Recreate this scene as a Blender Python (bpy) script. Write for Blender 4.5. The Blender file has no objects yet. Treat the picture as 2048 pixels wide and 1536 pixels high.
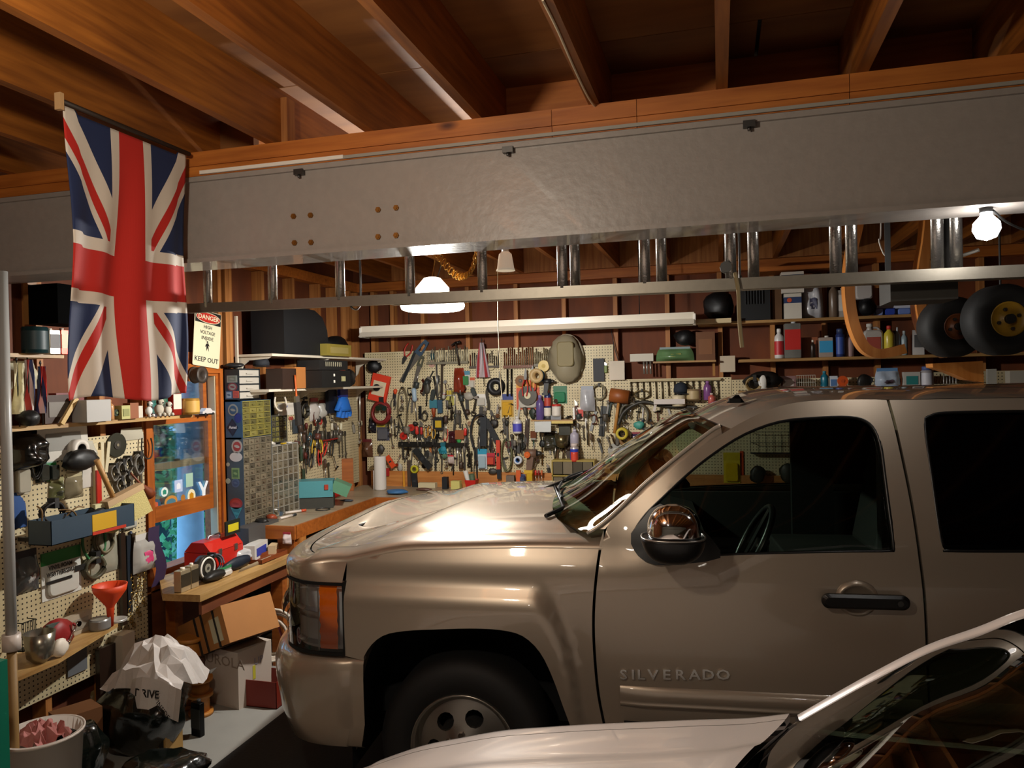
import bpy, math, random
from mathutils import Vector, Matrix
from mathutils.geometry import delaunay_2d_cdt
R = math.radians
PI = math.pi
random.seed(7)
SC = bpy.context.scene
COL = SC.collection
# ------------------------------------------------------------------ camera
F = 1500.0
YAW, PIT, ROL = R(15.5), R(0.35), R(1.25)
CAM = Vector((0, 0, 1.93))
_f = Vector((-math.sin(YAW)*math.cos(PIT), math.cos(YAW)*math.cos(PIT), -math.sin(PIT)))
_r0 = Vector((math.cos(YAW), math.sin(YAW), 0))
_u0 = _r0.cross(_f)
_r = _r0*math.cos(ROL) - _u0*math.sin(ROL)
_u = _u0*math.cos(ROL) + _r0*math.sin(ROL)
cam = bpy.data.objects.new('camera', bpy.data.cameras.new('camera'))
COL.objects.link(cam)
mw = Matrix((( _r.x, _u.x, -_f.x, CAM.x), (_r.y, _u.y, -_f.y, CAM.y), (_r.z, _u.z, -_f.z, CAM.z), (0, 0, 0, 1)))
cam.matrix_world = mw
cam.data.sensor_width = 36
cam.data.lens = F/2048*36
cam.data.clip_start = 0.02
SC.camera = cam
# ------------------------------------------------------------------ world, lights, exposure
W = bpy.data.worlds.new('evening_sky'); SC.world = W; W.use_nodes = True
bg = W.node_tree.nodes['Background']
bg.inputs[0].default_value = (0.24, 0.55, 1.0, 1)
bg.inputs[1].default_value = 2.6
SC.view_settings.view_transform = 'Standard'
SC.view_settings.look = 'None'
SC.view_settings.exposure = 0.0
SC.view_settings.gamma = 1.0
SC.view_settings.use_curve_mapping = False
def point_light(name, loc, power, color, radius):
    l = bpy.data.lights.new(name, 'POINT'); l.energy = power; l.color = color; l.shadow_soft_size = radius
    o = bpy.data.objects.new(name, l); o.location = loc; COL.objects.link(o); return o
WARM = (1.0, 0.88, 0.72)
point_light('ceiling_bulb_light', (-1.05, 0.80, 2.66), 62, WARM, 0.05)      # the lamp over the bay, just above the frame
point_light('rear_fill_light', (-0.65, -0.75, 2.75), 6.5, (1.0, 0.90, 0.78), 0.06)           # unseen fill light added behind the camera, mostly for the white car
LAMP_POS = (-1.646, 4.20, 2.425)
point_light('shop_lamp_light', (LAMP_POS[0], LAMP_POS[1], LAMP_POS[2]-0.075), 330, (1.0, 0.98, 0.93), 0.045)
BULB_POS = (0.83, 2.72, 2.385)
point_light('work_bulb_light', (BULB_POS[0], BULB_POS[1], BULB_POS[2]), 8, (1.0, 0.93, 0.85), 0.05)
# ------------------------------------------------------------------ projection helpers
def ray(px, py):
    return _f + _r*((px-1024)/F) - _u*((py-768)/F)
def onX(px, py, x):
    d = ray(px, py); return CAM + d*((x-CAM.x)/d.x)
def onY(px, py, y):
    d = ray(px, py); return CAM + d*((y-CAM.y)/d.y)
def onZ(px, py, z):
    d = ray(px, py); return CAM + d*((z-CAM.z)/d.z)
# ------------------------------------------------------------------ materials
def lin(c):
    if isinstance(c, str):
        c = c.lstrip('#'); c = [int(c[i:i+2], 16)/255 for i in (0, 2, 4)]
    return tuple(x/12.92 if x <= 0.04045 else ((x+0.055)/1.055)**2.4 for x in c[:3])
_mats = {}
def mat(color, rough=0.5, metal=0.0, coat=0.0, noise=0.0, bump=0.0, scale=30, emit=0.0, trans=0.0, name=None, spec=None):
    key = (str(color), rough, metal, coat, noise, bump, scale, emit, trans)
    if key in _mats: return _mats[key]
    m = bpy.data.materials.new(name or 'paint_%s' % str(color).strip('#').replace(' ', '')); m.use_nodes = True
    nt = m.node_tree; b = nt.nodes['Principled BSDF']
    c = lin(color)
    b.inputs['Base Color'].default_value = (*c, 1)
    b.inputs['Roughness'].default_value = rough
    b.inputs['Metallic'].default_value = metal
    b.inputs['Coat Weight'].default_value = coat
    b.inputs['Coat Roughness'].default_value = 0.04
    if spec is not None: b.inputs['Specular IOR Level'].default_value = spec
    if trans: b.inputs['Transmission Weight'].default_value = trans
    if emit:
        b.inputs['Emission Color'].default_value = (*c, 1); b.inputs['Emission Strength'].default_value = emit
    if noise or bump:
        tc = nt.nodes.new('ShaderNodeTexCoord'); n = nt.nodes.new('ShaderNodeTexNoise')
        n.inputs['Scale'].default_value = scale; n.inputs['Detail'].default_value = 4
        nt.links.new(tc.outputs['Object'], n.inputs['Vector'])
        if noise:
            mx = nt.nodes.new('ShaderNodeMix'); mx.data_type = 'RGBA'
            mx.inputs[6].default_value = (*[x*(1-noise) for x in c], 1)
            mx.inputs[7].default_value = (*[min(1, x*(1+noise)) for x in c], 1)
            nt.links.new(n.outputs['Fac'], mx.inputs[0]); nt.links.new(mx.outputs[2], b.inputs['Base Color'])
        if bump:
            bp = nt.nodes.new('ShaderNodeBump'); bp.inputs['Strength'].default_value = bump; bp.inputs['Distance'].default_value = 0.01
            nt.links.new(n.outputs['Fac'], bp.inputs['Height']); nt.links.new(bp.outputs['Normal'], b.inputs['Normal'])
    _mats[key] = m; return m
def wood(c1, c2, rough=0.6, axis='X', scale=3.0, knots=True, name='wood', stretch=14):
    key = ('wood', c1, c2, rough, axis, scale, knots, stretch)
    if key in _mats: return _mats[key]
    m = bpy.data.materials.new(name); m.use_nodes = True
    nt = m.node_tree; b = nt.nodes['Principled BSDF']; N = nt.nodes.new; L = nt.links.new
    b.inputs['Roughness'].default_value = rough
    tc = N('ShaderNodeTexCoord'); mp = N('ShaderNodeMapping')
    s = [stretch, stretch, stretch]; s['XYZ'.index(axis)] = 0.9
    mp.inputs['Scale'].default_value = s
    L(tc.outputs['Object'], mp.inputs['Vector'])
    oi = N('ShaderNodeObjectInfo'); ad = N('ShaderNodeVectorMath'); ad.operation = 'ADD'
    ml = N('ShaderNodeMath'); ml.operation = 'MULTIPLY'; ml.inputs[1].default_value = 37.0
    L(oi.outputs['Random'], ml.inputs[0]); L(mp.outputs[0], ad.inputs[0]); L(ml.outputs[0], ad.inputs[1])
    n = N('ShaderNodeTexNoise'); n.inputs['Scale'].default_value = scale; n.inputs['Detail'].default_value = 5; n.inputs['Distortion'].default_value = 0.15
    L(ad.outputs[0], n.inputs['Vector'])
    r = N('ShaderNodeValToRGB'); r.color_ramp.elements[0].position = 0.22; r.color_ramp.elements[1].position = 0.78
    r.color_ramp.elements[0].color = (*lin(c1), 1); r.color_ramp.elements[1].color = (*lin(c2), 1)
    L(n.outputs['Fac'], r.inputs[0])
    out = r.outputs[0]
    n2 = N('ShaderNodeTexNoise'); n2.inputs['Scale'].default_value = 2.2; n2.inputs['Detail'].default_value = 2
    L(tc.outputs['Object'], n2.inputs['Vector'])
    mx = N('ShaderNodeMix'); mx.data_type = 'RGBA'; mx.blend_type = 'MULTIPLY'; mx.inputs[0].default_value = 0.5
    r2 = N('ShaderNodeValToRGB'); r2.color_ramp.elements[0].position = 0.3; r2.color_ramp.elements[1].position = 0.6
    r2.color_ramp.elements[0].color = (0.45, 0.4, 0.35, 1); r2.color_ramp.elements[1].color = (1, 1, 1, 1)
    L(n2.outputs['Fac'], r2.inputs[0]); L(out, mx.inputs[6]); L(r2.outputs[0], mx.inputs[7]); out = mx.outputs[2]
    if knots:
        v = N('ShaderNodeTexVoronoi'); v.inputs['Scale'].default_value = 1.0
        mp2 = N('ShaderNodeMapping'); s2 = [5, 5, 5]; s2['XYZ'.index(axis)] = 2.2; mp2.inputs['Scale'].default_value = s2
        L(tc.outputs['Object'], mp2.inputs[0]); L(mp2.outputs[0], v.inputs['Vector'])
        r3 = N('ShaderNodeValToRGB'); r3.color_ramp.elements[0].position = 0.05; r3.color_ramp.elements[1].position = 0.12
        r3.color_ramp.elements[0].color = (0.2, 0.12, 0.07, 1); r3.color_ramp.elements[1].color = (1, 1, 1, 1)
        L(v.outputs['Distance'], r3.inputs[0])
        m3 = N('ShaderNodeMix'); m3.data_type = 'RGBA'; m3.blend_type = 'MULTIPLY'; m3.inputs[0].default_value = 1
        L(out, m3.inputs[6]); L(r3.outputs[0], m3.inputs[7]); out = m3.outputs[2]
    L(out, b.inputs['Base Color'])
    bp = N('ShaderNodeBump'); bp.inputs['Strength'].default_value = 0.15; bp.inputs['Distance'].default_value = 0.004
    L(n.outputs['Fac'], bp.inputs['Height']); L(bp.outputs[0], b.inputs['Normal'])
    _mats[key] = m; return m
def pegboard_mat():
    m = bpy.data.materials.new('pegboard_cream'); m.use_nodes = True
    nt = m.node_tree; b = nt.nodes['Principled BSDF']; N = nt.nodes.new; L = nt.links.new
    b.inputs['Roughness'].default_value = 0.55
    tc = N('ShaderNodeTexCoord'); sx = N('ShaderNodeSeparateXYZ'); L(tc.outputs['Object'], sx.inputs[0])
    def cell(o):
        a = N('ShaderNodeMath'); a.operation = 'DIVIDE'; a.inputs[1].default_value = 0.0254; L(o, a.inputs[0])
        f = N('ShaderNodeMath'); f.operation = 'FRACT'; L(a.outputs[0], f.inputs[0])
        s = N('ShaderNodeMath'); s.operation = 'SUBTRACT'; s.inputs[1].default_value = 0.5; L(f.outputs[0], s.inputs[0])
        q = N('ShaderNodeMath'); q.operation = 'POWER'; q.inputs[1].default_value = 2; L(s.outputs[0], q.inputs[0]); return q.outputs[0]
    ad = N('ShaderNodeMath'); ad.operation = 'ADD'; L(cell(sx.outputs[0]), ad.inputs[0]); L(cell(sx.outputs[2]), ad.inputs[1])
    lt = N('ShaderNodeMath'); lt.operation = 'LESS_THAN'; lt.inputs[1].default_value = 0.030; L(ad.outputs[0], lt.inputs[0])
    n = N('ShaderNodeTexNoise'); n.inputs['Scale'].default_value = 3; L(tc.outputs['Object'], n.inputs[0])
    r = N('ShaderNodeValToRGB'); r.color_ramp.elements[0].color = (*lin('#b3a27c'), 1); r.color_ramp.elements[1].color = (*lin('#d2c39c'), 1)
    r.color_ramp.elements[0].position = .3; r.color_ramp.elements[1].position = .65
    L(n.outputs['Fac'], r.inputs[0])
    mx = N('ShaderNodeMix'); mx.data_type = 'RGBA'; mx.inputs[7].default_value = (0.012, 0.008, 0.005, 1)
    L(lt.outputs[0], mx.inputs[0]); L(r.outputs[0], mx.inputs[6]); L(mx.outputs[2], b.inputs['Base Color'])
    return m
def glass_mat(name, tint=(0.8, 0.9, 0.85), rough=0.0, refl=1.0, opaque=0.0):
    m = bpy.data.materials.new(name); m.use_nodes = True
    nt = m.node_tree; nt.nodes.remove(nt.nodes['Principled BSDF']); N = nt.nodes.new; L = nt.links.new
    out = nt.nodes['Material Output']
    t = N('ShaderNodeBsdfTransparent'); t.inputs[0].default_value = (*tint, 1)
    g = N('ShaderNodeBsdfGlossy'); g.inputs['Roughness'].default_value = rough; g.inputs[0].default_value = (1, 1, 1, 1)
    fr = N('ShaderNodeFresnel'); fr.inputs[0].default_value = 1.5
    ml = N('ShaderNodeMath'); ml.operation = 'MULTIPLY'; ml.inputs[1].default_value = refl; ml.use_clamp = True
    L(fr.outputs[0], ml.inputs[0])
    mx = N('ShaderNodeMixShader'); L(ml.outputs[0], mx.inputs[0]); L(t.outputs[0], mx.inputs[1]); L(g.outputs[0], mx.inputs[2])
    L(mx.outputs[0], out.inputs[0]); return m
# ------------------------------------------------------------------ mesh builder
def cr(pts, n=6, closed=False):
    """Catmull-Rom through points of any dimension."""
    P = [Vector(p) for p in pts]; out = []; m = len(P)
    segs = m if closed else m-1
    for i in range(segs):
        p1, p2 = P[i], P[(i+1) % m]
        p0 = P[(i-1) % m] if (closed or i > 0) else p1*2-p2
        p3 = P[(i+2) % m] if (closed or i+2 < m) else p2*2-p1
        for k in range(n):
            t = k/n
            out.append(0.5*((2*p1)+(p2-p0)*t+(2*p0-5*p1+4*p2-p3)*t*t+(3*p1-p0-3*p2+p3)*t**3))
    if not closed: out.append(P[-1].copy())
    return out
class MB:
    def __init__(s): s.v = []; s.f = []; s.X = None; s.sm = []; s.cur = False
    def add(s, vs, fs, smooth=None):
        o = len(s.v)
        for p in vs:
            p = Vector(p)
            s.v.append(s.X @ p if s.X else p)
        for f in fs:
            s.f.append([i+o for i in f]); s.sm.append(s.cur if smooth is None else smooth)
        return s
    def box(s, x0, x1, y0, y1, z0, z1):
        return s.add([(x0,y0,z0),(x1,y0,z0),(x1,y1,z0),(x0,y1,z0),(x0,y0,z1),(x1,y0,z1),(x1,y1,z1),(x0,y1,z1)],
                     [(0,3,2,1),(4,5,6,7),(0,1,5,4),(1,2,6,5),(2,3,7,6),(3,0,4,7)], False)
    def cbox(s, cx, cy, cz, w, d, h, rot=0.0, axis='Z'):
        M = Matrix.Translation((cx, cy, cz)) @ Matrix.Rotation(rot, 4, axis)
        a, b, c = w/2, d/2, h/2
        vs = [M @ Vector(p) for p in [(-a,-b,-c),(a,-b,-c),(a,b,-c),(-a,b,-c),(-a,-b,c),(a,-b,c),(a,b,c),(-a,b,c)]]
        return s.add(vs, [(0,3,2,1),(4,5,6,7),(0,1,5,4),(1,2,6,5),(2,3,7,6),(3,0,4,7)], False)
    def rbox(s, cx, cy, cz, w, d, h, r=0.01, n=3):
        """box with rounded outline in XZ and softened front/back edges"""
        r = min(r, w/2*0.99, h/2*0.99)
        pts = []
        for (sx, sz, a0) in ((1,1,0),(-1,1,90),(-1,-1,180),(1,-1,270)):
            for k in range(n+1):
                a = R(a0+90*k/n); pts.append((sx*(w/2-r)+r*math.cos(a), sz*(h/2-r)+r*math.sin(a)))
        m = len(pts); e = min(r*0.4, d*0.3)
        rings = []
        for (yy, sc) in ((-d/2, e), (-d/2+e, 0), (d/2-e, 0), (d/2, e)):
            rings.append([(cx+x*(1-sc/(w/2)), cy+yy, cz+z*(1-sc/(h/2))) for x, z in pts])
        vs = [p for rg in rings for p in rg]; fs = []
        for k in range(3):
            for i in range(m):
                j = (i+1) % m; fs.append((k*m+i, k*m+j, (k+1)*m+j, (k+1)*m+i))
        fs.append(list(range(m))); fs.append([3*m+i for i in range(m)][::-1])
        return s.add(vs, fs, False)
    def prism(s, pts, y0, y1, smooth=False):
        """polygon in XZ extruded along Y"""
        a = sum(pts[i][0]*pts[(i+1)%len(pts)][1]-pts[(i+1)%len(pts)][0]*pts[i][1] for i in range(len(pts)))
        if a < 0: pts = pts[::-1]
        n = len(pts)
        vs = [(p[0], y0, p[1]) for p in pts]+[(p[0], y1, p[1]) for p in pts]
        fs = [list(range(n)), [n+i for i in range(n)][::-1]]
        o = [(i, n+i, n+(i+1)%n, (i+1)%n) for i in range(n)]
        s.add(vs, fs, False); b = len(s.v)-2*n
        for q in o: s.f.append([i+b for i in q]); s.sm.append(smooth)
        return s
    def lathe(s, prof, n=16, M=None, smooth=True, cap=True):
        """profile [(r,z)] about local Z"""
        vs = []; fs = []; k = len(prof)
        for i in range(n):
            a = 2*PI*i/n; c, q = math.cos(a), math.sin(a)
            for r, z in prof:
                p = Vector((r*c, r*q, z)); vs.append(M @ p if M else p)
        for i in range(n):
            j = (i+1) % n
            for t in range(k-1): fs.append((i*k+t, j*k+t, j*k+t+1, i*k+t+1))
        s.add(vs, fs, smooth)
        if cap:
            b = len(s.v)-n*k
            if prof[0][0] > 1e-5: s.f.append([b+i*k for i in range(n)][::-1]); s.sm.append(False)
            if prof[-1][0] > 1e-5: s.f.append([b+i*k+k-1 for i in range(n)]); s.sm.append(False)
        return s
    def cyl(s, p0, p1, r0, r1=None, n=10, smooth=True):
        r1 = r0 if r1 is None else r1
        p0, p1 = Vector(p0), Vector(p1); d = p1-p0; L = d.length
        if L < 1e-7: return s
        M = Matrix.Translation(p0) @ d.to_track_quat('Z', 'Y').to_matrix().to_4x4()
        return s.lathe([(r0, 0), (r1, L)], n, M, smooth)
    def sphere(s, c, r, sx=1, sy=1, sz=1, n=12, m=8):
        prof = [(max(1e-6, math.sin(PI*i/m)), -math.cos(PI*i/m)) for i in range(m+1)]
        return s.lathe(prof, n, Matrix.Translation(c) @ Matrix.Diagonal((r*sx, r*sy, r*sz, 1)), True, False)
    def tube(s, pts, r, n=6, closed=False, taper=None):
        P = [Vector(p) for p in pts]; m = len(P); vs = []; fs = []
        up = Vector((0.13, 0.21, 0.97))
        for i, p in enumerate(P):
            t = (P[(i+1) % m]-P[i-1]) if (closed or 0 < i < m-1) else (P[1]-P[0] if i == 0 else P[-1]-P[-2])
            if t.length < 1e-9: t = Vector((0, 0, 1))
            t.normalize(); a = t.cross(up)
            if a.length < 0.05: a = t.cross(Vector((1, 0, 0)))
            a.normalize(); b = t.cross(a); rr = r if taper is None else r*taper(i/(m-1))
            for k in range(n):
                q = 2*PI*k/n; vs.append(p+a*(rr*math.cos(q))+b*(rr*math.sin(q)))
        for i in range(m if closed else m-1):
            j = (i+1) % m
            for k in range(n): l = (k+1) % n; fs.append((i*n+k, i*n+l, j*n+l, j*n+k))
        if not closed: fs.append(list(range(n))); fs.append([(m-1)*n+k for k in range(n)][::-1])
        return s.add(vs, fs, True)
    def ring(s, c, r, t, n=20, m=8, axis='Y', sq=1.0):
        prof = [(r+t*math.cos(2*PI*i/m), t*sq*math.sin(2*PI*i/m)) for i in range(m+1)]
        M = Matrix.Translation(c)
        if axis == 'Y': M = M @ Matrix.Rotation(R(90), 4, 'X')
        if axis == 'X': M = M @ Matrix.Rotation(R(90), 4, 'Y')
        return s.lathe(prof, n, M, True, False)
    def grid(s, nu, nv, fn, smooth=True, flip=False):
        vs = [fn(i/(nu-1), j/(nv-1)) for i in range(nu) for j in range(nv)]; fs = []
        for i in range(nu-1):
            for j in range(nv-1):
                q = (i*nv+j, (i+1)*nv+j, (i+1)*nv+j+1, i*nv+j+1); fs.append(q[::-1] if flip else q)
        return s.add(vs, fs, smooth)
    def mesh(s, name):
        me = bpy.data.meshes.new(name)
        me.from_pydata([tuple(p) for p in s.v], [], s.f)
        me.polygons.foreach_set('use_smooth', s.sm); me.update(); return me
def mk(name, mb, m, parent=None, M=None):
    me = mb.mesh(name) if isinstance(mb, MB) else mb
    if not me.materials and m: me.materials.append(m)
    o = bpy.data.objects.new(name, me); COL.objects.link(o)
    if parent: o.parent = parent
    if M is not None: o.matrix_local = M
    return o
def tag(o, label, cat, group=None):
    o['label'] = label; o['category'] = cat
    if group: o['group'] = group
    return o
def thing(name, label, cat, M=None, group=None):
    o = bpy.data.objects.new(name, None); COL.objects.link(o); o.empty_display_size = 0.05
    if M is not None: o.matrix_world = M
    return tag(o, label, cat, group)
def struct(name, mb, m, parent=None, M=None):
    o = mk(name, mb, m, parent, M)
    if not parent: o['kind'] = 'structure'
    return o
def T(x, y, z): return Matrix.Translation((x, y, z))
def RZ(a): return Matrix.Rotation(a, 4, 'Z')
def RX(a): return Matrix.Rotation(a, 4, 'X')
def RY(a): return Matrix.Rotation(a, 4, 'Y')
_txt = {}
def text(parent, s, size, M, m, name='lettering', ext=0.0005, align='CENTER', bold=0.0, sx=1.0, fit=None):
    c = bpy.data.curves.new(name, 'FONT'); c.body = s; c.size = size; c.extrude = ext; c.align_x = align; c.align_y = 'CENTER'
    c.offset = bold; c.resolution_u = 2
    c.materials.append(m)
    o = bpy.data.objects.new(name, c); COL.objects.link(o); o.parent = parent
    me = bpy.data.meshes.new_from_object(o); bpy.data.objects.remove(o); bpy.data.curves.remove(c)
    o = bpy.data.objects.new(name, me); COL.objects.link(o); o.parent = parent
    if fit:
        xs_ = [v.co.x for v in me.vertices]; sx = fit/(max(xs_)-min(xs_))
    # local text plane XY -> local XZ facing -Y
    o.matrix_local = M @ RX(R(90)) @ Matrix.Diagonal((sx, 1, 1, 1)); return o
def bevel(o, w, n=2):
    b = o.modifiers.new('soft_edge', 'BEVEL'); b.width = w; b.segments = n; b.limit_method = 'ANGLE'; b.angle_limit = R(40); return o
# ------------------------------------------------------------------ shared materials
XL, YB, XR, YF, ZJ = -3.4, 6.68, 4.6, -3.4, 2.90
JH = 0.235
M_joist = wood('#6e3a10', '#b06a24', 0.55, 'Y', 3.0, name='joist_pine')
M_nailer = wood('#a0541c', '#cf7e34', 0.5, 'X', 3.0, name='nailer_pine')
M_stud = wood('#8a4c1c', '#c98a4a', 0.6, 'Z', 3.0, name='stud_pine')
M_ply = wood('#5c2c10', '#8a4a1e', 0.7, 'Y', 2.0, knots=False, name='plywood', stretch=6)
M_deck = wood('#6b3d16', '#a86f35', 0.7, 'X', 1.2, knots=False, name='subfloor_plywood', stretch=5)
M_sheath = wood('#54280c', '#7d3e16', 0.75, 'Z', 2.0, knots=False, name='sheathing', stretch=4)
M_trim = wood('#8a4312', '#c06a24', 0.42, 'Z', 3.0, knots=False, name='varnished_trim')
M_trimY = wood('#8a4312', '#bb6824', 0.42, 'Y', 3.0, knots=False, name='varnished_trim_long')
M_shelf = wood('#9a713c', '#c9a468', 0.5, 'Y', 3.0, knots=False, name='shelf_board')
M_shelfX = wood('#8a6236', '#bb9258', 0.5, 'X', 3.0, knots=False, name='shelf_board_long')
M_bench = wood('#8f7d66', '#b3a184', 0.35, 'X', 2.0, knots=False, name='bench_top')
M_benchedge = wood('#8a4412', '#b86a2a', 0.45, 'X', 3.0, knots=False, name='bench_edge')
M_peg = pegboard_mat()
M_floor = mat('#8f8d86', 0.55, noise=0.12, bump=0.05, scale=5, name='painted_concrete')
M_white = mat('#e8e2d6', 0.45)
M_black = mat('#0c0b0b', 0.55)
M_dark = mat('#1c1a18', 0.6)
M_steel = mat('#b9b6b0', 0.32, 0.95)
M_steeld = mat('#5d5c5a', 0.4, 0.9)
M_chrome = mat('#e6e6e6', 0.08, 1.0)
M_alu = mat('#8f897d', 0.42, 0.75, noise=0.12, scale=40)
# ------------------------------------------------------------------ floor, ceiling, walls
struct('floor', MB().box(XL-0.15, XR+0.1, YF-0.1, YB+0.15, -0.1, 0), M_floor)
ceil = struct('ceiling', MB().box(XL-0.15, XR+0.1, YF-0.1, YB+0.15, ZJ+JH+0.02, ZJ+JH+0.06), M_dark)
# plywood sheets of the subfloor, each a panel; joints across the joists
deck_me = None
k = 0
y = YF
while y < YB:
    x = XL-0.1 - (1.22 if k % 2 else 0)
    while x < XR:
        x0, x1 = max(x, XL-0.12), min(x+2.43, XR+0.05)
        if x1 > x0:
            mk('panel', MB().box(x0+0.002, x1-0.002, y+0.002, min(y+1.216, YB+0.1), ZJ+JH, ZJ+JH+0.019), M_deck, ceil)
        x += 2.44
    y += 1.22; k += 1
JX = [-3.06+0.0+0.4375*i for i in range(18)]
JX = [x+0.0 for x in JX]
# measured joists: -2.18(flag), -1.745, -1.306 ... spacing .4375 : left edge -1.745 -> centre -1.725
JX = [-1.7245+0.4375*i for i in range(-4, 15)]
JX = [x for x in JX if XL < x < XR]
jm = MB().box(-0.019, 0.019, YF, YB+0.05, 0, JH).mesh('joist')
jm.materials.append(M_joist)
for x in JX:
    mk('joist', jm, None, ceil, T(x, 0, ZJ))
# short blocking and cut stubs standing on the nailer between joists
bm_ = MB().box(-0.2, 0.2, -0.019, 0.019, 0, JH).mesh('blocking'); bm_.materials.append(M_nailer)
for x in JX[2:]:
    if x > -1.2: mk('blocking', bm_, None, ceil, T(x+0.219, 2.98 if int(x*10) % 2 else 3.02, ZJ))
blk2 = MB().box(-0.2, 0.2, -0.019, 0.019, 0, JH).mesh('blocking'); blk2.materials.append(M_stud)
for x in JX: mk('blocking', blk2, None, ceil, T(x+0.219, YB-0.02, ZJ))
st = MB().box(-0.022, 0.022, -0.03, 0.03, 0, 0.20).mesh('wood_block'); st.materials.append(M_stud)
p = onY(574, 300, 2.74); mk('wood_block', st, None, ceil, T(p.x, 2.74, ZJ))
p = onY(398, 318, 2.80); mk('wood_block', MB().box(-0.10, 0.10, -0.02, 0.02, 0, 0.22), M_deck, ceil, T(p.x+0.1, 2.93, ZJ))
# back wall ---------------------------------------------------------
wb = struct('wall_back', MB().box(XL-0.15, XR+0.1, YB+0.09, YB+0.12, 0, ZJ+JH), M_sheath)
sm_ = MB().box(-0.019, 0.019, 0, 0.089, 0, 1).mesh('stud'); sm_.materials.append(M_stud)
def stud(x, w=1.0, z0=0.04, z1=ZJ-0.09):
    mk('stud', sm_, None, wb, T(x, YB, z0) @ Matrix.Diagonal((w, 1, z1-z0, 1)))
for px in (745, 784, 845, 935, 1032, 1128, 1231, 1335, 1440, 1545, 1650, 1755, 1860, 1965, 2065):
    p = onY(px, 650, YB); stud(p.x)
mk('top_plate', MB().box(XL, XR, YB, YB+0.089, ZJ-0.085, ZJ-0.002), M_nailer, wb)
mk('bottom_plate', MB().box(XL, XR, YB, YB+0.089, 0, 0.04), M_nailer, wb)
# right and front walls (outside the frame)
struct('wall_right', MB().box(XR, XR+0.12, YF-0.1, YB+0.15, 0, ZJ+JH), M_sheath)
struct('wall_front', MB().box(XL-0.15, XR+0.1, YF-0.12, YF, 0, ZJ+JH), mat('#8a8578', 0.6, name='garage_door_paint'))
# left wall with window opening ------------------------------------
WY0, WY1, WZ0, WZ1 = 3.865, 4.53, 0.76, 2.02          # window opening
wl = struct('wall_left', MB().box(XL-0.12, XL-0.09, YF-0.1, WY0, 0, ZJ+JH).box(XL-0.12, XL-0.09, WY1, YB+0.12, 0, ZJ+JH)
            .box(XL-0.12, XL-0.09, WY0, WY1, 0, WZ0).box(XL-0.12, XL-0.09, WY0, WY1, WZ1, ZJ+JH), M_sheath)
sl_ = MB().box(0, 0.089, -0.019, 0.019, 0, 1).mesh('stud'); sl_.materials.append(M_stud)
def lstud(y, z0=0.04, z1=ZJ-0.09):
    mk('stud', sl_, None, wl, T(XL-0.089, y, z0) @ Matrix.Diagonal((1, 1, z1-z0, 1)))
for y in (-3.0, -2.4, -1.8, -1.2, -0.6, 0, 0.6, 1.2, 1.8, 2.3, 2.72, 3.1, 3.5, WY0-0.04, WY1+0.04): lstud(y)
for px in (455, 462, 527, 588, 640, 672, 700, 716):
    p = onX(px, 640, XL); lstud(p.y)
lstud(4.05, WZ1+0.14); lstud(4.2, WZ1+0.14)
mk('top_plate', MB().box(XL-0.089, XL, YF, YB, ZJ-0.085, ZJ-0.002), M_nailer, wl)
mk('header', MB().box(XL-0.089, XL-0.002, WY0-0.06, WY1+0.06, WZ1+0.005, WZ1+0.14), M_trimY, wl)
mk('sill_block', MB().box(XL-0.089, XL, WY0-0.06, WY1+0.06, WZ0-0.09, WZ0-0.0), M_trimY, wl)
mk('lower_panel', MB().box(XL-0.012, XL, 3.72, YB, 0.02, 0.66), M_ply, wl)
# window -----------------------------------------------------------
M_glass = glass_mat('window_glass', (0.92, 0.96, 0.97), refl=0.6)
win = struct('window_1', MB().box(XL-0.115, XL+0.0, WY0, WY0+0.025, WZ0, WZ1).box(XL-0.115, XL, WY1-0.025, WY1, WZ0, WZ1)
             .box(XL-0.115, XL, WY0+.025, WY1-.025, WZ1-0.02, WZ1).box(XL-0.115, XL, WY0+.025, WY1-.025, WZ0, WZ0+0.02), M_trimY)
mk('casing', MB().box(XL, XL+0.018, WY1, WY1+0.062, WZ0-0.05, WZ1+0.03), M_trim, win)
mk('casing', MB().box(XL, XL+0.018, WY0-0.05, WY0, WZ0-0.05, WZ1+0.03), M_trim, win)
mk('casing', MB().box(XL, XL+0.018, WY0, WY1, WZ1, WZ1+0.06), M_trimY, win)
mk('window_track', MB().box(XL-0.06, XL-0.005, WY1-0.036, WY1-0.026, WZ0+0.02, WZ1-0.02), mat('#b8a888', 0.5), win)
def sash(x, z0, z1, rb, rt, m, rail=None, st=0.04):
    f = mk('sash', MB().box(x-0.015, x+0.015, WY0+0.026, WY0+0.026+st, z0, z1).box(x-0.015, x+0.015, WY1-0.04-st, WY1-0.04, z0, z1)
       .box(x-0.015, x+0.015, WY0+0.026+st, WY1-0.04-st, z1-rt, z1), m, win)
    mk('rail', MB().box(x-0.016, x+0.016, WY0+0.026+st, WY1-0.04-st, z0, z0+rb), rail or m, f)
    mk('pane', MB().box(x-0.003, x+0.003, WY0+0.026+st, WY1-0.04-st, z0+rb, z1-rt), M_glass, f)
    return f
zt = lambda px, py: onX(px, py, XL).z
z_mr = zt(350, 930)
sash(XL-0.082, z_mr-0.03, WZ1-0.02, 0.045, 0.035, M_trimY, mat('#8a7458', 0.5), 0.035)     # upper sash
zs0, zs1 = zt(400, 1025), zt(370, 832)
lower = sash(XL-0.045, zs0, zs1, 0.10, 0.045, M_trimY)
mk('lock', MB().box(XL-0.075, XL-0.06, 4.16, 4.2, z_mr+0.015, z_mr+0.03), M_dark, win)
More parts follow.
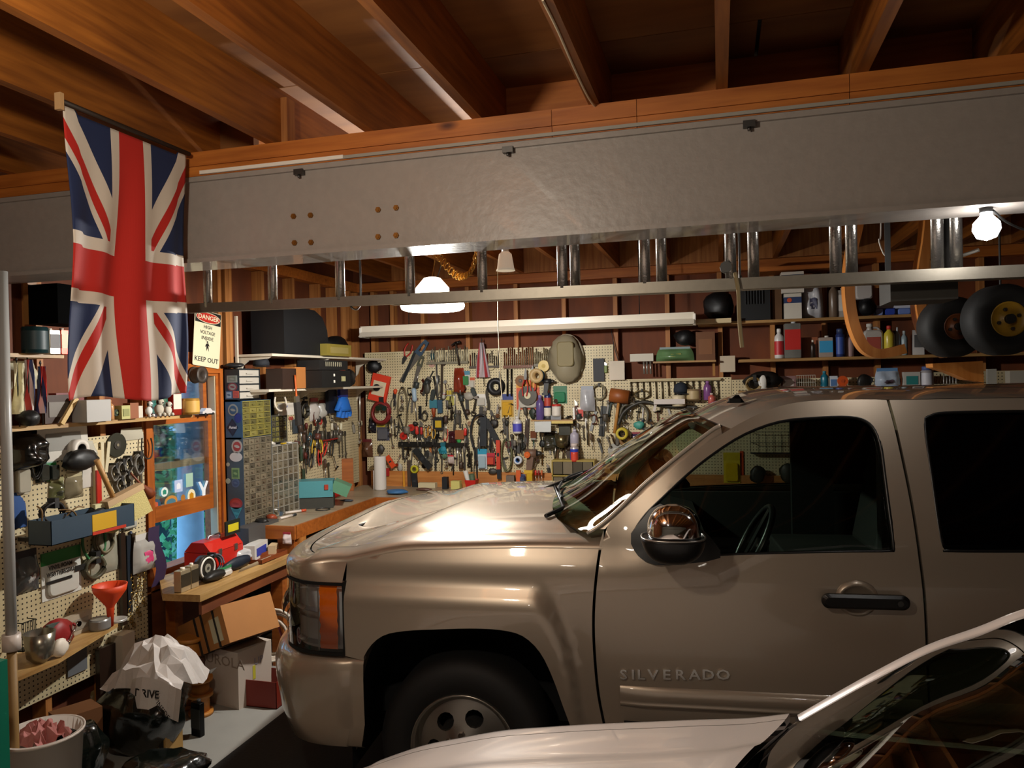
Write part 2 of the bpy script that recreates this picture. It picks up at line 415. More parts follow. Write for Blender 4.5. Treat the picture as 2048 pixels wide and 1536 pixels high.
# stickers on the raised lower sash
def sticker(y, z, w, h, col, shape='o', inner=None, nm='sticker'):
    M = T(XL-0.0405, y, z) @ RZ(R(90))
    mb = MB()
    if shape == 'o':
        mb.prism([(w/2*math.cos(2*PI*i/20), h/2*math.sin(2*PI*i/20)) for i in range(20)], -0.001, 0)
    elif shape == 'r': mb.prism([(-w/2, -h/2), (w/2, -h/2), (w/2, h/2), (-w/2, h/2)], -0.001, 0)
    elif shape == 'w': mb.prism([(-.5*w, .5*h), (-.15*w, -.05*h), (-.1*w, -.5*h), (.15*w, -.5*h), (.2*w, 0), (.5*w, .45*h), (.3*w, .5*h), (.02*w, .12*h), (-.3*w, .5*h)], -0.001, 0)
    o = mk(nm, mb, mat(col, 0.5), win, M)
    if inner:
        mb = MB().prism([(w*.36*math.cos(2*PI*i/16), -h*.05+h*.3*math.sin(2*PI*i/16)) for i in range(16)] if inner[1] == 'o' else
                        [(-w*.25, -h*.25), (w*.25, -h*.25), (w*.25, h*.15), (0, h*.28), (-w*.25, h*.15)], -0.0015, -0.001)
        mk('print', mb, mat(inner[0], 0.5), o)
for (px, py, wp, hp, col, sh, inn) in [(310, 1010, 24, 24, '#2f4f66', 'o', ('#c0583a', 'x')), (342, 1003, 26, 24, '#c98a3c', 'o', ('#4a7a8a', 'o')),
        (329, 984, 14, 19, '#e8efe6', 'o', ('#2a8a70', 'x')), (357, 972, 16, 24, '#b8c8e8', 'r', ('#e8ecf4', 'x')), (379, 960, 14, 27, '#a8c8b0', 'r', None),
        (366, 996, 9, 14, '#b0742c', 'o', None), (383, 992, 16, 28, '#efe6c0', 'o', ('#c88a10', 'x')), (407, 980, 20, 36, '#eef2f4', 'w', None)]:
    c = onX(px, py, XL-0.04); a = onX(px-wp/2, py, XL-0.04); b = onX(px+wp/2, py, XL-0.04)
    sticker(c.y, c.z, b.y-a.y, hp/ (F/ (c-CAM).dot(_f)), col, sh, inn)
# outdoors ----------------------------------------------------------
M_grass = mat('#5f8a6a', 0.9, noise=0.5, scale=3)
struct('ground_outside', MB().box(-22, XL-0.3, -2, 22, -0.3, -0.25), M_grass)
M_bark = mat('#b4bcc0', 0.8, noise=0.3, scale=6); M_barkd = mat('#2c3a3c', 0.8, noise=0.4, scale=6)
M_leaf = mat('#6fb070', 0.6, noise=0.5, scale=2)
def tree(px, d, r, m, lab, crown=0, seed=1):
    dirv = ray(px, 900); t = d/math.hypot(dirv.x, dirv.y); p = CAM+dirv*t
    t_ = thing('tree', lab, 'tree', T(p.x, p.y, -0.27), 'trees outside the window')
    rnd = random.Random(seed)
    mk('trunk', MB().tube([(0, 0, 0), (0.03, 0, 1.5), (-0.02, 0.02, 3.2), (0.05, 0, 7)], r, 12, taper=lambda q: 1.15-0.5*q), m, t_)
    if crown:
        mb = MB()
        for i in range(crown):
            c = Vector((rnd.gauss(0, 0.8), rnd.gauss(0, 0.8), rnd.uniform(0.2, 4.6))); s = rnd.uniform(0.03, 0.08)
            a = Vector((rnd.uniform(-1, 1), rnd.uniform(-1, 1), rnd.uniform(-1, 1))).normalized(); b = a.orthogonal().normalized()
            mb.add([c-a*s, c+b*s*0.5, c+a*s, c-b*s*0.5], [(0, 1, 2, 3)], False)
        o = mk('foliage', mb, M_leaf, t_); o['kind'] = 'stuff'
tree(374, 7.4, 0.11, M_bark, 'thick pale tree trunk filling the middle of the window view')
tree(408, 12.4, 0.16, M_barkd, 'darker tree trunk just beside the pale trunk outside the window')
tree(318, 10.0, 0.10, M_barkd, 'leafy green tree on the near side of the pale trunk outside', 6000, 3)
tree(440, 15.0, 0.12, M_barkd, 'leafy green tree beyond the dark trunk outside the window', 7000, 5)
# pegboards ---------------------------------------------------------
def pegboard(name, M, w, h, lab, t=0.006):
    o = mk(name, MB().box(0, w, -t, 0, 0, h), M_peg, None, M); return tag(o, lab, 'pegboard')
PL = XL-0.0        # face plane of left pegboard
def lw(y, z, off=0.0): return T(XL+off, y, z) @ RZ(R(90))      # left wall frame: x -> +Y, -y -> room
def bw(x, z, off=0.0): return T(x, YB-off, z)                   # back wall frame
FP = 0.012   # pegboard face distance from the stud faces
pegboard('pegboard', lw(2.35, 0.34, FP), 3.79-2.35, 1.66-0.34, 'cream pegboard on the left wall beside the window, full of hanging packs')
zb = zt(640, 985); yb0 = onX(545, 800, XL).y
pegboard('pegboard', lw(yb0, zb, FP), YB-yb0-0.09, zt(700, 772)-zb, 'cream pegboard on the left wall between the drawer cabinets and the corner')
b0 = onY(731, 700, YB); b1 = onY(1228, 752, YB)
zpb = onY(900, 943, YB).z
pegboard('pegboard', bw(b0.x, zpb, FP), b1.x-b0.x, onY(900, 700, YB).z-zpb, 'large cream pegboard on the back wall crowded with tools')
b2 = onY(1440, 760, YB)
pegboard('pegboard', bw(b1.x+0.003, zpb-0.1, FP), 1.0, onY(1330, 757, YB).z-zpb+0.1, 'cream pegboard right of the large one, behind the truck windshield')
pegboard('pegboard', bw(b1.x+1.006, zpb-0.1, FP), 1.2, onY(1440, 760, YB).z-zpb+0.1, 'cream pegboard seen through the truck cab windows')
bx = onY(1840, 730, YB).x
pegboard('pegboard', bw(bx, 1.3, FP), 0.9, onY(1840, 745, YB).z-1.3, 'short strip of cream pegboard below the curved wood at the right')
# steel beam --------------------------------------------------------
BY, BZ0, BZ1 = 2.76, 2.445, 2.80
M_beam = mat('#989089', 0.40, 0.0, coat=0.35, noise=0.10, bump=0.16, scale=28, name='grey_enamel')
bm = MB().box(XL-0.05, XR, BY-0.10, BY+0.10, BZ0, BZ0+0.016).box(XL-0.05, XR, BY-0.10, BY+0.10, BZ1-0.02, BZ1).box(XL-0.05, XR, BY-0.085, BY+0.005, BZ0+0.016, BZ1-0.02)
beam = struct('steel_beam', bm, M_beam); beam['label'] = 'deep grey painted steel beam spanning the garage under the joists'
nb = []
x = XL; ends = [onY(1105, 300, 2.66).x, onY(1275, 300, 2.66).x, onY(1700, 250, 2.66).x, XR]
x0 = XL
for xe in ends:
    mk('nailer_board', MB().box(x0+0.001, xe-0.001, BY-0.105, BY+0.10, BZ1+0.042, ZJ), M_nailer, beam)
    mk('nailer_board', MB().box(x0+0.001, xe-0.001, BY-0.10, BY+0.10, BZ1+0.001, BZ1+0.041), M_nailer, beam)
    x0 = xe
mk('trim_strip', MB().box(-2.05, onY(690, 330, 2.66).x, BY-0.116, BY-0.106, BZ1+0.004, BZ1+0.018), M_white, beam)
mk('trim_strip', MB().box(onY(690, 330, 2.66).x, XR, BY-0.112, BY-0.106, BZ1+0.004, BZ1+0.016), mat('#9a968c', 0.4), beam)
bolt = MB().cyl((0, 0, 0), (0, -0.008, 0), 0.0115, n=6, smooth=False).cyl((0, -0.008, 0), (0, -0.012, 0), 0.007, n=8).mesh('bolt')
bolt.materials.append(mat('#8a5a22', 0.5, 0.7))
for px, py in ((588, 433), (622, 431), (590, 486), (623, 485), (757, 420), (793, 416), (757, 474), (793, 471)):
    p = onY(px, py, BY-0.085); mk('bolt', bolt, None, beam, T(p.x, BY-0.085, p.z))
clip = MB().box(-0.02, 0.02, -0.02, 0.0, -0.018, 0.004).cyl((0, -0.012, -0.018), (0, -0.012, -0.03), 0.006, n=6).mesh('beam_clamp'); clip.materials.append(M_steeld)
for px in (595, 1015, 1500):
    p = onY(px, 320, BY-0.11); mk('beam_clamp', clip, None, beam, T(p.x, BY-0.09, BZ1-0.02))
# cable strung under the subfloor
def cable(name, pts, r, m, lab, cat='cable', n=6, group=None, k=8):
    o = mk(name, MB().tube(cr(pts, k), r, n), m); return tag(o, lab, cat, group)
cable('cable', [onY(745, 237, 3.25), onY(820, 232, 3.25), onY(905, 216, 3.22), onY(1024, 205, 3.25), onY(1160, 186, 3.22), onY(1300, 168, 3.2), onY(1450, 160, 3.2), onY(1710, 130, 3.2)], 0.006, mat('#c9b890', 0.5), 'thin cream electric cable strung through the ceiling joists above the beam')
cable('cable', [onZ(1085, 0, ZJ-0.004), onZ(1115, 60, ZJ-0.004), onZ(1150, 140, ZJ-0.004), onZ(1180, 200, ZJ-0.006), onZ(1208, 232, ZJ-0.01)], 0.004, mat('#d8c8a8', 0.5), 'thin pale wire stapled along the underside of one ceiling joist')
# floor mat ----------------------------------------------------------
tag(mk('floor_mat', MB().box(-2.50, 4.2, 2.9, 4.6, 0.0, 0.012), mat('#15130f', 0.8, bump=0.2, scale=60), None, T(0, 0, 0)), 'black rubber mat on the floor under the pickup truck', 'mat')
# ------------------------------------------------------------------ flag
def flag_mat():
    m = bpy.data.materials.new('union_flag_cloth'); m.use_nodes = True
    nt = m.node_tree; b = nt.nodes['Principled BSDF']; N = nt.nodes.new; L = nt.links.new
    b.inputs['Roughness'].default_value = 0.85
    uv = N('ShaderNodeUVMap'); sp = N('ShaderNodeSeparateXYZ'); L(uv.outputs[0], sp.inputs[0])
    def op(o, a, c=None, c2=None):
        n = N('ShaderNodeMath'); n.operation = o
        for i, v in enumerate((a, c, c2)):
            if v is None: continue
            if hasattr(v, 'is_output') or hasattr(v, 'links'): L(v, n.inputs[i])
            else: n.inputs[i].default_value = v
        return n.outputs[0]
    # flag lies rotated: uv.y is along the fly (0..2), uv.x across (0..1); units: hoist = 1
    x = op('SUBTRACT', op('MULTIPLY', sp.outputs[1], 1.7), 0.78)     # fly, -0.85..0.85
    y = op('SUBTRACT', sp.outputs[0], 0.5)                            # hoist, -.5...5
    ax, ay = op('ABSOLUTE', x), op('ABSOLUTE', y)
    slope = 0.5/0.85; nl = 1/math.sqrt(1+slope*slope)
    d1 = op('MULTIPLY', op('SUBTRACT', y, op('MULTIPLY', x, slope)), nl)      # diagonal going up
    d2 = op('MULTIPLY', op('ADD', y, op('MULTIPLY', x, slope)), nl)
    a1, a2 = op('ABSOLUTE', d1), op('ABSOLUTE', d2)
    wd = op('LESS_THAN', op('MINIMUM', a1, a2), 0.10)
    # red saltire, counterchanged
    sx = op('SIGN', x)
    r1 = op('MULTIPLY', op('GREATER_THAN', op('MULTIPLY', d1, sx), 0.0), op('LESS_THAN', op('MULTIPLY', d1, sx), 0.060))
    r2 = op('MULTIPLY', op('LESS_THAN', op('MULTIPLY', d2, sx), 0.0), op('GREATER_THAN', op('MULTIPLY', d2, sx), -0.060))
    same = op('GREATER_THAN', op('MULTIPLY', x, y), 0.0)
    red_s = op('ADD', op('MULTIPLY', same, r1), op('MULTIPLY', op('SUBTRACT', 1.0, same), r2))
    wc = op('LESS_THAN', op('MINIMUM', op('MULTIPLY', ax, 0.80), ay), 0.165)
    rc = op('LESS_THAN', op('MINIMUM', op('MULTIPLY', ax, 0.76), ay), 0.098)
    def mix(f, a, c):
        n = N('ShaderNodeMix'); n.data_type = 'RGBA'; L(f, n.inputs[0])
        for i, v in ((6, a), (7, c)):
            if isinstance(v, str): n.inputs[i].default_value = (*lin(v), 1)
            else: L(v, n.inputs[i])
        return n.outputs[2]
    WH, RD, BL = '#d9cdbd', '#c0251a', '#1f2c52'
    c = mix(wd, BL, WH); c = mix(red_s, c, RD); c = mix(wc, c, WH); c = mix(rc, c, RD)
    w = N('ShaderNodeTexWave'); w.inputs['Scale'].default_value = 90; tc = N('ShaderNodeTexCoord'); L(tc.outputs['Object'], w.inputs[0])
    bp = N('ShaderNodeBump'); bp.inputs['Strength'].default_value = 0.06; L(w.outputs['Fac'], bp.inputs['Height']); L(bp.outputs[0], b.inputs['Normal'])
    L(c, b.inputs['Base Color'])
    ti = b.inputs['Subsurface Weight']; ti.default_value = 0.0
    return m
FX = -2.07
f0, f1 = onX(125, 207, FX), onX(372, 314, FX)
fy0, fy1 = f0.y, f1.y; fz = (f0.z+f1.z)/2
fb = onX(250, 797, FX).z
fh = fz-fb
nu, nv = 60, 90
mb = MB()
def flagpt(a, c):
    z = fz-fh*c; g = min(1, c*2.2)
    yy = fy0+(fy1-fy0)*a
    # gather towards the lower hem, slight skew like the photograph
    yy += (-0.03*c*c*(a)) + 0.012*math.sin(c*5+a*3)*c
    xx = FX + 0.013*g*math.sin(a*9.5+1.5*c+0.6) + 0.010*g*math.sin(a*23+3*c) + 0.018*c*math.sin(a*4+6*c)
    zz = z + 0.012*math.sin(a*8)*c*c - (0.012*(1-c) if 0.1 < a < 0.9 else 0) - 0.02*c*(1-a)*0
    return (xx-FX, yy-fy0, zz-fz)
mb.grid(nu, nv, flagpt)
fl = thing('flag', 'large worn Union flag hanging vertically from a ceiling joist at the left', 'flag', T(FX, fy0, fz))
me = mb.mesh('cloth'); uvl = me.uv_layers.new(name='UVMap')
for poly in me.polygons:
    for li in poly.loop_indices:
        vi = me.loops[li].vertex_index; i, j = divmod(vi, nv)
        uvl.data[li].uv = (i/(nu-1), 1-j/(nv-1))
cl = mk('cloth', me, flag_mat(), fl)
so = cl.modifiers.new('t', 'SOLIDIFY'); so.thickness = 0.0015
mk('hanging_stick', MB().cyl((0.0, -0.01, 0.012), (0.0, fy1-fy0+0.02, 0.012), 0.009, n=8), mat('#2a1c10', 0.6), fl)
mk('stick_bracket', MB().box(-0.012, 0.012, -0.02, -0.005, -0.02, 0.035), mat('#c9a070', 0.6), fl)
# ------------------------------------------------------------------ extension ladder hung behind the beam
LY = 2.95
lz = 2.29; xl0 = onY(378, 611, LY).x
lad = thing('extension_ladder', 'long aluminium extension ladder hung sideways behind the grey beam', 'ladder', T(xl0, LY, lz))
Lr = XR-0.3-xl0
tilt = -0.008
mk('lower_rail', MB().box(0, Lr, -0.016, 0.016, -0.021, 0.021), M_alu, lad, RY(-tilt))
mk('upper_rail', MB().box(0, Lr, -0.018, 0.018, 0.43, 0.49), M_alu, lad)
mk('fly_lower_rail', MB().box(1.0, Lr, 0.034, 0.066, -0.02, 0.022), M_alu, lad, RY(-tilt))
mk('fly_upper_rail', MB().box(1.0, Lr, 0.034, 0.066, 0.43, 0.48), M_alu, lad)
rung = MB().prism([(0.017*math.cos(2*PI*i/14)*1.25, 0.014*math.sin(2*PI*i/14)) for i in range(14)], 0, 1)
rm = MB(); rm.X = RX(R(-90)) @ T(0, 0, 0)
rm.prism([(0.021*math.cos(2*PI*i/14), 0.017*math.sin(2*PI*i/14)) for i in range(14)], -0.455, -0.0, True)
rme = rm.mesh('rung'); rme.materials.append(mat('#c2bfba', 0.25, 0.95, bump=0.12, scale=160, noise=0.1))
xs = [onY(px, 560, LY).x for px in (415, 545, 680, 820, 965, 1125, 1290, 1462, 1672)]
sp = (xs[-1]-xs[0])/8.05
i = 0
while xs[0]+sp*i < XR-0.4:
    x = xs[i] if i < 9 else xs[8]+sp*(i-8)
    mk('rung', rme, None, lad, T(x-xl0, 0, 0)); i += 1
for i in range(5, 22):
    x = xs[0]+sp*i+0.03+0.012*(i-4)
    if i == 4: continue
    if x < XR-0.4: mk('rung', rme, None, lad, T(x-xl0, 0.05, 0))
for i in (1.0, 2.9): pass
p = onY(1470, 556, LY)
rope = cr([(p.x-xl0, -0.03, 0.02), (p.x-xl0+0.01, -0.035, -0.05), (p.x-xl0+0.012, -0.03, -0.16), (p.x-xl0+0.02, -0.03, -0.26)], 6)
mk('rope', MB().tube(rope, 0.008, 6), mat('#8a7a58', 0.9), lad)
mk('pulley', MB().cyl((onY(1452, 545, LY).x-xl0, -0.02, 0.045), (onY(1452, 545, LY).x-xl0, 0.012, 0.045), 0.022), M_steeld, lad)
# hanging hooks for the ladder
for px in (700, 1480):
    x = onY(px, 500, LY).x
    o = mk('ladder_hook', MB().tube(cr([(0, 0, 0.62), (0, 0.06, 0.3), (0, 0.07, 0.03), (0, 0.04, -0.032), (0, -0.02, -0.032), (0, -0.03, 0.01)], 6), 0.005, 6), M_steeld, lad, T(x-xl0, 0.02, 0))
# ------------------------------------------------------------------ lamps
lp = thing('hanging_lamp', 'lit white ring lamp with conical cap hanging over the truck hood', 'lamp', T(*LAMP_POS))
M_emit = mat('#fff6e6', 0.5, emit=9.0, name='lamp_glow')
M_emit2 = mat('#fff6e6', 0.5, emit=3.5, name='lamp_glow_soft')
mk('cap', MB().lathe([(0.03, 0.125), (0.05, 0.12), (0.10, 0.062), (0.102, 0.03), (0.06, 0.03)], 20), M_emit2, lp)
mk('ring_tube', MB().ring((0, 0, -0.045), 0.165, 0.028, 28, 8, 'Z'), M_emit, lp)
mk('bulb', MB().sphere((0, 0, -0.01), 0.055, 1, 1, 1.3, 14, 10), M_emit, lp).visible_shadow = True
mk('chain', MB().tube([(0, 0, 0.125), (0.02, 0, 0.22), (0, 0.0, 0.3), (-0.01, 0, 0.475)], 0.003, 5), mat('#8a6a38', 0.5, 0.6), lp)
mk('cord', MB().tube(cr([(0.03, 0, 0.11), (0.06, 0.01, 0.24), (0.02, 0.01, 0.36), (0.04, 0, 0.475)], 5), 0.004, 5), M_dark, lp)
ch = thing('chain', 'slack brass chain looping down from the ceiling beside the hanging lamp', 'chain', T(*onY(905, 530, 4.1)))
pts = cr([onY(875, 508, 4.1), onY(890, 528, 4.1), onY(910, 548, 4.1), onY(925, 553, 4.1), onY(940, 545, 4.1), onY(950, 520, 4.1), onY(955, 480, 4.1)], 5)
o0 = onY(905, 530, 4.1); lk = MB().ring((0, 0, 0), 0.012, 0.003, 10, 5, 'Y', 1).mesh('link'); lk.materials.append(mat('#b08a48', 0.35, 0.8))
for i, q in enumerate(pts):
    mk('link', lk, None, ch, T(*(q-o0)) @ RZ(R(80 if i % 2 else 10)) @ RY(R(30)) @ Matrix.Diagonal((1, 1, 1.7, 1)))
bl = thing('work_bulb', 'glaring white bulb hanging just under the grey beam at the right', 'lamp', T(BULB_POS[0], BULB_POS[1], BULB_POS[2]))
mk('bulb', MB().lathe([(0.001, -0.045), (0.028, -0.035), (0.04, -0.01), (0.038, 0.012), (0.018, 0.035), (0.016, 0.05)], 18), mat('#ffffff', 0.5, emit=22.0), bl)
mk('socket', MB().cyl((0, 0, 0.045), (0, 0, 0.0605), 0.02), M_dark, bl)
mk('cord', MB().tube(cr([(0.02, 0, 0.05), (0.1, 0.1, 0.02), (0.22, 0.19, 0.0), (0.5, 0.235, -0.03)], 5), 0.004, 5), M_dark, bl)
# bell shaped glass shade with pull cord
b0_ = onY(1011, 525, 3.9)
bs = thing('bell_shade', 'small white frosted bell shade of a pull-cord light beyond the ladder', 'lamp shade', T(*b0_))
mk('shade', MB().lathe([(0.052, -0.045), (0.046, -0.03), (0.04, 0.01), (0.034, 0.045), (0.02, 0.058)], 20), mat('#e8dcc4', 0.4, emit=0.25), bs)
mk('socket', MB().cyl((0, 0, 0.058), (0, 0, 0.10), 0.02), M_white, bs)
mk('mounting_stem', MB().cyl((0, 0, 0.10), (0, 0, ZJ+JH-b0_.z), 0.008), M_dark, bs)
mk('pull_cord', MB().tube([(-0.045, 0, -0.03), (-0.05, 0, -0.3), (-0.043, 0, -0.62), (-0.035, 0, -0.74)], 0.0022, 5), mat('#d8c8a0', 0.7), bs)
# fluorescent fixture (switched off)
q0, q1 = onY(729, 668, 6.1), onY(1389, 635, 6.1)
fx = thing('fluorescent_fixture', 'long white strip light fixture, switched off, above the back pegboard', 'light fixture', T((q0.x+q1.x)/2, 6.1, (q0.z+q1.z)/2))
wf = (q1.x-q0.x)/2
mk('housing', MB().box(-wf, wf, -0.075, 0.075, 0.0, 0.05), mat('#d6ccba', 0.3, coat=0.5), fx)
mk('reflector', MB().add([(-wf, -0.075, 0.0), (wf, -0.075, 0), (wf, -0.12, -0.045), (-wf, -0.12, -0.045), (-wf, 0.075, 0.0), (wf, 0.075, 0), (wf, 0.12, -0.045), (-wf, 0.12, -0.045)], [(0, 1, 2, 3), (4, 7, 6, 5), (0, 4, 5, 1)]), mat('#d6ccba', 0.3, coat=0.5), fx)
for s in (-1, 1): mk('end_cap', MB().cbox(s*wf, 0, -0.005, 0.02, 0.16, 0.085), M_white, fx)
for yy in (-0.04, 0.04): mk('tube', MB().cyl((-wf+0.04, yy, -0.03), (wf-0.04, yy, -0.03), 0.017, n=10), mat('#efece4', 0.25), fx)
for s in (-0.7, 0.7): mk('hanging_chain', MB().cyl((s*wf, 0, 0.05), (s*wf, 0, ZJ+JH-(q0.z+q1.z)/2-0.001), 0.004, n=5), M_steeld, fx)
# ------------------------------------------------------------------ vehicle paint
def paint(name, base, metal=0.35, rough=0.38, coat=1.0):
    m = bpy.data.materials.new(name); m.use_nodes = True; b = m.node_tree.nodes['Principled BSDF']
    b.inputs['Base Color'].default_value = (*lin(base), 1); b.inputs['Metallic'].default_value = metal
    b.inputs['Roughness'].default_value = rough; b.inputs['Coat Weight'].default_value = coat; b.inputs['Coat Roughness'].default_value = 0.03
    return m
M_tpaint = paint('silver_birch_paint', '#a99b8a', 0.55, 0.36)
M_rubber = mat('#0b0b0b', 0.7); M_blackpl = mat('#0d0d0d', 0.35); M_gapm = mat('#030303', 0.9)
M_wsglass = glass_mat('windshield_glass', (0.60, 0.80, 0.66), refl=1.25)
M_sideglass = glass_mat('side_glass', (0.42, 0.46, 0.43), refl=0.5)
M_privacy = mat('#020203', 0.05, coat=0.0, name='privacy_glass', spec=0.25)
M_clear = glass_mat('lens_clear', (0.95, 0.97, 0.98), refl=1.2)
M_amber = mat('#f07414', 0.15, coat=1.0)
# ------------------------------------------------------------------ truck frame
TA = R(5.7)
TO = CAM + _f*3.1 + _r0*((930-1024)/F*3.1); TO = Vector((TO.x, TO.y, 0))
TU = Vector((math.cos(TA), math.sin(TA), 0)); TV = Vector((-math.sin(TA), math.cos(TA), 0))
MT = Matrix(((TU.x, TV.x, 0, TO.x), (TU.y, TV.y, 0, TO.y), (0, 0, 1, 0), (0, 0, 0, 1)))
MTi = MT.inverted()
TW = 2.0                                            # body width
def smooth(a, b, x):
    t = max(0, min(1, (x-a)/(b-a))); return t*t*(3-2*t)
def tray(px, py, v):
    d = ray(px, py); o = CAM; dl = MTi.to_3x3() @ d; ol = MTi @ o
    return ol + dl*((v-ol.y)/dl.y)
FDU = 0.5
def flare(u, w):
    """0 inside the raised wheel flare, 1 outside"""
    top = 0.985 - 0.02*u
    if u < 0.25: g = (w-(top))/0.11
    else:
        # corner and rear leg of the flare
        du = max(0, u-0.25); lim = 0.98 if du <= 0 else None
        e = ((du/FDU)**2.1 + max(0, (w-0.28)/(top-0.28))**2.1)**(1/2.1)
        g = (e-1)/0.16
    return max(0.0, min(1.0, g))
def sidev(u, w):
    v = 0.0
    fl = flare(u, w) if u < 1.5 else 1.0
    fl = fl*fl*(3-2*fl)
    v += 0.045*fl
    # body side curvature
    if w < 1.22: v += 0.035*((w-0.95)/0.4)**2 * (1 if w > 0.95 else 0.8)
    else: v += 0.016+0.02*(w-1.22)+0.34*(max(0, w-1.22)**2/(max(0, w-1.22)+0.07))
    # fender top rolls in
    if w > 1.12 and u < 0.9: v += 0.03*smooth(1.12, 1.25, w)*(1-smooth(0.6, 0.9, u))
    # nose corner
    if u < -0.55: v += 1.0-1.0*max(0.0, 1-((-0.55-u)/0.52)**4)**0.25 if -0.55-u < 0.52 else 1
    return v
def thit(px, py, dv=0.0):
    v = 0.03
    for _ in range(6):
        q = tray(px, py, v); v = sidev(q.x, q.z)+dv
    return (q.x, q.z)
def pip(pt, poly):
    x, y = pt; c = False; n = len(poly); j = n-1
    for i in range(n):
        xi, yi = poly[i]; xj, yj = poly[j]
        if (yi > y) != (yj > y) and x < (xj-xi)*(y-yi)/(yj-yi)+xi: c = not c
        j = i
    return c
def dens(poly, s):
    out = []
    for i in range(len(poly)):
        a, b = poly[i], poly[(i+1) % len(poly)]; L = math.dist(a, b); n = max(1, int(L/s))
        for k in range(n): out.append((a[0]+(b[0]-a[0])*k/n, a[1]+(b[1]-a[1])*k/n))
    return out
def panel(outer, holes, fn, res=0.035, lip=0.02, lipdir=(0, 1, 0), mirror=None):
    """CDT of a 2D outline with holes, lifted by fn(a,b)->3D point, with a turned-in lip along every edge"""
    loops = [dens(outer, res)]+[dens(h, res) for h in holes]
    vs = []; es = []
    for lp_ in loops:
        b = len(vs); vs += lp_; es += [(b+i, b+(i+1) % len(lp_)) for i in range(len(lp_))]
    xs_ = [p[0] for p in outer]; ys_ = [p[1] for p in outer]
    nb_ = len(vs); y = min(ys_)+res*0.5; row = 0
    edge_pts = list(vs)
    cell = {}
    for p in edge_pts: cell.setdefault((int(p[0]/res), int(p[1]/res)), []).append(p)
    while y < max(ys_):
        x = min(xs_)+res*(0.5 if row % 2 else 0.2)
        while x < max(xs_):
            p = (x, y)
            if pip(p, outer) and not any(pip(p, h) for h in holes):
                ci, cj = int(x/res), int(y/res)
                ok = True
                for di in (-1, 0, 1):
                    for dj in (-1, 0, 1):
                        for q in cell.get((ci+di, cj+dj), ()):
                            if math.dist(p, q) < res*0.45: ok = False; break
                if ok: vs.append(p)
            x += res
        y += res*0.9; row += 1
    ov, oe, of, _, _, _ = delaunay_2d_cdt([Vector(p) for p in vs], es, [], 0, 1e-6)
    ov = [(p.x, p.y) for p in ov]; fs = []
    for f in of:
        c = (sum(ov[i][0] for i in f)/len(f), sum(ov[i][1] for i in f)/len(f))
        if pip(c, outer) and not any(pip(c, h) for h in holes): fs.append(tuple(f))
    P = [Vector(fn(a, b)) for a, b in ov]
    ld = Vector(lipdir)*lip
    # boundary edges for the lip
    cnt = {}
    for f in fs:
        for i in range(len(f)):
            e = (f[i], f[(i+1) % len(f)]); k_ = (min(e), max(e)); cnt.setdefault(k_, []).append(e)
    vo = list(P); mp = {}
    lf = []
    for k_, l in cnt.items():
        if len(l) == 1:
            a, b = l[0]
            for q in (a, b):
                if q not in mp: mp[q] = len(vo); vo.append(P[q].copy()); vo.append(P[q]+ld)
            lf.append((mp[b], mp[a], mp[a]+1, mp[b]+1))
    mb = MB(); mb.add(vo, fs, True)
    o = 0
    for f in lf: mb.f.append(list(f)); mb.sm.append(False)
    return mb
def mirrored(mb):
    m = MB(); m.v = [Vector((p.x, TW-p.y, p.z)) for p in mb.v]; m.f = [f[::-1] for f in mb.f]; m.sm = list(mb.sm); return m
truck = thing('pickup_truck', 'metallic beige four-door pickup truck parked nose-left across the garage', 'pickup truck', MT)
def tside(name, outer, holes, m, res=0.035, lip=0.03, both=True, dv=0.0):
    mb = panel(outer, holes, lambda a, b: (a, sidev(a, b)+dv, b), res, lip)
    # orientation: CCW in (u,w) seen from -v is right already
    o = mk(name, mb, m, truck)
    if both: mk(name, mirrored(mb), m, truck)
    return o
def tp(pts, dv=0.0): return [thit(*p, dv) for p in pts]
def crv(pts, n=5, closed=False): return [(p.x, p.y) for p in cr([(a, b, 0) for a, b in pts], n, closed)]
FDU = (tray(1158, 1300, 0.03).x-0.25)/1.06
print('u1158', tray(1158,1300,.03), 'FDU', FDU)
# ---- front fender --------------------------------------------------
arch_px = [(712, 1500), (707, 1440), (708, 1390), (716, 1345), (735, 1300), (765, 1272), (810, 1262), (870, 1259), (940, 1257), (1000, 1260), (1045, 1272), (1080, 1305), (1105, 1355), (1125, 1410), (1138, 1445)]
arch = crv(tp(arch_px), 3)
a0 = arch[0]; an = arch[-1]
seam_f = crv(tp([(1210, 1060), (1200, 1100), (1190, 1180), (1187, 1250), (1190, 1320), (1197, 1390), (1208, 1446)]), 3)
seamF = seam_f+[(seam_f[-1][0]+0.02, 0.42)]
w_top = lambda u: 1.205 + 0.02*smooth(-0.5, 0.4, u) - 0.10*smooth(-0.35, -0.95, u)*0 - 0.075*smooth(-0.25, -0.75, u)
lamp_r = thit(690, 1163); lamp_b = thit(690, 1306)
bump_e = thit(716, 1312)
u_lamp = (lamp_r[0]+lamp_b[0])/2
lampT = lamp_r[1]; lampB = lamp_b[1]
us_ = seam_f[0][0]
fender = [(u_lamp, lampB+0.0)]+[(a_, b_) for a_, b_ in [(arch[0][0]-0.0, lampB-0.015)]]
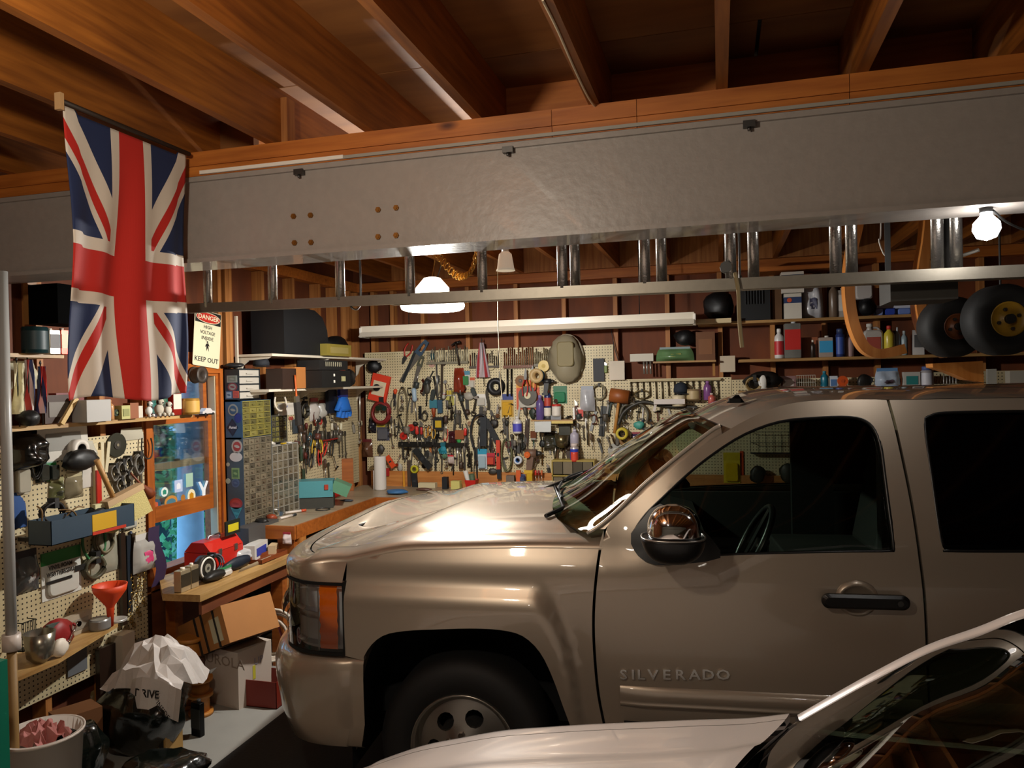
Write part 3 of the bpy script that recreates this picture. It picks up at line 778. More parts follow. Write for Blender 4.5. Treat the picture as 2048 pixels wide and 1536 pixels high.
# outline: lamp lower rear -> along bumper top to arch -> arch -> rocker -> seam up -> top edge back -> lamp top
arch_in = [p for p in arch if p[1] < lampB-0.02 and p[0] < 0]
aidx = next(i for i, p in enumerate(arch) if p[1] >= lampB-0.03)
outer = [(u_lamp, lampB-0.012), (arch[aidx][0], lampB-0.03)] + arch[aidx:] + [(an[0]+0.03, 0.42), (seamF[-1][0]-0.006, 0.42)] + [(a-0.006, b) for a, b in seam_f[::-1]]
tops = [(us_-0.006+(u_lamp-us_+0.006)*k/14, 0) for k in range(15)]
outer += [(a, w_top(a)-0.004) for a, _ in tops]
tside('front_fender', outer, [], M_tpaint, 0.03)
# flare lip around the arch
mb = MB()
def archlip(arc, mb, depth=0.10):
    n = len(arc)
    for k in range(n-1):
        a, b = arc[k], arc[k+1]
        mb.add([(a[0], sidev(*a)+0.002, a[1]), (b[0], sidev(*b)+0.002, b[1]), (b[0], sidev(*b)+depth, b[1]), (a[0], sidev(*a)+depth, a[1])], [(3, 2, 1, 0)], True)
archlip(arch, mb); o = mk('arch_lip', mb, M_tpaint, truck); mk('arch_lip', mirrored(mb), M_tpaint, truck)
# wheel well
well = MB()
cu = (arch[0][0]+an[0])/2
pts = [(p[0]-cu)*1.03+cu for p in arch]
for side in (0, 1):
    w_ = MB()
    arc2 = [((p[0]-cu)*1.02+cu, p[1]*1.01) for p in arch]+[(an[0]+0.01, 0.25)]
    arc2 = [(arch[0][0]-0.01, 0.25)]+arc2
    for k_ in range(len(arc2)-1):
        a, b = arc2[k_], arc2[k_+1]
        w_.add([(a[0], 0.05, a[1]), (b[0], 0.05, b[1]), (b[0], 0.5, b[1]), (a[0], 0.5, a[1])], [(0, 1, 2, 3)], True)
    w_.prism(arc2, 0.5, 0.51)
    mk('wheel_well', w_ if side == 0 else mirrored(w_), M_gapm, truck)
# ---- nose path, fender top, hood -----------------------------------
NU, NA = u_lamp, 0.0
def nose(t, out=0.0, e=0.5):
    """t 0..1 from the lamp rear edge round the corner to the centre of the nose"""
    f_ = t*PI/2; uc = u_lamp; a = 1.03+uc+out; a = 0.985+u_lamp+out
    s0 = sidev(u_lamp, 0.95)
    return (uc - a*math.sin(f_)**(2/3.0), s0 + (1.0-s0+0)*(1-math.cos(f_)**(2/3.6)) - out*(1-t)*0)
def topw(t): return w_top(u_lamp) - 0.035*t*0 + 0.03*math.sin(t*PI/2)
# perimeter from the cowl forward along the side top, then round the nose
per = []
for k in range(18):
    u = us_-0.01 + (u_lamp-us_+0.01)*k/18; per.append((u, sidev(u, w_top(u)), w_top(u)))
for k in range(25):
    t = k/24; u, v = nose(t)
    # at the lamp top the fender is at w_top; sits on the lamp
    w0 = w_top(u_lamp)*(1-smooth(0, .35, t)) + (lampT+0.055)*smooth(0, .35, t)
    vv = sidev(u_lamp, w_top(u_lamp))*(1-smooth(0, .2, t))+v*smooth(0, .2, t) if t < .2 else v
    per.append((u, max(vv, v), w0))
def inward(i, d):
    a = Vector(per[max(0, i-1)][:2]); b = Vector(per[min(len(per)-1, i+1)][:2]); t = (b-a).normalized()
    nrm = Vector((-t.y, t.x)) * -1
    # make it point to +v / +u
    c = Vector((0.0, 1.0)) - Vector(per[i][:2])
    if nrm.dot(c) < 0: nrm = -nrm
    return Vector(per[i][:2])+nrm*d
rings = [(-0.0015, -0.008), (-0.0008, 0.0), (0.006, 0.012), (0.018, 0.023), (0.040, 0.032), (0.075, 0.038), (0.105, 0.040)]
mb = MB(); n = len(per); kf = 18+3
vs = []
for i in range(n):
    for d, h in rings:
        q = inward(i, d); vs.append((q.x, q.y, per[i][2]+h*(1 if i < 18 else 1.0)))
k_ = len(rings); fs = [(i*k_+j, i*k_+j+1, (i+1)*k_+j+1, (i+1)*k_+j) for i in range(n-1) for j in range(k_-1)]
mb.add(vs, fs, True)
mk('fender_top', mb, M_tpaint, truck); mk('fender_top', mirrored(mb), M_tpaint, truck)
# nose side between fender panel and lamp/grille (above the lamp)
mb = MB(); vs = []; cols = 5
for i in range(18, n):
    t = (i-18)/24; u, v = nose(t)
    for j in range(cols):
        s = j/(cols-1); w_ = (lampT+0.006)*(1-s)+per[i][2]*s; vv = v*(1-s)+per[i][1]*s
        vs.append((u, vv-0.004*math.sin(s*PI), w_))
m_ = n-18
mb.add(vs, [(i*cols+j, i*cols+j+1, (i+1)*cols+j+1, (i+1)*cols+j) for i in range(m_-1) for j in range(cols-1)], True)
mk('front_header', mb, M_tpaint, truck); mk('front_header', mirrored(mb), M_tpaint, truck)
# hood
hr = [(u) for u in (0,)]
edge = [inward(i, 0.112) for i in range(n)]
def hoodpt(i, s):
    e = edge[i]; w0 = per[i][2]+0.040
    tt = i/(n-1)
    # rear edge of the hood sweeps forward in the middle
    uc = (us_-0.30)*(1-tt)+(edge[-1].x)*tt
    uc = uc if tt > 0 else uc
    v = e.y+(1.0-e.y)*s; sh = math.sin(s*PI/2)
    u = e.x+(uc-e.x)*(s**(1.35-0.4*smooth(0.3, 0.5, tt)))
    crown = 0.055*sh*(1-smooth(0.55, 1.0, tt)*0.55)
    crease = -0.020*math.exp(-((v-0.21)/0.05)**2)+0.014*smooth(0.24, 0.34, v)
    crease *= 1-smooth(0.34, 0.42, tt)
    drop = 0.075*smooth(0.45, 1.0, tt)*s
    return (u, v, w0+crown+crease-drop)
mb = MB(); ns = 26
vs = [hoodpt(i, (j/(ns-1))) for i in range(n) for j in range(ns)]
mb.add(vs, [(i*ns+j, i*ns+j+1, (i+1)*ns+j+1, (i+1)*ns+j) for i in range(n-1) for j in range(ns-1)], True)
# rear lip
mb.add([vs[j] for j in range(ns)]+[(vs[j][0]+0.01, vs[j][1], vs[j][2]-0.03) for j in range(ns)], [(j, j+ns, j+ns+1, j+1) for j in range(ns-1)], True)
hm = mirrored(mb); b_ = len(mb.v); mb.v += hm.v; mb.f += [[i+b_ for i in f] for f in hm.f]; mb.sm += hm.sm
mk('hood', mb, M_tpaint, truck)
# black underlay strip that paints the shade inside the shut line gap
mb = MB(); vs = []
for i in range(n):
    for d in (0.08, 0.14):
        q = inward(i, d); vs.append((q.x, q.y, per[i][2]+(0.022 if i < 15 else 0.004)))
mb.add(vs, [(i*2, i*2+1, i*2+3, i*2+2) for i in range(n-1)], True); mk('hood_gap', mb, M_gapm, truck); mk('hood_gap', mirrored(mb), M_gapm, truck)
# ---- headlamp, grille, bumper --------------------------------------
def noseband(t0, t1, w0, w1, out, nt=14, nw=4, bulge=0.0, ofn=None):
    mb = MB(); vs = []
    for i in range(nt):
        t = t0+(t1-t0)*i/(nt-1)
        for j in range(nw):
            s = j/(nw-1); o_ = out+bulge*math.sin(s*PI)+(ofn(s) if ofn else 0)
            u, v = nose(t, 0); a, b = nose(min(1, t+0.01)), nose(max(0, t-0.01)); d = Vector((a[0]-b[0], a[1]-b[1])).normalized()
            nr = Vector((-d.y, d.x)); nr = nr if nr.dot(Vector((0.3, -1))) > 0 or nr.x < -0.5 else -nr
            if nr.y > 0.2: nr = -nr
            vs.append((u+nr.x*o_, v+nr.y*o_, w0(t)*(1-s)+w1(t)*s if callable(w0) else w0+(w1-w0)*s))
    mb.add(vs, [(i*nw+j, i*nw+j+1, (i+1)*nw+j+1, (i+1)*nw+j) for i in range(nt-1) for j in range(nw-1)], True); return mb
hl = None
for mir in (False, True):
    f_ = (lambda m: mirrored(m)) if mir else (lambda m: m)
    base = noseband(0.0, 0.42, lampB, lampT, -0.05, 14, 3)
    house = mk('headlamp', f_(base), mat('#c8cccd', 0.3, 0.15), truck)
    mk('amber_reflector', f_(noseband(0.012, 0.088, lampB+0.012, lampT-0.012, -0.012, 5, 12, ofn=lambda s: 0.006*math.sin(s*30))), M_amber, house)
    mk('divider', f_(noseband(0.09, 0.097, lampB, lampT, -0.008, 2, 2)), M_steel, house)
    for (ta, tb, wa, wb_) in ((0.12, 0.24, lampB+0.16, lampT-0.03), (0.12, 0.24, lampB+0.02, lampB+0.13), (0.26, 0.38, lampB+0.16, lampT-0.03), (0.26, 0.38, lampB+0.02, lampB+0.13)):
        mk('reflector_bowl', f_(noseband(ta, tb, wa, wb_, -0.035, 6, 8, bulge=-0.05, ofn=lambda s: 0.004*math.cos(s*40))), mat('#c4c9cc', .3, .35), house)
    mk('lamp_bulb', f_(MB().sphere((nose(0.2)[0]+0.06, nose(0.2)[1]+0.06, lampT-0.09), 0.015)), M_chrome, house)
    mk('lens', f_(noseband(0.0, 0.42, lampB+0.002, lampT-0.002, 0.002, 16, 4, bulge=0.006)), M_clear, house)
    mk('lens_border', f_(noseband(0.0, 0.42, lampT-0.008, lampT+0.006, 0.004, 16, 2)), M_gapm, house)
    mk('lens_border', f_(noseband(0.0, 0.42, lampB-0.012, lampB+0.004, 0.004, 16, 2)), M_gapm, house)
    rear = MB().box(u_lamp-0.002, u_lamp+0.004, -0.001, 0.05, lampB-0.01, lampT+0.004); rear.v = [Vector((p.x, p.y+sidev(u_lamp, .93), p.z)) for p in rear.v]
    mk('lens_border', f_(rear), M_gapm, house)
    g = noseband(0.43, 1.0, lampB-0.03, lampT+0.03, -0.01, 16, 2)
    gr = mk('grille', f_(g), M_dark, truck)
    mk('grille_bar', f_(noseband(0.43, 1.0, (lampB+lampT)/2-0.035, (lampB+lampT)/2+0.035, 0.015, 16, 4, bulge=0.012)), M_chrome, gr)
    for k in range(3): mk('grille_slat', f_(noseband(0.43, 1.0, lampB+0.01+0.04*k, lampB+0.022+0.04*k, 0.004, 16, 2)), M_steel, gr)
    # bumper: wraps from the wheel opening to the centre
    mb = MB(); vs = []
    prof = [(-0.06, lampB-0.022), (0.0, lampB-0.026), (0.035, lampB-0.045), (0.048, lampB-0.10), (0.045, lampB-0.18), (0.03, lampB-0.30), (0.0, lampB-0.40), (-0.06, lampB-0.43)]
    st_ = [(arch[aidx][0]-0.0-(arch[aidx][0]-u_lamp)*k/4, 'side') for k in range(4)]
    rows = []
    for u, _ in st_: rows.append([(u - (0.02 if z < lampB-0.3 else 0), sidev(u, 0.7)-o_*0.35*(1 if o_ > 0 else -0.0)+(0.05 if o_ < 0 else 0), z) for o_, z in prof])
    for k in range(22):
        t = k/21; u, v = nose(t); a, b = nose(min(1, t+.01)), nose(max(0, t-.01)); d = Vector((a[0]-b[0], a[1]-b[1])).normalized(); nr = Vector((d.y, -d.x))
        if nr.dot(Vector((-0.5, -1 if t < .7 else 0))) < 0: nr = -nr
        sc = 0.35+0.65*smooth(0, 0.3, t)+0.6*smooth(0.3, .8, t)
        rows.append([(u+nr.x*o_*(sc if o_ > 0 else 1), v+nr.y*o_*(sc if o_ > 0 else 1), z) for o_, z in prof])
    pn = len(prof)
    mb.add([p for r_ in rows for p in r_], [(i*pn+j, (i+1)*pn+j, (i+1)*pn+j+1, i*pn+j+1) for i in range(len(rows)-1) for j in range(pn-1)], True)
    mk('bumper', f_(mb), M_tpaint, truck)
# ---- front door ------------------------------------------------------
def px_uw(l, n=4, dv=0.0): return crv(tp(l, dv), n)
win_px = [(1268, 1062), (1290, 1030), (1320, 1000), (1375, 948), (1430, 905), (1490, 868), (1560, 843), (1640, 835), (1700, 834), (1732, 842), (1752, 862), (1764, 900), (1772, 960), (1781, 1030), (1789, 1096), (1780, 1104), (1700, 1105), (1560, 1108), (1440, 1112), (1360, 1122), (1310, 1125), (1278, 1108), (1264, 1085)]
win1 = crv(tp(win_px), 3, True)
seam_r = crv(tp([(1776, 800), (1790, 850), (1808, 930), (1824, 1010), (1838, 1100), (1848, 1180), (1853, 1260), (1856, 1340)]), 3)
apil = tp([(1210, 1058), (1232, 1033), (1296, 978), (1360, 925), (1420, 882), (1444, 868), (1500, 836), (1560, 812), (1620, 802), (1700, 799), (1776, 799)])
apil = crv(apil, 3)
g = 0.0055
door = [(a+g, b) for a, b in seam_f[::-1]]
door = [(seamF[-1][0]+g, 0.42)]+door+apil[1:-1]+[(a-g, b) for a, b in seam_r]+[(seam_r[-1][0]+0.015, 0.42)]
tside('front_door', door, [win1], M_tpaint, 0.028)
def glasspane(name, loop, m, dv=0.022, both=True):
    # slightly enlarged
    cx = sum(p[0] for p in loop)/len(loop); cy = sum(p[1] for p in loop)/len(loop)
    big = [(cx+(a-cx)*1.015, cy+(b-cy)*1.02) for a, b in loop]
    mb = panel(big, [], lambda a, b: (a, sidev(a, b)+dv, b), 0.06, 0.003)
    o = mk(name, mb, m, truck)
    if both: mk(name, mirrored(mb), m, truck)
    return o
glasspane('side_window', win1, M_sideglass)
def frame(loop, m, r=0.006, dv=0.004, nm='window_seal', both=True):
    P = [(a, sidev(a, b)+dv, b) for a, b in loop]
    mb = MB().tube(P, r, 6, True); mk(nm, mb, m, truck)
    if both: mk(nm, mirrored(mb), m, truck)
frame(win1, M_blackpl, 0.009, 0.008)
# small black mirror sail at the window's front corner
sail = px_uw([(1266, 1062), (1290, 1031), (1330, 1003), (1400, 1000), (1440, 1108), (1310, 1124), (1278, 1108)], 1)
# ---- cab rear side / rear door -----------------------------------------
win2 = crv(tp([(1850, 850), (1862, 832), (1890, 826), (1960, 824), (2060, 823), (2200, 826), (2260, 840), (2275, 870), (2280, 980), (2285, 1080), (2260, 1103), (2050, 1104), (1900, 1103), (1888, 1096), (1878, 1050), (1864, 950)]), 3, True)
uR = win2[0][0]+0.95
uB = 3.05
rear = [(a+g, b) for a, b in seam_r]
rear = [(seam_r[-1][0]+0.015+g, 0.42)][::1]+rear[::-1]
rt = tp([(1776, 799), (1850, 798), (1950, 797), (2048, 797)])
wtop_r = rt[0][1]
rear = rear + [(rear[-1][0]+k*(uB-0.25-rear[-1][0])/8, rear[-1][1]) for k in range(1, 9)] + [(uB-0.1, 1.45), (uB, 1.20), (uB, 0.42)]
tside('rear_door', rear, [win2], M_tpaint, 0.045)
glasspane('rear_side_window', win2, M_privacy, 0.018)
frame(win2, M_blackpl, 0.008, 0.006)
# bed with rear wheel opening
uW = 3.55; bed_end = 4.75
ra = [(uW-0.52+0.0, 0.45), (uW-0.50, 0.62), (uW-0.40, 0.80), (uW-0.25, 0.88), (uW+0.25, 0.88), (uW+0.40, 0.80), (uW+0.50, 0.62), (uW+0.52, 0.45)]
ra = crv(ra, 3)
bedo = [(uB+0.02, 0.45)]+ra+[(bed_end, 0.45), (bed_end, 1.30), (uB+0.02, 1.30)]
tside('bed_side', bedo, [], M_tpaint, 0.06)
mb = MB().box(uB+0.02, bed_end, 0.10, TW-0.10, 0.78, 0.82).box(bed_end-0.04, bed_end, 0.05, TW-0.05, 0.5, 1.3).box(uB+0.02, uB+0.05, 0.05, TW-0.05, 0.5, 1.30)
mk('bed_floor', mb, M_tpaint, truck)
# rocker / frame underneath, cab floor
mk('underbody', MB().box(-0.75, 4.7, 0.35, TW-0.35, 0.38, 0.50).box(0.62, uB, 0.03, TW-0.03, 0.40, 0.52), M_gapm, truck)
# ---- roof -------------------------------------------------------------
edge_r = apil  # (u,w) near-side top edge from the cowl up to the rear
iroof = next(i for i, p in enumerate(apil) if p[0] >= thit(1441, 851)[0])
redge = apil[iroof:]+[(apil[-1][0]+k*(uB-0.25-apil[-1][0])/8, apil[-1][1]) for k in range(1, 9)]
nr_ = 21; mb = MB(); vs = []
def rooffn(i, s):
    u, w = redge[i]; v0 = sidev(u, w); v = v0+(TW-2*v0)*s
    c = 1-abs(2*s-1)**3.2
    front = -0.085*(1-abs(2*s-1)**2)*(1-smooth(0, 0.35, (u-redge[0][0])/1.0))
    rise = 0.03+0.015*smooth(0, 0.5, u-redge[0][0])
    # roof meets the flat line quickly: the front of the side edge is lower than the centre
    return (u+front, v, w+rise*c)
for i in range(len(redge)):
    for j in range(nr_): vs.append(rooffn(i, j/(nr_-1)))
mb.add(vs, [(i*nr_+j, (i+1)*nr_+j, (i+1)*nr_+j+1, i*nr_+j+1) for i in range(len(redge)-1) for j in range(nr_-1)], True)
# front and rear lips
for (a, dz) in ((0, -0.018),):
    mb.add([vs[j] for j in range(nr_)]+[(vs[j][0]+0.006, vs[j][1], vs[j][2]+dz) for j in range(nr_)], [(j, j+nr_, j+nr_+1, j+1) for j in range(nr_-1)], True)
mk('roof', mb, M_tpaint, truck)
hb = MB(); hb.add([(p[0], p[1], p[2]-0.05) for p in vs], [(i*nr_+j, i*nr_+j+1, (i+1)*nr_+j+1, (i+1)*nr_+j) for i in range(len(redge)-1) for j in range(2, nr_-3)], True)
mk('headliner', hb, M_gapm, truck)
last = len(redge)-1
cb = MB(); rl = [vs[last*nr_+j] for j in range(nr_)]
cb.add(rl+[(uB, p[1], 1.20) for p in rl], [(j, j+1, nr_+j+1, nr_+j) for j in range(nr_-1)], False)
cb.box(uB-0.02, uB, 0.06, TW-0.06, 0.5, 1.20)
mk('cab_back', cb, M_tpaint, truck)
an_ = MB().box(-0.01, 0.04, -0.02, 0.02, 0, 0.02).add([(-0.02, -0.01, 0), (0.06, -0.01, 0), (0.06, 0.01, 0), (-0.02, 0.01, 0), (0.02, -0.003, 0.036), (0.035, -0.003, 0.036), (0.035, 0.003, 0.036), (0.02, 0.003, 0.036)],
      [(0, 1, 5, 4), (1, 2, 6, 5), (2, 3, 7, 6), (3, 0, 4, 7), (4, 5, 6, 7)], True)
q = tray(1462, 800, 0.55)
mk('roof_antenna', an_, M_blackpl, truck, T(q.x, 0.55, 1.80))
# ---- windshield, A pillars' moulding, cowl -----------------------------
wsb = tp([(1174, 1066), (1202, 1048), (1238, 1017), (1294, 963), (1357, 911), (1421, 862), (1440, 851)])
wsb = crv(wsb, 4)
mb = MB(); nw = 25; vs = []
nL = len(wsb)
def wsfn(i, s):
    u, w = wsb[i]; v0 = sidev(max(u, 0.7), w)+0.012; v = v0+(TW-2*v0)*s
    c = 1-abs(2*s-1)**2.4; a = i/(nL-1)
    return (u-(0.285*(1-a)+0.09*a)*c, v, w+0.03*c*a+0.02*c*(1-a))
for i in range(nL):
    for j in range(nw): vs.append(wsfn(i, j/(nw-1)))
mb.add(vs, [(i*nw+j, (i+1)*nw+j, (i+1)*nw+j+1, i*nw+j+1) for i in range(nL-1) for j in range(nw-1)], True)
mk('windshield', mb, M_wsglass, truck)
mk('windshield_border', MB().tube([(p[0]+0.006, p[1], p[2]-0.004) for p in [vs[(nL-1)*nw+j] for j in range(nw)]], 0.005, 6), M_blackpl, truck)
for s in (0, 1):
    pts = [(p[0], sidev(max(p[0], .7), p[1])-0.002, p[1]) for p in wsb]
    m_b = MB().tube(pts, 0.0085, 6); mk('pillar_moulding', m_b if s == 0 else mirrored(m_b), mat('#cfc5b5', 0.25, 0.4, coat=1.0), truck)
# pillar filler between moulding and door top edge
mb = MB(); vs2 = []
ap_u = apil[:iroof+1]
for k in range(len(ap_u)):
    u, w = ap_u[k]; v0 = sidev(u, w)
    # closest ws point by parameter
    q = wsb[min(nL-1, int(k*(nL-1)/max(1, len(ap_u)-1)))]
    vs2 += [(u, v0, w), ((u+q[0])/2, v0+0.002, (w+q[1])/2+0.006), (q[0], sidev(max(q[0], .7), q[1])+0.01, q[1])]
mb.add(vs2, [(3*i+j, 3*i+j+1, 3*i+j+4, 3*i+j+3) for i in range(len(ap_u)-1) for j in range(2)], True)
mk('a_pillar', mb, M_tpaint, truck); mk('a_pillar', mirrored(mb), M_tpaint, truck)
# cowl: black louvred panel between the hood's rear edge and the windshield base
mb = MB(); vs3 = []
for j in range(ns*2-1):
    s = j/(ns*2-2)
    h = hoodpt(0, s*2) if s <= 0.5 else hoodpt(0, (1-s)*2)
    hv = h[1] if s <= 0.5 else TW-h[1]
    sv = (hv-0.1)/(TW-0.2); wq = wsfn(0, max(0, min(1, sv)))
    vs3 += [(h[0]+0.012, hv, h[2]-0.028), ((h[0]+wq[0])/2, hv, h[2]-0.022), (wq[0]+0.01, hv, wq[2]-0.006)]
mb.add(vs3, [(3*i+j, 3*i+j+1, 3*i+j+4, 3*i+j+3) for i in range(ns*2-2) for j in range(2)], True)
cowl = mk('cowl', mb, M_blackpl, truck)
for k in range(22):
    s = 0.14+0.03*k; h = hoodpt(0, s*2) if s <= 0.5 else hoodpt(0, (1-s)*2); hv = h[1] if s <= .5 else TW-h[1]
    wq = wsfn(0, max(0, min(1, (hv-0.1)/(TW-0.2))))
    L_ = (wq[0]-h[0])*0.55
    mk('louver', MB().box(0.03, L_+0.03, -0.004, 0.004, 0, 0.008), M_rubber, cowl, T(h[0], hv, h[2]-0.022))
sil = [(us_-0.10, 0.10), (us_+0.0, 0.10)]
mb = MB().add([(us_-0.16, 0.13, w_top(us_)+0.043), (us_-0.02, 0.09, w_top(us_)+0.035), (us_-0.02, 0.20, w_top(us_)+0.055), (us_-0.17, 0.24, w_top(us_)+0.05)], [(0, 1, 2, 3)])
for (va, vb, tilt_) in ((0.35, 0.98, 0), (1.0, 1.6, 0)):
    pa = wsfn(0, (va-0.1)/1.8); i1 = nL//6; pb = wsfn(i1, (vb-0.1)/1.8)
    wp = mk('wiper', MB().tube([(pa[0]-0.05, pa[1], pa[2]+0.012), (pa[0]+0.02, pa[1]+0.12, pa[2]+0.03), (pb[0]-0.02, pb[1]-0.15, pb[2]+0.028)], 0.010, 6), M_blackpl, truck)
    mk('wiper_blade', MB().tube([(wsfn(i1, (vb-0.1-0.45+0.05*k)/1.8)[0]-0.012, vb-0.45+0.05*k+0.05, wsfn(i1, (vb-0.1-0.45+0.05*k)/1.8)[2]+0.016) for k in range(11)], 0.008, 6), M_rubber, wp)
# ---- door handle, moulding, badge, mirror -------------------------------
hx, hz = thit(1725, 1198)
hd = MB()
hd.rbox(0, 0, 0, 0.315, 0.035, 0.055, 0.026, 6)
hv = sidev(hx, hz)
dh = mk('door_handle', hd, M_blackpl, truck, T(hx, hv-0.035, hz))
mk('handle_recess', MB().lathe([(0.001, 0.002), (0.03, 0.003), (0.050, 0.008), (0.056, 0.014), (0.062, 0.012), (0.068, 0.002), (0.072, -0.002)], 24, RX(R(90)) @ Matrix.Diagonal((1.15, 1, 1, 1)) ), M_tpaint, truck, T(hx-0.02, hv+0.001, hz))
mk('lock_cylinder', MB().cyl((0, 0, 0), (0, -0.004, 0), 0.011, n=12), M_steeld, dh, T(0.12, -0.018, 0))
mz0 = thit(1240, 1371); mz1 = thit(1243, 1412)
mo = MB(); pr = [(0, 0), (-0.014, 0.006), (-0.018, 0.018), (-0.010, 0.024), (-0.020, 0.034), (-0.016, (mz0[1]-mz1[1])-0.012), (0, (mz0[1]-mz1[1]))]
def strip(u0, u1, zb_):
    m_ = MB(); vs = []
    for k in range(13):
        u = u0+(u1-u0)*k/12; sc = 0.3 if k == 0 else 1
        for d, h in pr: vs.append((u, sidev(u, zb_+h)+d*sc, zb_+h))
    q_ = len(pr); m_.add(vs, [(i*q_+j, (i+1)*q_+j, (i+1)*q_+j+1, i*q_+j+1) for i in range(12) for j in range(q_-1)], True); return m_
mk('door_moulding', strip(mz0[0], seam_r[-1][0]-0.02, mz1[1]), M_tpaint, truck)
mk('door_moulding', strip(seam_r[-1][0]+0.04, uB-0.05, mz1[1]), M_tpaint, truck)
badge = bpy.data.objects.new('badge', None); COL.objects.link(badge); badge.parent = truck
ba, bb = thit(1238, 1350), thit(1457, 1352)
letters = 'SILVERADO'; M_badge = mat('#c8c5be', 0.12, 0.95)
xsb = [1247, 1266, 1282, 1306, 1333, 1360, 1389, 1416, 1446]
for ch_, px in zip(letters, xsb):
    q = thit(px, 1349)
    text(badge, ch_, 0.056, T(q[0], sidev(*q)-0.004, q[1]), M_badge, 'letter', 0.004, bold=0.001, sx=1.2)
# mirror
mc = tray(1346, 1062, -0.14)
mir_ = mk('side_mirror', MB().grid(14, 12, lambda a, b: (mc.x+0.0+0.135*(a*2-1)*(1-0.12*abs(b*2-1)**2) , mc.y+0.02-0.085*math.sqrt(max(0, 1-abs(a*2-1)**3))*math.sqrt(max(0, 1-abs(b*2-1)**3)), mc.z-0.03+0.14*(b*2-1))), M_blackpl, truck)
bpy.data.objects.remove(mir_)
def ell(c, rx, ry, rz, z0, z1, p=2.6, n=22, m=10):
    mb = MB(); vs = []
    for j in range(m+1):
        z = z0+(z1-z0)*j/m; sc = max(0.02, 1-abs(z/rz)**p)**(1/p)
        for i in range(n):
            a = 2*PI*i/n; ca, sa = math.cos(a), math.sin(a)
            vs.append((c[0]+rx*sc*math.copysign(abs(ca)**(2/2.6), ca), c[1]+ry*sc*math.copysign(abs(sa)**(2/2.6), sa), c[2]+z))
    mb.add(vs, [(j*n+i, j*n+(i+1) % n, (j+1)*n+(i+1) % n, (j+1)*n+i) for j in range(m) for i in range(n)], True)
    mb.f.append([i for i in range(n)][::-1]); mb.sm.append(False); mb.f.append([m*n+i for i in range(n)]); mb.sm.append(False); return mb
mcx, mcy, mcz = mc
for mirr in (False, True):
    f_ = mirrored if mirr else (lambda m: m)
    sm0 = mk('side_mirror', f_(ell((mcx, mcy, mcz), 0.122, 0.10, 0.125, -0.118, -0.022, 2.4)), M_blackpl, truck)
    mk('mirror_cap', f_(ell((mcx+0.004, mcy, mcz), 0.100, 0.09, 0.100, -0.022, 0.098, 2.3)), M_chrome, sm0)
    mk('mirror_trim', f_(MB().tube([(mcx+0.118*math.copysign(abs(math.cos(2*PI*i/24))**(2/2.6), math.cos(2*PI*i/24)), mcy+0.10*math.copysign(abs(math.sin(2*PI*i/24))**(2/2.6), math.sin(2*PI*i/24)), mcz-0.021) for i in range(24)], 0.004, 5, True)), M_steel, sm0)
    ar = MB()
    s0 = px_uw([(1262, 1066), (1285, 1036), (1320, 1006), (1380, 1040), (1425, 1080), (1440, 1114), (1370, 1126), (1310, 1128), (1276, 1110), (1262, 1086)], 2)
    ar = panel(s0, [], lambda a, b: (a, sidev(a, b)-0.016, b), 0.05, 0.03)
    mk('mirror_mount', f_(ar), M_blackpl, sm0)
    mk('mirror_arm', f_(MB().cbox(mcx+0.02, (mcy+0.06)/2+0.01, mcz-0.075, 0.11, abs(mcy)+0.06, 0.06)), M_blackpl, sm0)
# ---- wheels ---------------------------------------------------------------
def wheel(u, v, s, rt_=0.372, rr=0.228):
    o = bpy.data.objects.new('wheel', None); COL.objects.link(o); o.parent = truck
    o.matrix_local = T(u, v, rt_) @ (RZ(PI) if s < 0 else Matrix())
    X_ = RX(R(90))       # lathe z -> -y (towards viewer)
    mk('tire', MB().lathe([(rr-0.01, -0.02), (rr+0.012, 0.004), (rr+0.05, 0.016), (rt_-0.045, 0.012), (rt_-0.015, -0.008), (rt_, -0.045), (rt_, -0.20), (rt_-0.03, -0.24), (rr, -0.235)], 40, X_, True, False), M_rubber, o)
    # alloy wheel with six windows
    hl = []
    for k in range(6):
        a0 = R(60*k+8); hl.append([(0.128*math.cos(a0)+ (0.036*math.cos(t_)*math.cos(a0)-0.041*math.sin(t_)*math.sin(a0)), 0.128*math.sin(a0)+(0.036*math.cos(t_)*math.sin(a0)+0.041*math.sin(t_)*math.cos(a0))) for t_ in [2*PI*i/12 for i in range(12)]])
    circ = [(0.195*math.cos(2*PI*i/36), 0.195*math.sin(2*PI*i/36)) for i in range(36)]
    disc = panel(circ, hl, lambda a, b: (a, -0.0+0.028*(math.hypot(a, b)/0.195)**2-0.03*math.exp(-(math.hypot(a, b)/0.07)**2)+0.012, b), 0.03, 0.03)
    mk('wheel_face', disc, mat('#8d8880', 0.3, 0.9), o)
    mk('rim', MB().lathe([(0.19, -0.045), (0.196, -0.035), (0.212, -0.012), (0.226, 0.006), (rr+0.002, 0.0), (rr, -0.2), (0.15, -0.2)], 40, X_, True, False), mat('#9c978e', 0.25, 0.9), o)
    mk('hub_cap', MB().lathe([(0.045, -0.01), (0.045, 0.02), (0.034, 0.032), (0.001, 0.036)], 20, X_), M_chrome, o)
    nut = MB().cyl((0, 0, 0), (0, -0.022, 0), 0.0125, n=6, smooth=False).mesh('lug_nut'); nut.materials.append(M_chrome)
    for k in range(6): mk('lug_nut', nut, None, o, T(0.068*math.cos(R(60*k+30)), -0.008, 0.068*math.sin(R(60*k+30))))
    mk('hub', MB().cyl((0, 0.03, 0), (0, 0.2, 0), 0.12), M_gapm, o)
q = tray(925, 1512, 0.05)
wheel(q.x, 0.055, 1); wheel(q.x, TW-0.055, -1); wheel(uW, 0.055, 1); wheel(uW, TW-0.055, -1)
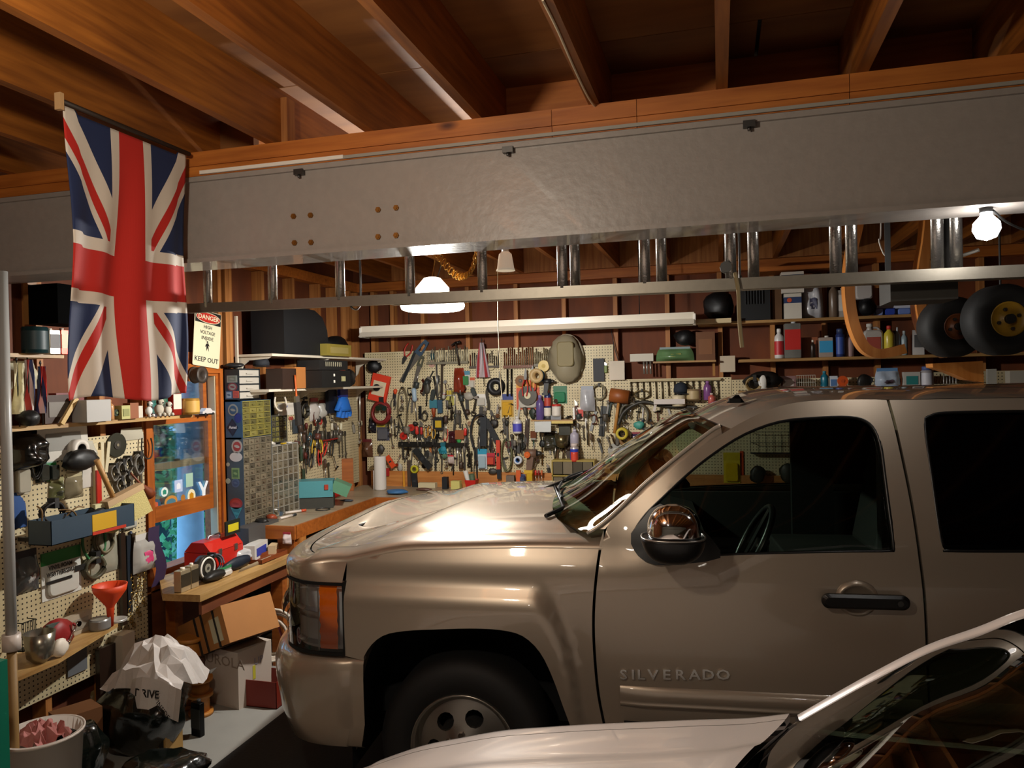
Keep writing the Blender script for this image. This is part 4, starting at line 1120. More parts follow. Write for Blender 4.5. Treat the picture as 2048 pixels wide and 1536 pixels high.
# ---- interior ----------------------------------------------------------------
M_seat = mat('#1a1714', 0.7)
dash = MB().prism([(0.55, 0.75), (0.98, 0.75), (1.06, 1.02), (1.02, 1.13), (0.85, 1.17), (0.6, 1.2)], 0.12, TW-0.12)
mk('dashboard', dash, M_dark, truck)
for vv in (0.52, 1.48):
    s = MB(); s.cbox(1.72, vv, 0.88, 0.52, 0.50, 0.16); M_ = T(2.0, vv, 0.92) @ RY(R(12))
    s.X = M_; s.rbox(0, 0, 0.32, 0.16, 0.48, 0.68, 0.06); s.rbox(0.02, 0, 0.76, 0.10, 0.26, 0.18, 0.04); s.X = None
    so_ = mk('front_seat', s, M_seat, truck); bevel(so_, 0.03, 3)
mk('rear_seat', MB().cbox(2.72, 1.0, 0.85, 0.45, 1.5, 0.2).cbox(2.94, 1.0, 1.15, 0.14, 1.5, 0.6), M_seat, truck)
sw = MB(); sw.X = T(1.20, 0.52, 1.16) @ RY(R(-62)); sw.ring((0, 0, 0), 0.185, 0.015, 28, 8, 'Z'); sw.cyl((0, 0, -0.06), (0, 0, 0.0), 0.05).cbox(0, 0, 0, 0.36, 0.05, 0.015).cbox(-0.08, 0, 0, 0.16, 0.04, 0.015)
mk('steering_wheel', sw, M_blackpl, truck)
for f_ in ((lambda m: m), mirrored):
    mk('door_trim', f_(MB().box(0.75, seam_r[4][0], 0.09, 0.13, 0.5, 1.19).box(seam_r[4][0]+0.1, uB-0.05, 0.09, 0.13, 0.5, 1.19)), M_seat, truck)
mk('b_pillar_trim', MB().box(seam_r[4][0]-0.05, seam_r[4][0]+0.14, 0.26, 0.32, 1.0, 1.68), M_seat, truck)
mk('seam_light_block', MB().box(seam_r[4][0]-0.12, seam_r[4][0]+0.12, TW-0.24, TW-0.20, 0.6, 1.74), M_gapm, truck)  # added black strip, stops light leaking through the far door seam
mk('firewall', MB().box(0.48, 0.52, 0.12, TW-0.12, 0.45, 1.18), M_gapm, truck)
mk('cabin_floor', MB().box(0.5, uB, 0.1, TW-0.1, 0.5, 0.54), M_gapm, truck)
mk('rearview_mirror', MB().rbox(0, 0, 0, 0.03, 0.22, 0.06, 0.012), M_blackpl, truck, T(thit(1441, 851)[0]+0.02, 1.0, 1.66))
# ------------------------------------------------------------------ white car in the foreground
CA = R(4.0)
CO = CAM + _f*2.1 + _r0*((1300-1024)/F*2.1); CO = Vector((CO.x, CO.y, 0))
CU = Vector((math.cos(CA), math.sin(CA), 0)); CV = Vector((math.sin(CA), -math.cos(CA), 0))     # v towards the camera
MC = Matrix(((CU.x, CV.x, 0, CO.x), (CU.y, CV.y, 0, CO.y), (0, 0, 1, 0), (0, 0, 0, 1)))
# keep a right-handed frame: mirror v into -y
MCr = Matrix(((CU.x, -CV.x, 0, CO.x), (CU.y, -CV.y, 0, CO.y), (0, 0, 1, 0), (0, 0, 0, 1))); MCi = MCr.inverted()
CW = 1.76
def cray(px, py, v):
    d = ray(px, py); dl = MCi.to_3x3() @ d; ol = MCi @ CAM; y = -v
    return ol + dl*((y-ol.y)/dl.y)
M_cpaint = paint('white_paint', '#dacdc4', 0.05, 0.35)
M_cglass = glass_mat('car_windshield_glass', (0.30, 0.36, 0.28), refl=1.6)
car = thing('white_car', 'low white car in the foreground, only its hood and windshield in view', 'car', MCr)
C3 = lambda u, v, w: (u, -v, w)
edge_px = [(735, 1537), (770, 1521), (850, 1494), (930, 1478), (1010, 1464), (1100, 1457), (1200, 1451), (1300, 1447), (1400, 1443), (1500, 1440), (1583, 1431)]
ed = [cray(x, y, 0.03) for x, y in edge_px]
ed = [(p.x, p.z) for p in ed]
u_n = ed[0][0]
ed = [(u_n-0.42, ed[0][1]-0.30), (u_n-0.36, ed[0][1]-0.17), (u_n-0.22, ed[0][1]-0.08)]+ed
edc = [(p.x, p.y) for p in cr([(a, b, 0) for a, b in ed], 4)]
u_c = edc[-1][0]
def edw(u):
    for i in range(len(edc)-1):
        if edc[i][0] <= u <= edc[i+1][0]:
            t = (u-edc[i][0])/(edc[i+1][0]-edc[i][0]+1e-9); return edc[i][1]*(1-t)+edc[i+1][1]*t
    return edc[0][1] if u < edc[0][0] else edc[-1][1]
n = len(edc)
def csec(i, s, lo, hi):
    """hood cross-section at station i; s across from lo to hi in v"""
    u, w = edc[i]; v = lo+(hi-lo)*s; t = i/(n-1)
    q = 1-abs(2*v/CW-1)
    crown = 0.085*math.sin(min(1, q*1.0)*PI/2)**0.8*(0.5+0.5*smooth(0, .5, t)); roll = -0.05*max(0, 1-min(v, CW-v)/0.045)**2
    rib = 0.010*smooth(0.30, 0.36, min(v, CW-v))
    front = -0.16*math.sin(q*PI/2)*(1-smooth(0, 0.6, t)); rear = -0.27*(math.sin(q*PI/2)**1.4)*smooth(0.75, 1.0, t)
    return (u+front+rear, v, w+crown+roll+rib*smooth(0.1, .4, t))
def csurf(name, lo, hi, nv, m):
    mb = MB(); vs = [C3(*csec(i, j/(nv-1), lo, hi)) for i in range(n) for j in range(nv)]
    mb.add(vs, [(i*nv+j, i*nv+j+1, (i+1)*nv+j+1, (i+1)*nv+j) for i in range(n-1) for j in range(nv-1)], True)
    return mk(name, mb, m, car)
csurf('front_wing', 0.0, 0.105, 9, M_cpaint); csurf('front_wing', CW-0.105, CW, 9, M_cpaint)
csurf('hood', 0.109, CW-0.109, 45, M_cpaint)
mb = MB(); 
for vv in (0.107, CW-0.107):
    b_ = len(mb.v); vs = []
    for i in range(n):
        p = csec(i, 0, vv, vv); vs += [C3(p[0], p[1]-0.01, p[2]-0.012), C3(p[0], p[1]+0.01, p[2]-0.012)]
    mb.add(vs, [(2*i, 2*i+1, 2*i+3, 2*i+2) for i in range(n-1)], True)
mk('hood_gap', mb, M_gapm, car)
# sides
uB_ = u_c+2.9; aF = u_n+0.25; aR = u_n+2.85
def archc(u0, r=0.34, w0=0.30): return [(u0+r*math.cos(a), w0+r*math.sin(a)) for a in [PI-PI*k/14 for k in range(15)]]
belt = 0.955
sideo = [(u_n-0.42, 0.32), (aF-0.36, 0.22)]+archc(aF)+[(aF+0.36, 0.2), (aR-0.36, 0.2)]+archc(aR)+[(aR+0.36, 0.25), (aR+0.75, 0.35), (aR+0.75, 0.95), (aR+0.2, 0.99), (u_c+0.6, belt+0.01), (u_c, edw(u_c)-0.03)]+[(a, b-0.05) for a, b in edc[::-1]]
for v0, sg in ((0.0, 1), (CW, -1)):
    mbp = panel(sideo, [], lambda a, b: C3(a, v0+sg*(0.02+0.05*abs(b-0.65)**1.5), b), 0.07, 0.03, (0, -sg, 0))
    o = mk('body_side', mbp, M_cpaint, car)
    for a0, nm in ((aF, 1), (aR, 1)):
        wl_ = bpy.data.objects.new('wheel', None); COL.objects.link(wl_); wl_.parent = car
        wl_.matrix_local = T(a0, -(v0+sg*0.03), 0.315) @ (RZ(PI) if sg > 0 else Matrix())
        X_ = RX(R(90))
        mk('tire', MB().lathe([(0.2, 0.0), (0.26, 0.012), (0.305, 0.0), (0.315, -0.03), (0.315, -0.17), (0.2, -0.19)], 28, X_, True, False), M_rubber, wl_)
        mk('rim', MB().lathe([(0.001, -0.03), (0.06, -0.02), (0.17, -0.03), (0.2, 0.0), (0.2, -0.18)], 28, X_, True, False), M_steel, wl_)
mk('inner_wells', MB().box(u_n-0.3, aR+0.6, -CW+0.25, -0.25, 0.2, 0.6), M_gapm, car)
# front bumper face
mbp = MB(); nv = 17; vs = []
for k in range(7):
    w = 0.22+(edc[0][1]-0.25)*k/6
    for j in range(nv):
        v = CW*j/(nv-1); q = 1-abs(2*v/CW-1); vs.append(C3(u_n-0.40-0.17*math.sin(q*PI/2)-0.03*math.sin(k/6*PI), v, w+0.025*k/6*4*q))
mbp.add(vs, [(k*nv+j, (k+1)*nv+j, (k+1)*nv+j+1, k*nv+j+1) for k in range(6) for j in range(nv-1)], True); mk('front_bumper', mbp, M_cpaint, car)
# pillars, windshield, roof
pil = [(1597, 1452), (1680, 1405), (1759, 1362), (1860, 1312), (1960, 1277), (2048, 1243)]
pl = []
for k, (x, y) in enumerate(pil): p = cray(x, y, 0.10+0.14*k/5); pl.append((p.x, 0.10+0.14*k/5, p.z))
d_ = Vector(pl[-1])-Vector(pl[-2]); b5 = Vector(pl[-1])
for k in (1.0, 2.2, 3.6): pl.append(tuple(b5+d_*k+Vector((0, 0, -0.015*k)))) 
pl.append((pl[-1][0]+0.30, pl[-1][1]+0.01, pl[-1][2]+0.02))
P = [tuple(v) for v in cr(pl, 5)]
iw = 5*8   # windshield top index
def wpt(i, s):
    u, v, w = P[i]; a = i/iw; c = 1-abs(2*s-1)**2.2; vv = v+(CW-2*v)*s
    return C3(u-(0.27*(1-a)+0.15*a)*c, vv, w+0.03*c*a+0.015)
nw2 = 25; mb = MB(); vs = [wpt(i, j/(nw2-1)) for i in range(iw+1) for j in range(nw2)]
mb.add(vs, [(i*nw2+j, i*nw2+j+1, (i+1)*nw2+j+1, (i+1)*nw2+j) for i in range(iw) for j in range(nw2-1)], True)
mk('windshield', mb, M_cglass, car)
for sgn in (0, 1):
    mb = MB(); vs = []
    for i in range(len(P)):
        u, v, w = P[i]; wd = 0.03
        pr_ = [(v-0.06, w-0.045), (v-0.045, w+0.004), (v-0.015, w+0.022), (v+0.018, w+0.018), (v+0.03, w-0.004)]
        for (vv, ww) in pr_: vs.append(C3(u+0.0, vv if not sgn else CW-vv, ww))
    mb.add(vs, [(i*5+j, i*5+j+1, (i+1)*5+j+1, (i+1)*5+j) for i in range(len(P)-1) for j in range(4)], True)
    mk('a_pillar', mb, M_cpaint, car)
uT, vT, wT = P[iw]
mb = MB(); vs = []; nr2 = 21
for k in range(16):
    u = uT+1.55*k/15
    for j in range(nr2):
        s = j/(nr2-1); c = 1-abs(2*s-1)**2.2; t = k/15
        vs.append(C3(u-0.15*c*(1-t), vT+(CW-2*vT)*s, wT+0.015+0.03*c+0.05*math.sin(t*PI)-0.06*t*t))
mb.add(vs, [(k*nr2+j, k*nr2+j+1, (k+1)*nr2+j+1, (k+1)*nr2+j) for k in range(15) for j in range(nr2-1)], True)
mk('roof', mb, M_cpaint, car)
b_ = [vs[15*nr2+j] for j in range(nr2)]
mk('rear_window', MB().add(b_+[(p[0]+0.45, p[1]*1.0, 1.0) for p in b_], [(j, j+1, nr2+j+1, nr2+j) for j in range(nr2-1)], True), M_cglass, car)
for v0, sg in ((0.0, 1), (CW, -1)):
    pts = [(P[i][0], P[i][2]-0.03) for i in range(0, iw+1, 3)]+[(uT+1.55, wT-0.06), (uT+1.95, 1.0)]
    lo = [(uT+1.95, belt+0.02), (P[0][0]+0.1, belt)]
    mbp = panel(pts+lo, [], lambda a, b: C3(a, v0+sg*(0.05+0.16*max(0, (b-belt)/0.45)), b), 0.12, 0.005, (0, -sg, 0))
    mk('side_window', mbp, M_cglass, car)
mk('trunk_lid', MB().add([C3(uT+1.9, 0.06, 1.0), C3(uT+1.9, CW-0.06, 1.0), C3(aR+0.75, CW-0.08, 0.93), C3(aR+0.75, 0.08, 0.93), C3(aR+0.75, 0.06, 0.35), C3(aR+0.75, CW-0.06, 0.35)], [(0, 3, 2, 1), (3, 4, 5, 2)], False), M_cpaint, car)
# cowl between the hood rear edge and the glass
mb = MB(); vs = []; m2 = 33
for j in range(m2):
    s = j/(m2-1); v = 0.02+(CW-0.04)*s; h = csec(n-1, 0, v, v); wq = wpt(0, max(0, min(1, (v-0.10)/(CW-0.20))))
    if v < 0.1 or v > CW-0.1: wq = (wq[0]+0.02, -v, wq[2]-0.02)
    vs += [C3(h[0]+0.004, v, h[2]-0.016), ((h[0]+wq[0])/2, -v, h[2]-0.03), (wq[0]+0.05, wq[1], wq[2]-0.008)]
mb.add(vs, [(3*j+i, 3*(j+1)+i, 3*(j+1)+i+1, 3*j+i+1) for j in range(m2-1) for i in range(2)], True)
cw = mk('cowl', mb, M_blackpl, car)
for (va, vb) in ((0.35, 0.95), (0.95, 1.5)):
    a_ = wpt(0, va/CW); b2 = wpt(5, vb/CW)
    mk('wiper', MB().tube([(a_[0]-0.04, a_[1], a_[2]+0.02), (b2[0]-0.01, b2[1], b2[2]+0.015)], 0.009, 6), M_rubber, cw)
# cabin
mk('dashboard', MB().box(u_c-0.05, u_c+0.42, -CW+0.15, -0.15, 0.6, 0.90), M_gapm, car)
mk('cabin_floor', MB().box(u_c-0.1, uT+1.9, -CW+0.1, -0.1, 0.22, 0.3), M_gapm, car)
for vv in (0.48, 1.28):
    s_ = MB(); s_.cbox(uT+0.25, -vv, 0.50, 0.5, 0.5, 0.2); s_.X = T(uT+0.5, -vv, 0.55) @ RY(R(14)); s_.rbox(0, 0, 0.28, 0.14, 0.48, 0.62, 0.06).rbox(0, 0, 0.66, 0.1, 0.26, 0.16, 0.04); s_.X = None
    mk('front_seat', s_, M_seat, car)
sw = MB(); sw.X = T(u_c+0.62, -1.28, 0.88) @ RY(R(-64)); sw.ring((0, 0, 0), 0.18, 0.014, 24, 8, 'Z').cbox(0, 0, 0, 0.34, 0.05, 0.015)
mk('steering_wheel', sw, M_blackpl, car)
# ------------------------------------------------------------------ library of small things
# every builder gets (w, h, d, cols) in metres: x across, z up, -y towards the room; returns [(part, MB, material)]
def mt(c, **k): return c if not isinstance(c, (str, tuple)) else mat(c, **({'rough': 0.5} | k))
K = {}
def kind(f): K[f.__name__] = f; return f
def circ(r, n=16, cx=0, cz=0, sx=1): return [(cx+r*sx*math.cos(2*PI*i/n), cz+r*math.sin(2*PI*i/n)) for i in range(n)]
@kind
def screwdriver(w, h, d, c):
    a = MB().lathe([(w*.25, h*.08), (w*.5, h*.14), (w*.42, h*.28), (w*.5, h*.44), (w*.3, h*.5)], 8, T(0, -w*.6, 0))
    return [('handle', a, mt(c[0], coat=.5)), ('shaft', MB().cyl((0, -w*.6, h*.08), (0, -w*.6, -h*.5), w*.14, w*.12, 6), M_steel)]
@kind
def pliers(w, h, d, c):
    o = []
    for s in (-1, 1):
        o.append(('grip', MB().tube(cr([(s*w*.12, -.012, h*.12), (s*w*.42, -.012, -h*.1), (s*w*.44, -.012, -h*.3), (s*w*.28, -.012, -h*.5)], 3), w*.11, 6), mt(c[0], coat=.4)))
    j = MB().prism([(-w*.2, h*.1), (w*.2, h*.1), (w*.26, h*.25), (w*.1, h*.5), (-w*.1, h*.5), (-w*.26, h*.25)], -.018, -.006)
    j.cyl((0, -.021, h*.2), (0, -.004, h*.2), w*.12, n=8); o.append(('jaws', j, M_steeld)); return o
@kind
def wrench(w, h, d, c):
    m = MB().prism([(-w*.2, -h*.36), (w*.2, -h*.36), (w*.16, h*.34), (-w*.16, h*.34)], -.012, -.005)
    m.prism([(-w*.5, h*.36), (-w*.3, h*.5), (-w*.12, h*.5), (-w*.14, h*.41), (w*.14, h*.41), (w*.12, h*.5), (w*.3, h*.5), (w*.5, h*.36), (w*.25, h*.3), (-w*.25, h*.3)], -.014, -.003)
    m.ring((0, -.008, -h*.5+w*.4), w*.32, w*.12, 12, 5, 'Y')
    return [('wrench', m, mt(c[0], metal=.9, rough=.35) if c else M_steel)]
@kind
def hammer(w, h, d, c):
    a = MB().tube([(0, -.02, h*.42), (0, -.02, 0), (0, -.02, -h*.5)], w*.09, 8, taper=lambda t: 0.8+0.5*t)
    b = MB().cyl((-w*.05, -.02, h*.42), (w*.42, -.02, h*.42), w*.13, n=10).cyl((w*.38, -.02, h*.42), (w*.5, -.02, h*.42), w*.16, n=10)
    b.prism([(-w*.05, h*.42+w*.1), (-w*.5, h*.42-w*.14), (-w*.48, h*.42-w*.2), (-w*.05, h*.42-w*.1)], -.03, -.01)
    return [('handle', a, mt(c[0])), ('head', b, mt(c[1] if len(c) > 1 else '#3a3936', metal=.8, rough=.4))]
@kind
def mallet(w, h, d, c):
    return [('handle', MB().cyl((0, -.03, -h*.5), (0, -.03, h*.3), w*.09, w*.08, 8), mt('#b07a3a')),
            ('head', MB().cyl((-w*.5, -.03, h*.34), (w*.5, -.03, h*.34), h*.16, n=14), mt(c[0], rough=.5))]
@kind
def hand_saw(w, h, d, c):
    b = MB().prism([(-w*.42, h*.18), (w*.42, h*.18), (w*.2, -h*.5), (-w*.05, -h*.5)], -.008, -.0055)
    g = MB(); P0 = [(-w*.5, h*.16), (w*.5, h*.16), (w*.42, h*.36), (w*.3, h*.5), (-w*.3, h*.5), (-w*.46, h*.34)]
    g = panel(P0, [[(-w*.2, h*.24), (w*.2, h*.24), (w*.16, h*.42), (-w*.16, h*.42)]], lambda x, z: (x, -.016, z), 0.03, 0.014)
    return [('blade', b, mt('#9a968e', metal=.9, rough=.35)), ('handle', g, mt(c[0]))]
@kind
def tape_roll(w, h, d, c):
    r = w/2; d = d or .03
    m = MB().lathe([(r*.55, 0), (r, 0), (r, d), (r*.55, d), (r*.55, 0)], 22, RX(R(90)), True, False)
    k = MB().lathe([(r*.5, -.001), (r*.56, -.001), (r*.56, d+.001), (r*.5, d+.001), (r*.5, -.001)], 22, RX(R(90)), True, False)
    return [('roll', m, mt(c[0])), ('core', k, mt(c[1] if len(c) > 1 else '#b79a6a'))]
@kind
def coil(w, h, d, c):
    rnd = random.Random(int(w*1e4)); m = MB(); t = min(w, h)*(.05 if len(c) < 2 else float(c[1]))
    for i in range(5):
        q = 1-rnd.random()*.16; pts = [(w*.5*q*math.cos(2*PI*k/18)-t, -.012-.006*i+.004*math.sin(k), h*.5*q*math.sin(2*PI*k/18)) for k in range(18)]
        m.tube(pts, t, 5, True)
    tie = MB().cbox(0, -.022, h*.46, t*3, .05, t*6)
    return [('loops', m, mt(c[0])), ('tie', tie, M_dark)]
@kind
def hose_loop(w, h, d, c):
    m = MB().tube(cr([(-w*.45, -.02, h*.5), (-w*.5, -.02, 0), (-w*.3, -.025, -h*.4), (0, -.03, -h*.48), (w*.35, -.025, -h*.35), (w*.48, -.02, .1*h), (w*.35, -.02, h*.45)], 5), w*.05, 6)
    return [('hose', m, mt(c[0]))]
@kind
def can(w, h, d, c):
    r = w/2; Y = -(d or 0) - r
    m = MB().lathe([(r*.9, -h*.5), (r, -h*.48), (r, h*.46), (r*.94, h*.48), (r*.94, h*.5), (r*.86, h*.5), (r*.84, h*.47), (.0001, h*.47)], 20, T(0, Y, 0))
    l = MB().lathe([(r*1.006, -h*.36), (r*1.006, h*.34)], 20, T(0, Y, 0), True, False)
    return [('can', m, mt(c[0], metal=.4 if len(c) > 1 else 0, rough=.3)), ('label', l, mt(c[1] if len(c) > 1 else c[0]))]
@kind
def bottle(w, h, d, c):
    r = w/2; Y = -(d or 0) - r
    m = MB().lathe([(r*.85, -h*.5), (r, -h*.47), (r, h*.15), (r*.9, h*.24), (r*.4, h*.34), (r*.38, h*.38)], 18, T(0, Y, 0))
    cp = MB().lathe([(r*.45, h*.37), (r*.45, h*.48), (r*.38, h*.5)], 14, T(0, Y, 0))
    o = [('bottle', m, mt(c[0], rough=.3)), ('cap', cp, mt(c[1] if len(c) > 1 else '#e8e4da'))]
    if len(c) > 2: o.append(('label', MB().lathe([(r*1.008, -h*.38), (r*1.008, h*.08)], 18, T(0, Y, 0), True, False), mt(c[2])))
    return o
@kind
def spray_can(w, h, d, c):
    r = w/2; Y = -(d or 0) - r
    m = MB().lathe([(r*.92, -h*.5), (r, -h*.48), (r, h*.28), (r*.7, h*.35)], 18, T(0, Y, 0))
    l = MB().lathe([(r*1.008, -h*.40), (r*1.008, h*.20)], 18, T(0, Y, 0), True, False)
    cp = MB().lathe([(r*.8, h*.33), (r*.8, h*.48), (r*.7, h*.5)], 16, T(0, Y, 0))
    return [('can', m, mt(c[0], metal=.5, rough=.3)), ('label', l, mt(c[1])), ('cap', cp, mt(c[2] if len(c) > 2 else '#ece8de'))]
@kind
def tin(w, h, d, c):
    d = d or w*.45
    m = MB().rbox(0, -d/2-.004, -h*.04, w, d, h*.92, w*.06)
    l = MB().box(-w*.47, w*.47, -d-.0065, -d-.0035, -h*.28, h*.26)
    cp = MB().cyl((w*.1, -d/2, h*.40), (w*.1, -d/2, h*.5), w*.16, n=12)
    return [('tin', m, mt(c[0], metal=.6, rough=.3)), ('label', l, mt(c[1])), ('cap', cp, mt(c[2] if len(c) > 2 else '#e8e4dc'))]
@kind
def jug(w, h, d, c):
    d = d or w*.6
    m = MB().rbox(0, -d/2-.004, -h*.1, w, d, h*.8, w*.2, 4); m.lathe([(w*.22, h*.26), (w*.14, h*.36), (w*.14, h*.42)], 12, T(-w*.15, -d/2, 0))
    g = MB().tube(cr([(-w*.02, -d/2, h*.36), (w*.28, -d/2, h*.36), (w*.42, -d/2, h*.2), (w*.4, -d/2, h*.05)], 3), w*.07, 6)
    cp = MB().cyl((-w*.15, -d/2, h*.40), (-w*.15, -d/2, h*.5), w*.17, n=12)
    o = [('jug', m, mt(c[0], rough=.35)), ('handle', g, mt(c[0], rough=.35)), ('cap', cp, mt(c[1]))]
    if len(c) > 2: o.append(('label', MB().box(-w*.36, w*.36, -d-.007, -d-.0035, -h*.36, h*.08), mt(c[2])))
    return o
@kind
def box(w, h, d, c):
    d = d or w*.6
    m = MB().box(-w/2, w/2, -d, 0, -h/2, h/2)
    o = [('box', m, mt(c[0], rough=.6))]
    if len(c) > 1: o.append(('label', MB().box(-w*.36, w*.36, -d-.003, -d+.001, -h*.28, h*.25), mt(c[1])))
    if len(c) > 2: o.append(('print', MB().box(-w*.28, w*.1, -d-.005, -d-.003, 0.0, h*.18).box(-w*.28, w*.25, -d-.005, -d-.003, -h*.16, -h*.08), mt(c[2])))
    return o
@kind
def carton(w, h, d, c):
    d = d or w*.5
    m = MB().box(-w/2, w/2, -d, 0, -h/2, h/2)
    a = MB().box(-w*.501, w*.501, -d-.001, .001, h*.12, h*.36)
    b = MB().cyl((-w*.2, -d-.001, h*.24), (-w*.2, -d-.003, h*.24), h*.09, n=14)
    return [('carton', m, mt(c[0], rough=.6)), ('band', a, mt(c[1])), ('emblem', b, mt(c[2]))]
@kind
def paper(w, h, d, c):
    m = MB().grid(5, 5, lambda a, b: ((a-.5)*w, -.006-.012*math.sin(a*3+b*2)*b, (b-.5)*h))
    o = [('sheet', m, mt(c[0], rough=.8))]
    if len(c) > 1: o.append(('print', MB().grid(4, 4, lambda a, b: ((a-.5)*w*.7, -.0095-.012*math.sin((.15+a*.7)*3+(.3+b*.5)*2)*(.3+b*.5), (b-.4)*h*.5)), mt(c[1], rough=.8)))
    return o
@kind
def pack(w, h, d, c):
    """carded blister pack: header card, backing card, raised bubble"""
    d = d or .025
    o = [('backing_card', MB().box(-w/2, w/2, -.004, -.001, -h/2, h/2), mt(c[0], rough=.5)), ('header', MB().box(-w*.502, w*.502, -.0055, -.0005, h*.24, h*.502), mt(c[1]))]
    b = MB().rbox(0, -.004-d/2, -h*.14, w*.78, d, h*.6, w*.12, 3)
    o.append(('bubble', b, mt(c[2], rough=.2, coat=.6) if len(c) > 2 else mt('#b8b4a8', rough=.15, coat=.8)))
    return o
@kind
def bag(w, h, d, c):
    rnd = random.Random(int((w+h)*1e4)); d = d or .04; n_ = 9
    ph = [rnd.random()*6 for _ in range(6)]
    def f(a, b, s):
        q = math.sin(PI*a)**.5*math.sin(PI*min(1, b*1.15+.02))**.5 if 0 < a < 1 and 0 < b < 1 else 0
        return ((a-.5)*w*(1-.25*b**3), -.006-s*d*q*(1+.25*math.sin(a*9+ph[0]+b*4)+.2*math.sin(b*13+ph[1])), (b-.5)*h)
    m = MB().grid(n_, n_, lambda a, b: f(a, b, 1)); o = [('bag', m, mt(c[0], rough=.22, coat=.6))]
    if len(c) > 1: o.append(('header_card', MB().box(-w*.4, w*.4, -.012, -.004, h*.34, h*.5), mt(c[1])))
    if len(c) > 2: o.append(('contents', MB().grid(5, 5, lambda a, b: (lambda p: (p[0]*.6, p[1]-.003, p[2]*.55-h*.1))(f(.2+a*.6, .2+b*.6, 1))), mt(c[2])))
    return o
@kind
def brush(w, h, d, c):
    hd = MB().tube(cr([(0, -.015, h*.5), (0, -.015, h*.3), (0, -.015, h*.08)], 3), w*.13, 6)
    fe = MB().cbox(0, -.015, h*.02, w*.8, .02, h*.12); br = MB().cbox(0, -.015, -h*.27, w, .024, h*.46)
    return [('handle', hd, mt(c[0])), ('ferrule', fe, M_steel), ('bristles', br, mt(c[1], rough=.9, bump=.6, scale=200))]
@kind
def scissors(w, h, d, c):
    g = MB().ring((-w*.27, -.01, h*.34), w*.2, w*.06, 12, 5).ring((w*.27, -.01, h*.34), w*.2, w*.06, 12, 5)
    b = MB().prism([(-w*.2, h*.2), (0, h*.1), (w*.06, -h*.5), (-w*.06, -h*.45)], -.012, -.008).prism([(w*.2, h*.2), (0, h*.1), (-w*.08, -h*.48), (w*.02, -h*.5)], -.016, -.012)
    return [('grips', g, mt(c[0], coat=.4)), ('blades', b, M_steel)]
@kind
def file(w, h, d, c):
    return [('handle', MB().lathe([(w*.3, h*.5), (w*.5, h*.4), (w*.3, h*.2)][::-1], 8, T(0, -.012, 0)), mt(c[0])), ('blade', MB().cbox(0, -.012, -h*.15, w*.55, .005, h*.7), M_steeld)]
@kind
def clamp(w, h, d, c):
    f = MB().tube([(w*.35, -.02, h*.35), (-w*.3, -.02, h*.42), (-w*.42, -.02, h*.2), (-w*.42, -.02, -h*.15), (-w*.3, -.02, -h*.3), (w*.35, -.02, -h*.25)], w*.1, 6)
    s = MB().cyl((w*.3, -.02, h*.1), (w*.3, -.02, -h*.5), w*.06).cyl((w*.05, -.02, -h*.46), (w*.5, -.02, -h*.46), w*.035)
    return [('frame', f, mt(c[0], metal=.5)), ('screw', s, M_steel)]
@kind
def square(w, h, d, c):
    return [('stock', MB().cbox(0, -.01, h*.42, w, .016, h*.12), mt(c[0])), ('blade', MB().cbox(-w*.3, -.008, -h*.06, w*.3, .003, h*.86), M_steel)]
@kind
def level(w, h, d, c):
    return [('body', MB().box(-w/2, w/2, -.022, -.004, -h/2, h/2), mt(c[0])), ('vial', MB().box(-w*.3, w*.3, -.0235, -.021, -h*.06, h*.06), mt(c[1] if len(c) > 1 else '#34363a', rough=.2))]
@kind
def bar(w, h, d, c):
    return [('bar', MB().cbox(0, -(d or .01), 0, w, (d or .01), h), mt(c[0], rough=.35, metal=float(c[1]) if len(c) > 1 else 0))]
@kind
def rod(w, h, d, c):
    return [('rod', MB().cyl((0, -w, -h/2), (0, -w, h/2), w/2, n=8), mt(c[0], rough=.3, metal=.8))]
@kind
def ratchet(w, h, d, c):
    m = MB().cyl((0, -.02, h*.3), (0, -.02, -h*.42), w*.14, n=8).cyl((0, -.005, h*.4), (0, -.035, h*.4), w*.4, n=12).cyl((0, -.02, -h*.3), (0, -.02, -h*.5), w*.3, w*.25, 10)
    return [('ratchet', m, M_chrome)]
@kind
def drill(w, h, d, c):
    b = MB().cyl((-w*.4, -.04, h*.3), (w*.15, -.04, h*.3), h*.17, n=14); b.prism([(-w*.32, h*.2), (w*.02, h*.2), (-w*.1, -h*.36), (-w*.38, -h*.36)], -.06, -.02)
    return [('body', b, mt(c[0])), ('chuck', MB().cyl((w*.14, -.04, h*.3), (w*.4, -.04, h*.3), h*.11, h*.07, 12), M_steeld), ('bit', MB().cyl((w*.4, -.04, h*.3), (w*.5, -.04, h*.3), h*.02, n=6), M_steel),
            ('battery', MB().cbox(-w*.26, -.04, -h*.43, w*.42, .06, h*.14), mt(c[1] if len(c) > 1 else '#141414'))]
@kind
def glove(w, h, d, c):
    cuff = MB().cbox(0, -.02, h*.34, w*.55, .03, h*.3)
    pm = MB(); n_ = 10
    pm.lathe([(w*.24, h*.2), (w*.34, h*.05), (w*.42, -h*.15), (w*.44, -h*.25)], 14, Matrix.Diagonal((1, .45, 1, 1)) @ T(0, -.05, 0))
    for i in range(4):
        x = (i-1.5)*w*.24; pm.tube([(x*.8, -.025, -h*.15), (x, -.03, -h*.33), (x*1.02, -.025, -h*(.47-.03*abs(i-1.5)))], w*.12, 8, taper=lambda t: 1-.25*t)
    pm.tube([(-w*.3, -.03, 0), (-w*.48, -.035, -h*.12), (-w*.5, -.03, -h*.22)], w*.1, 7)
    return [('cuff', cuff, mt(c[1])), ('palm', pm, mt(c[0], rough=.7))]
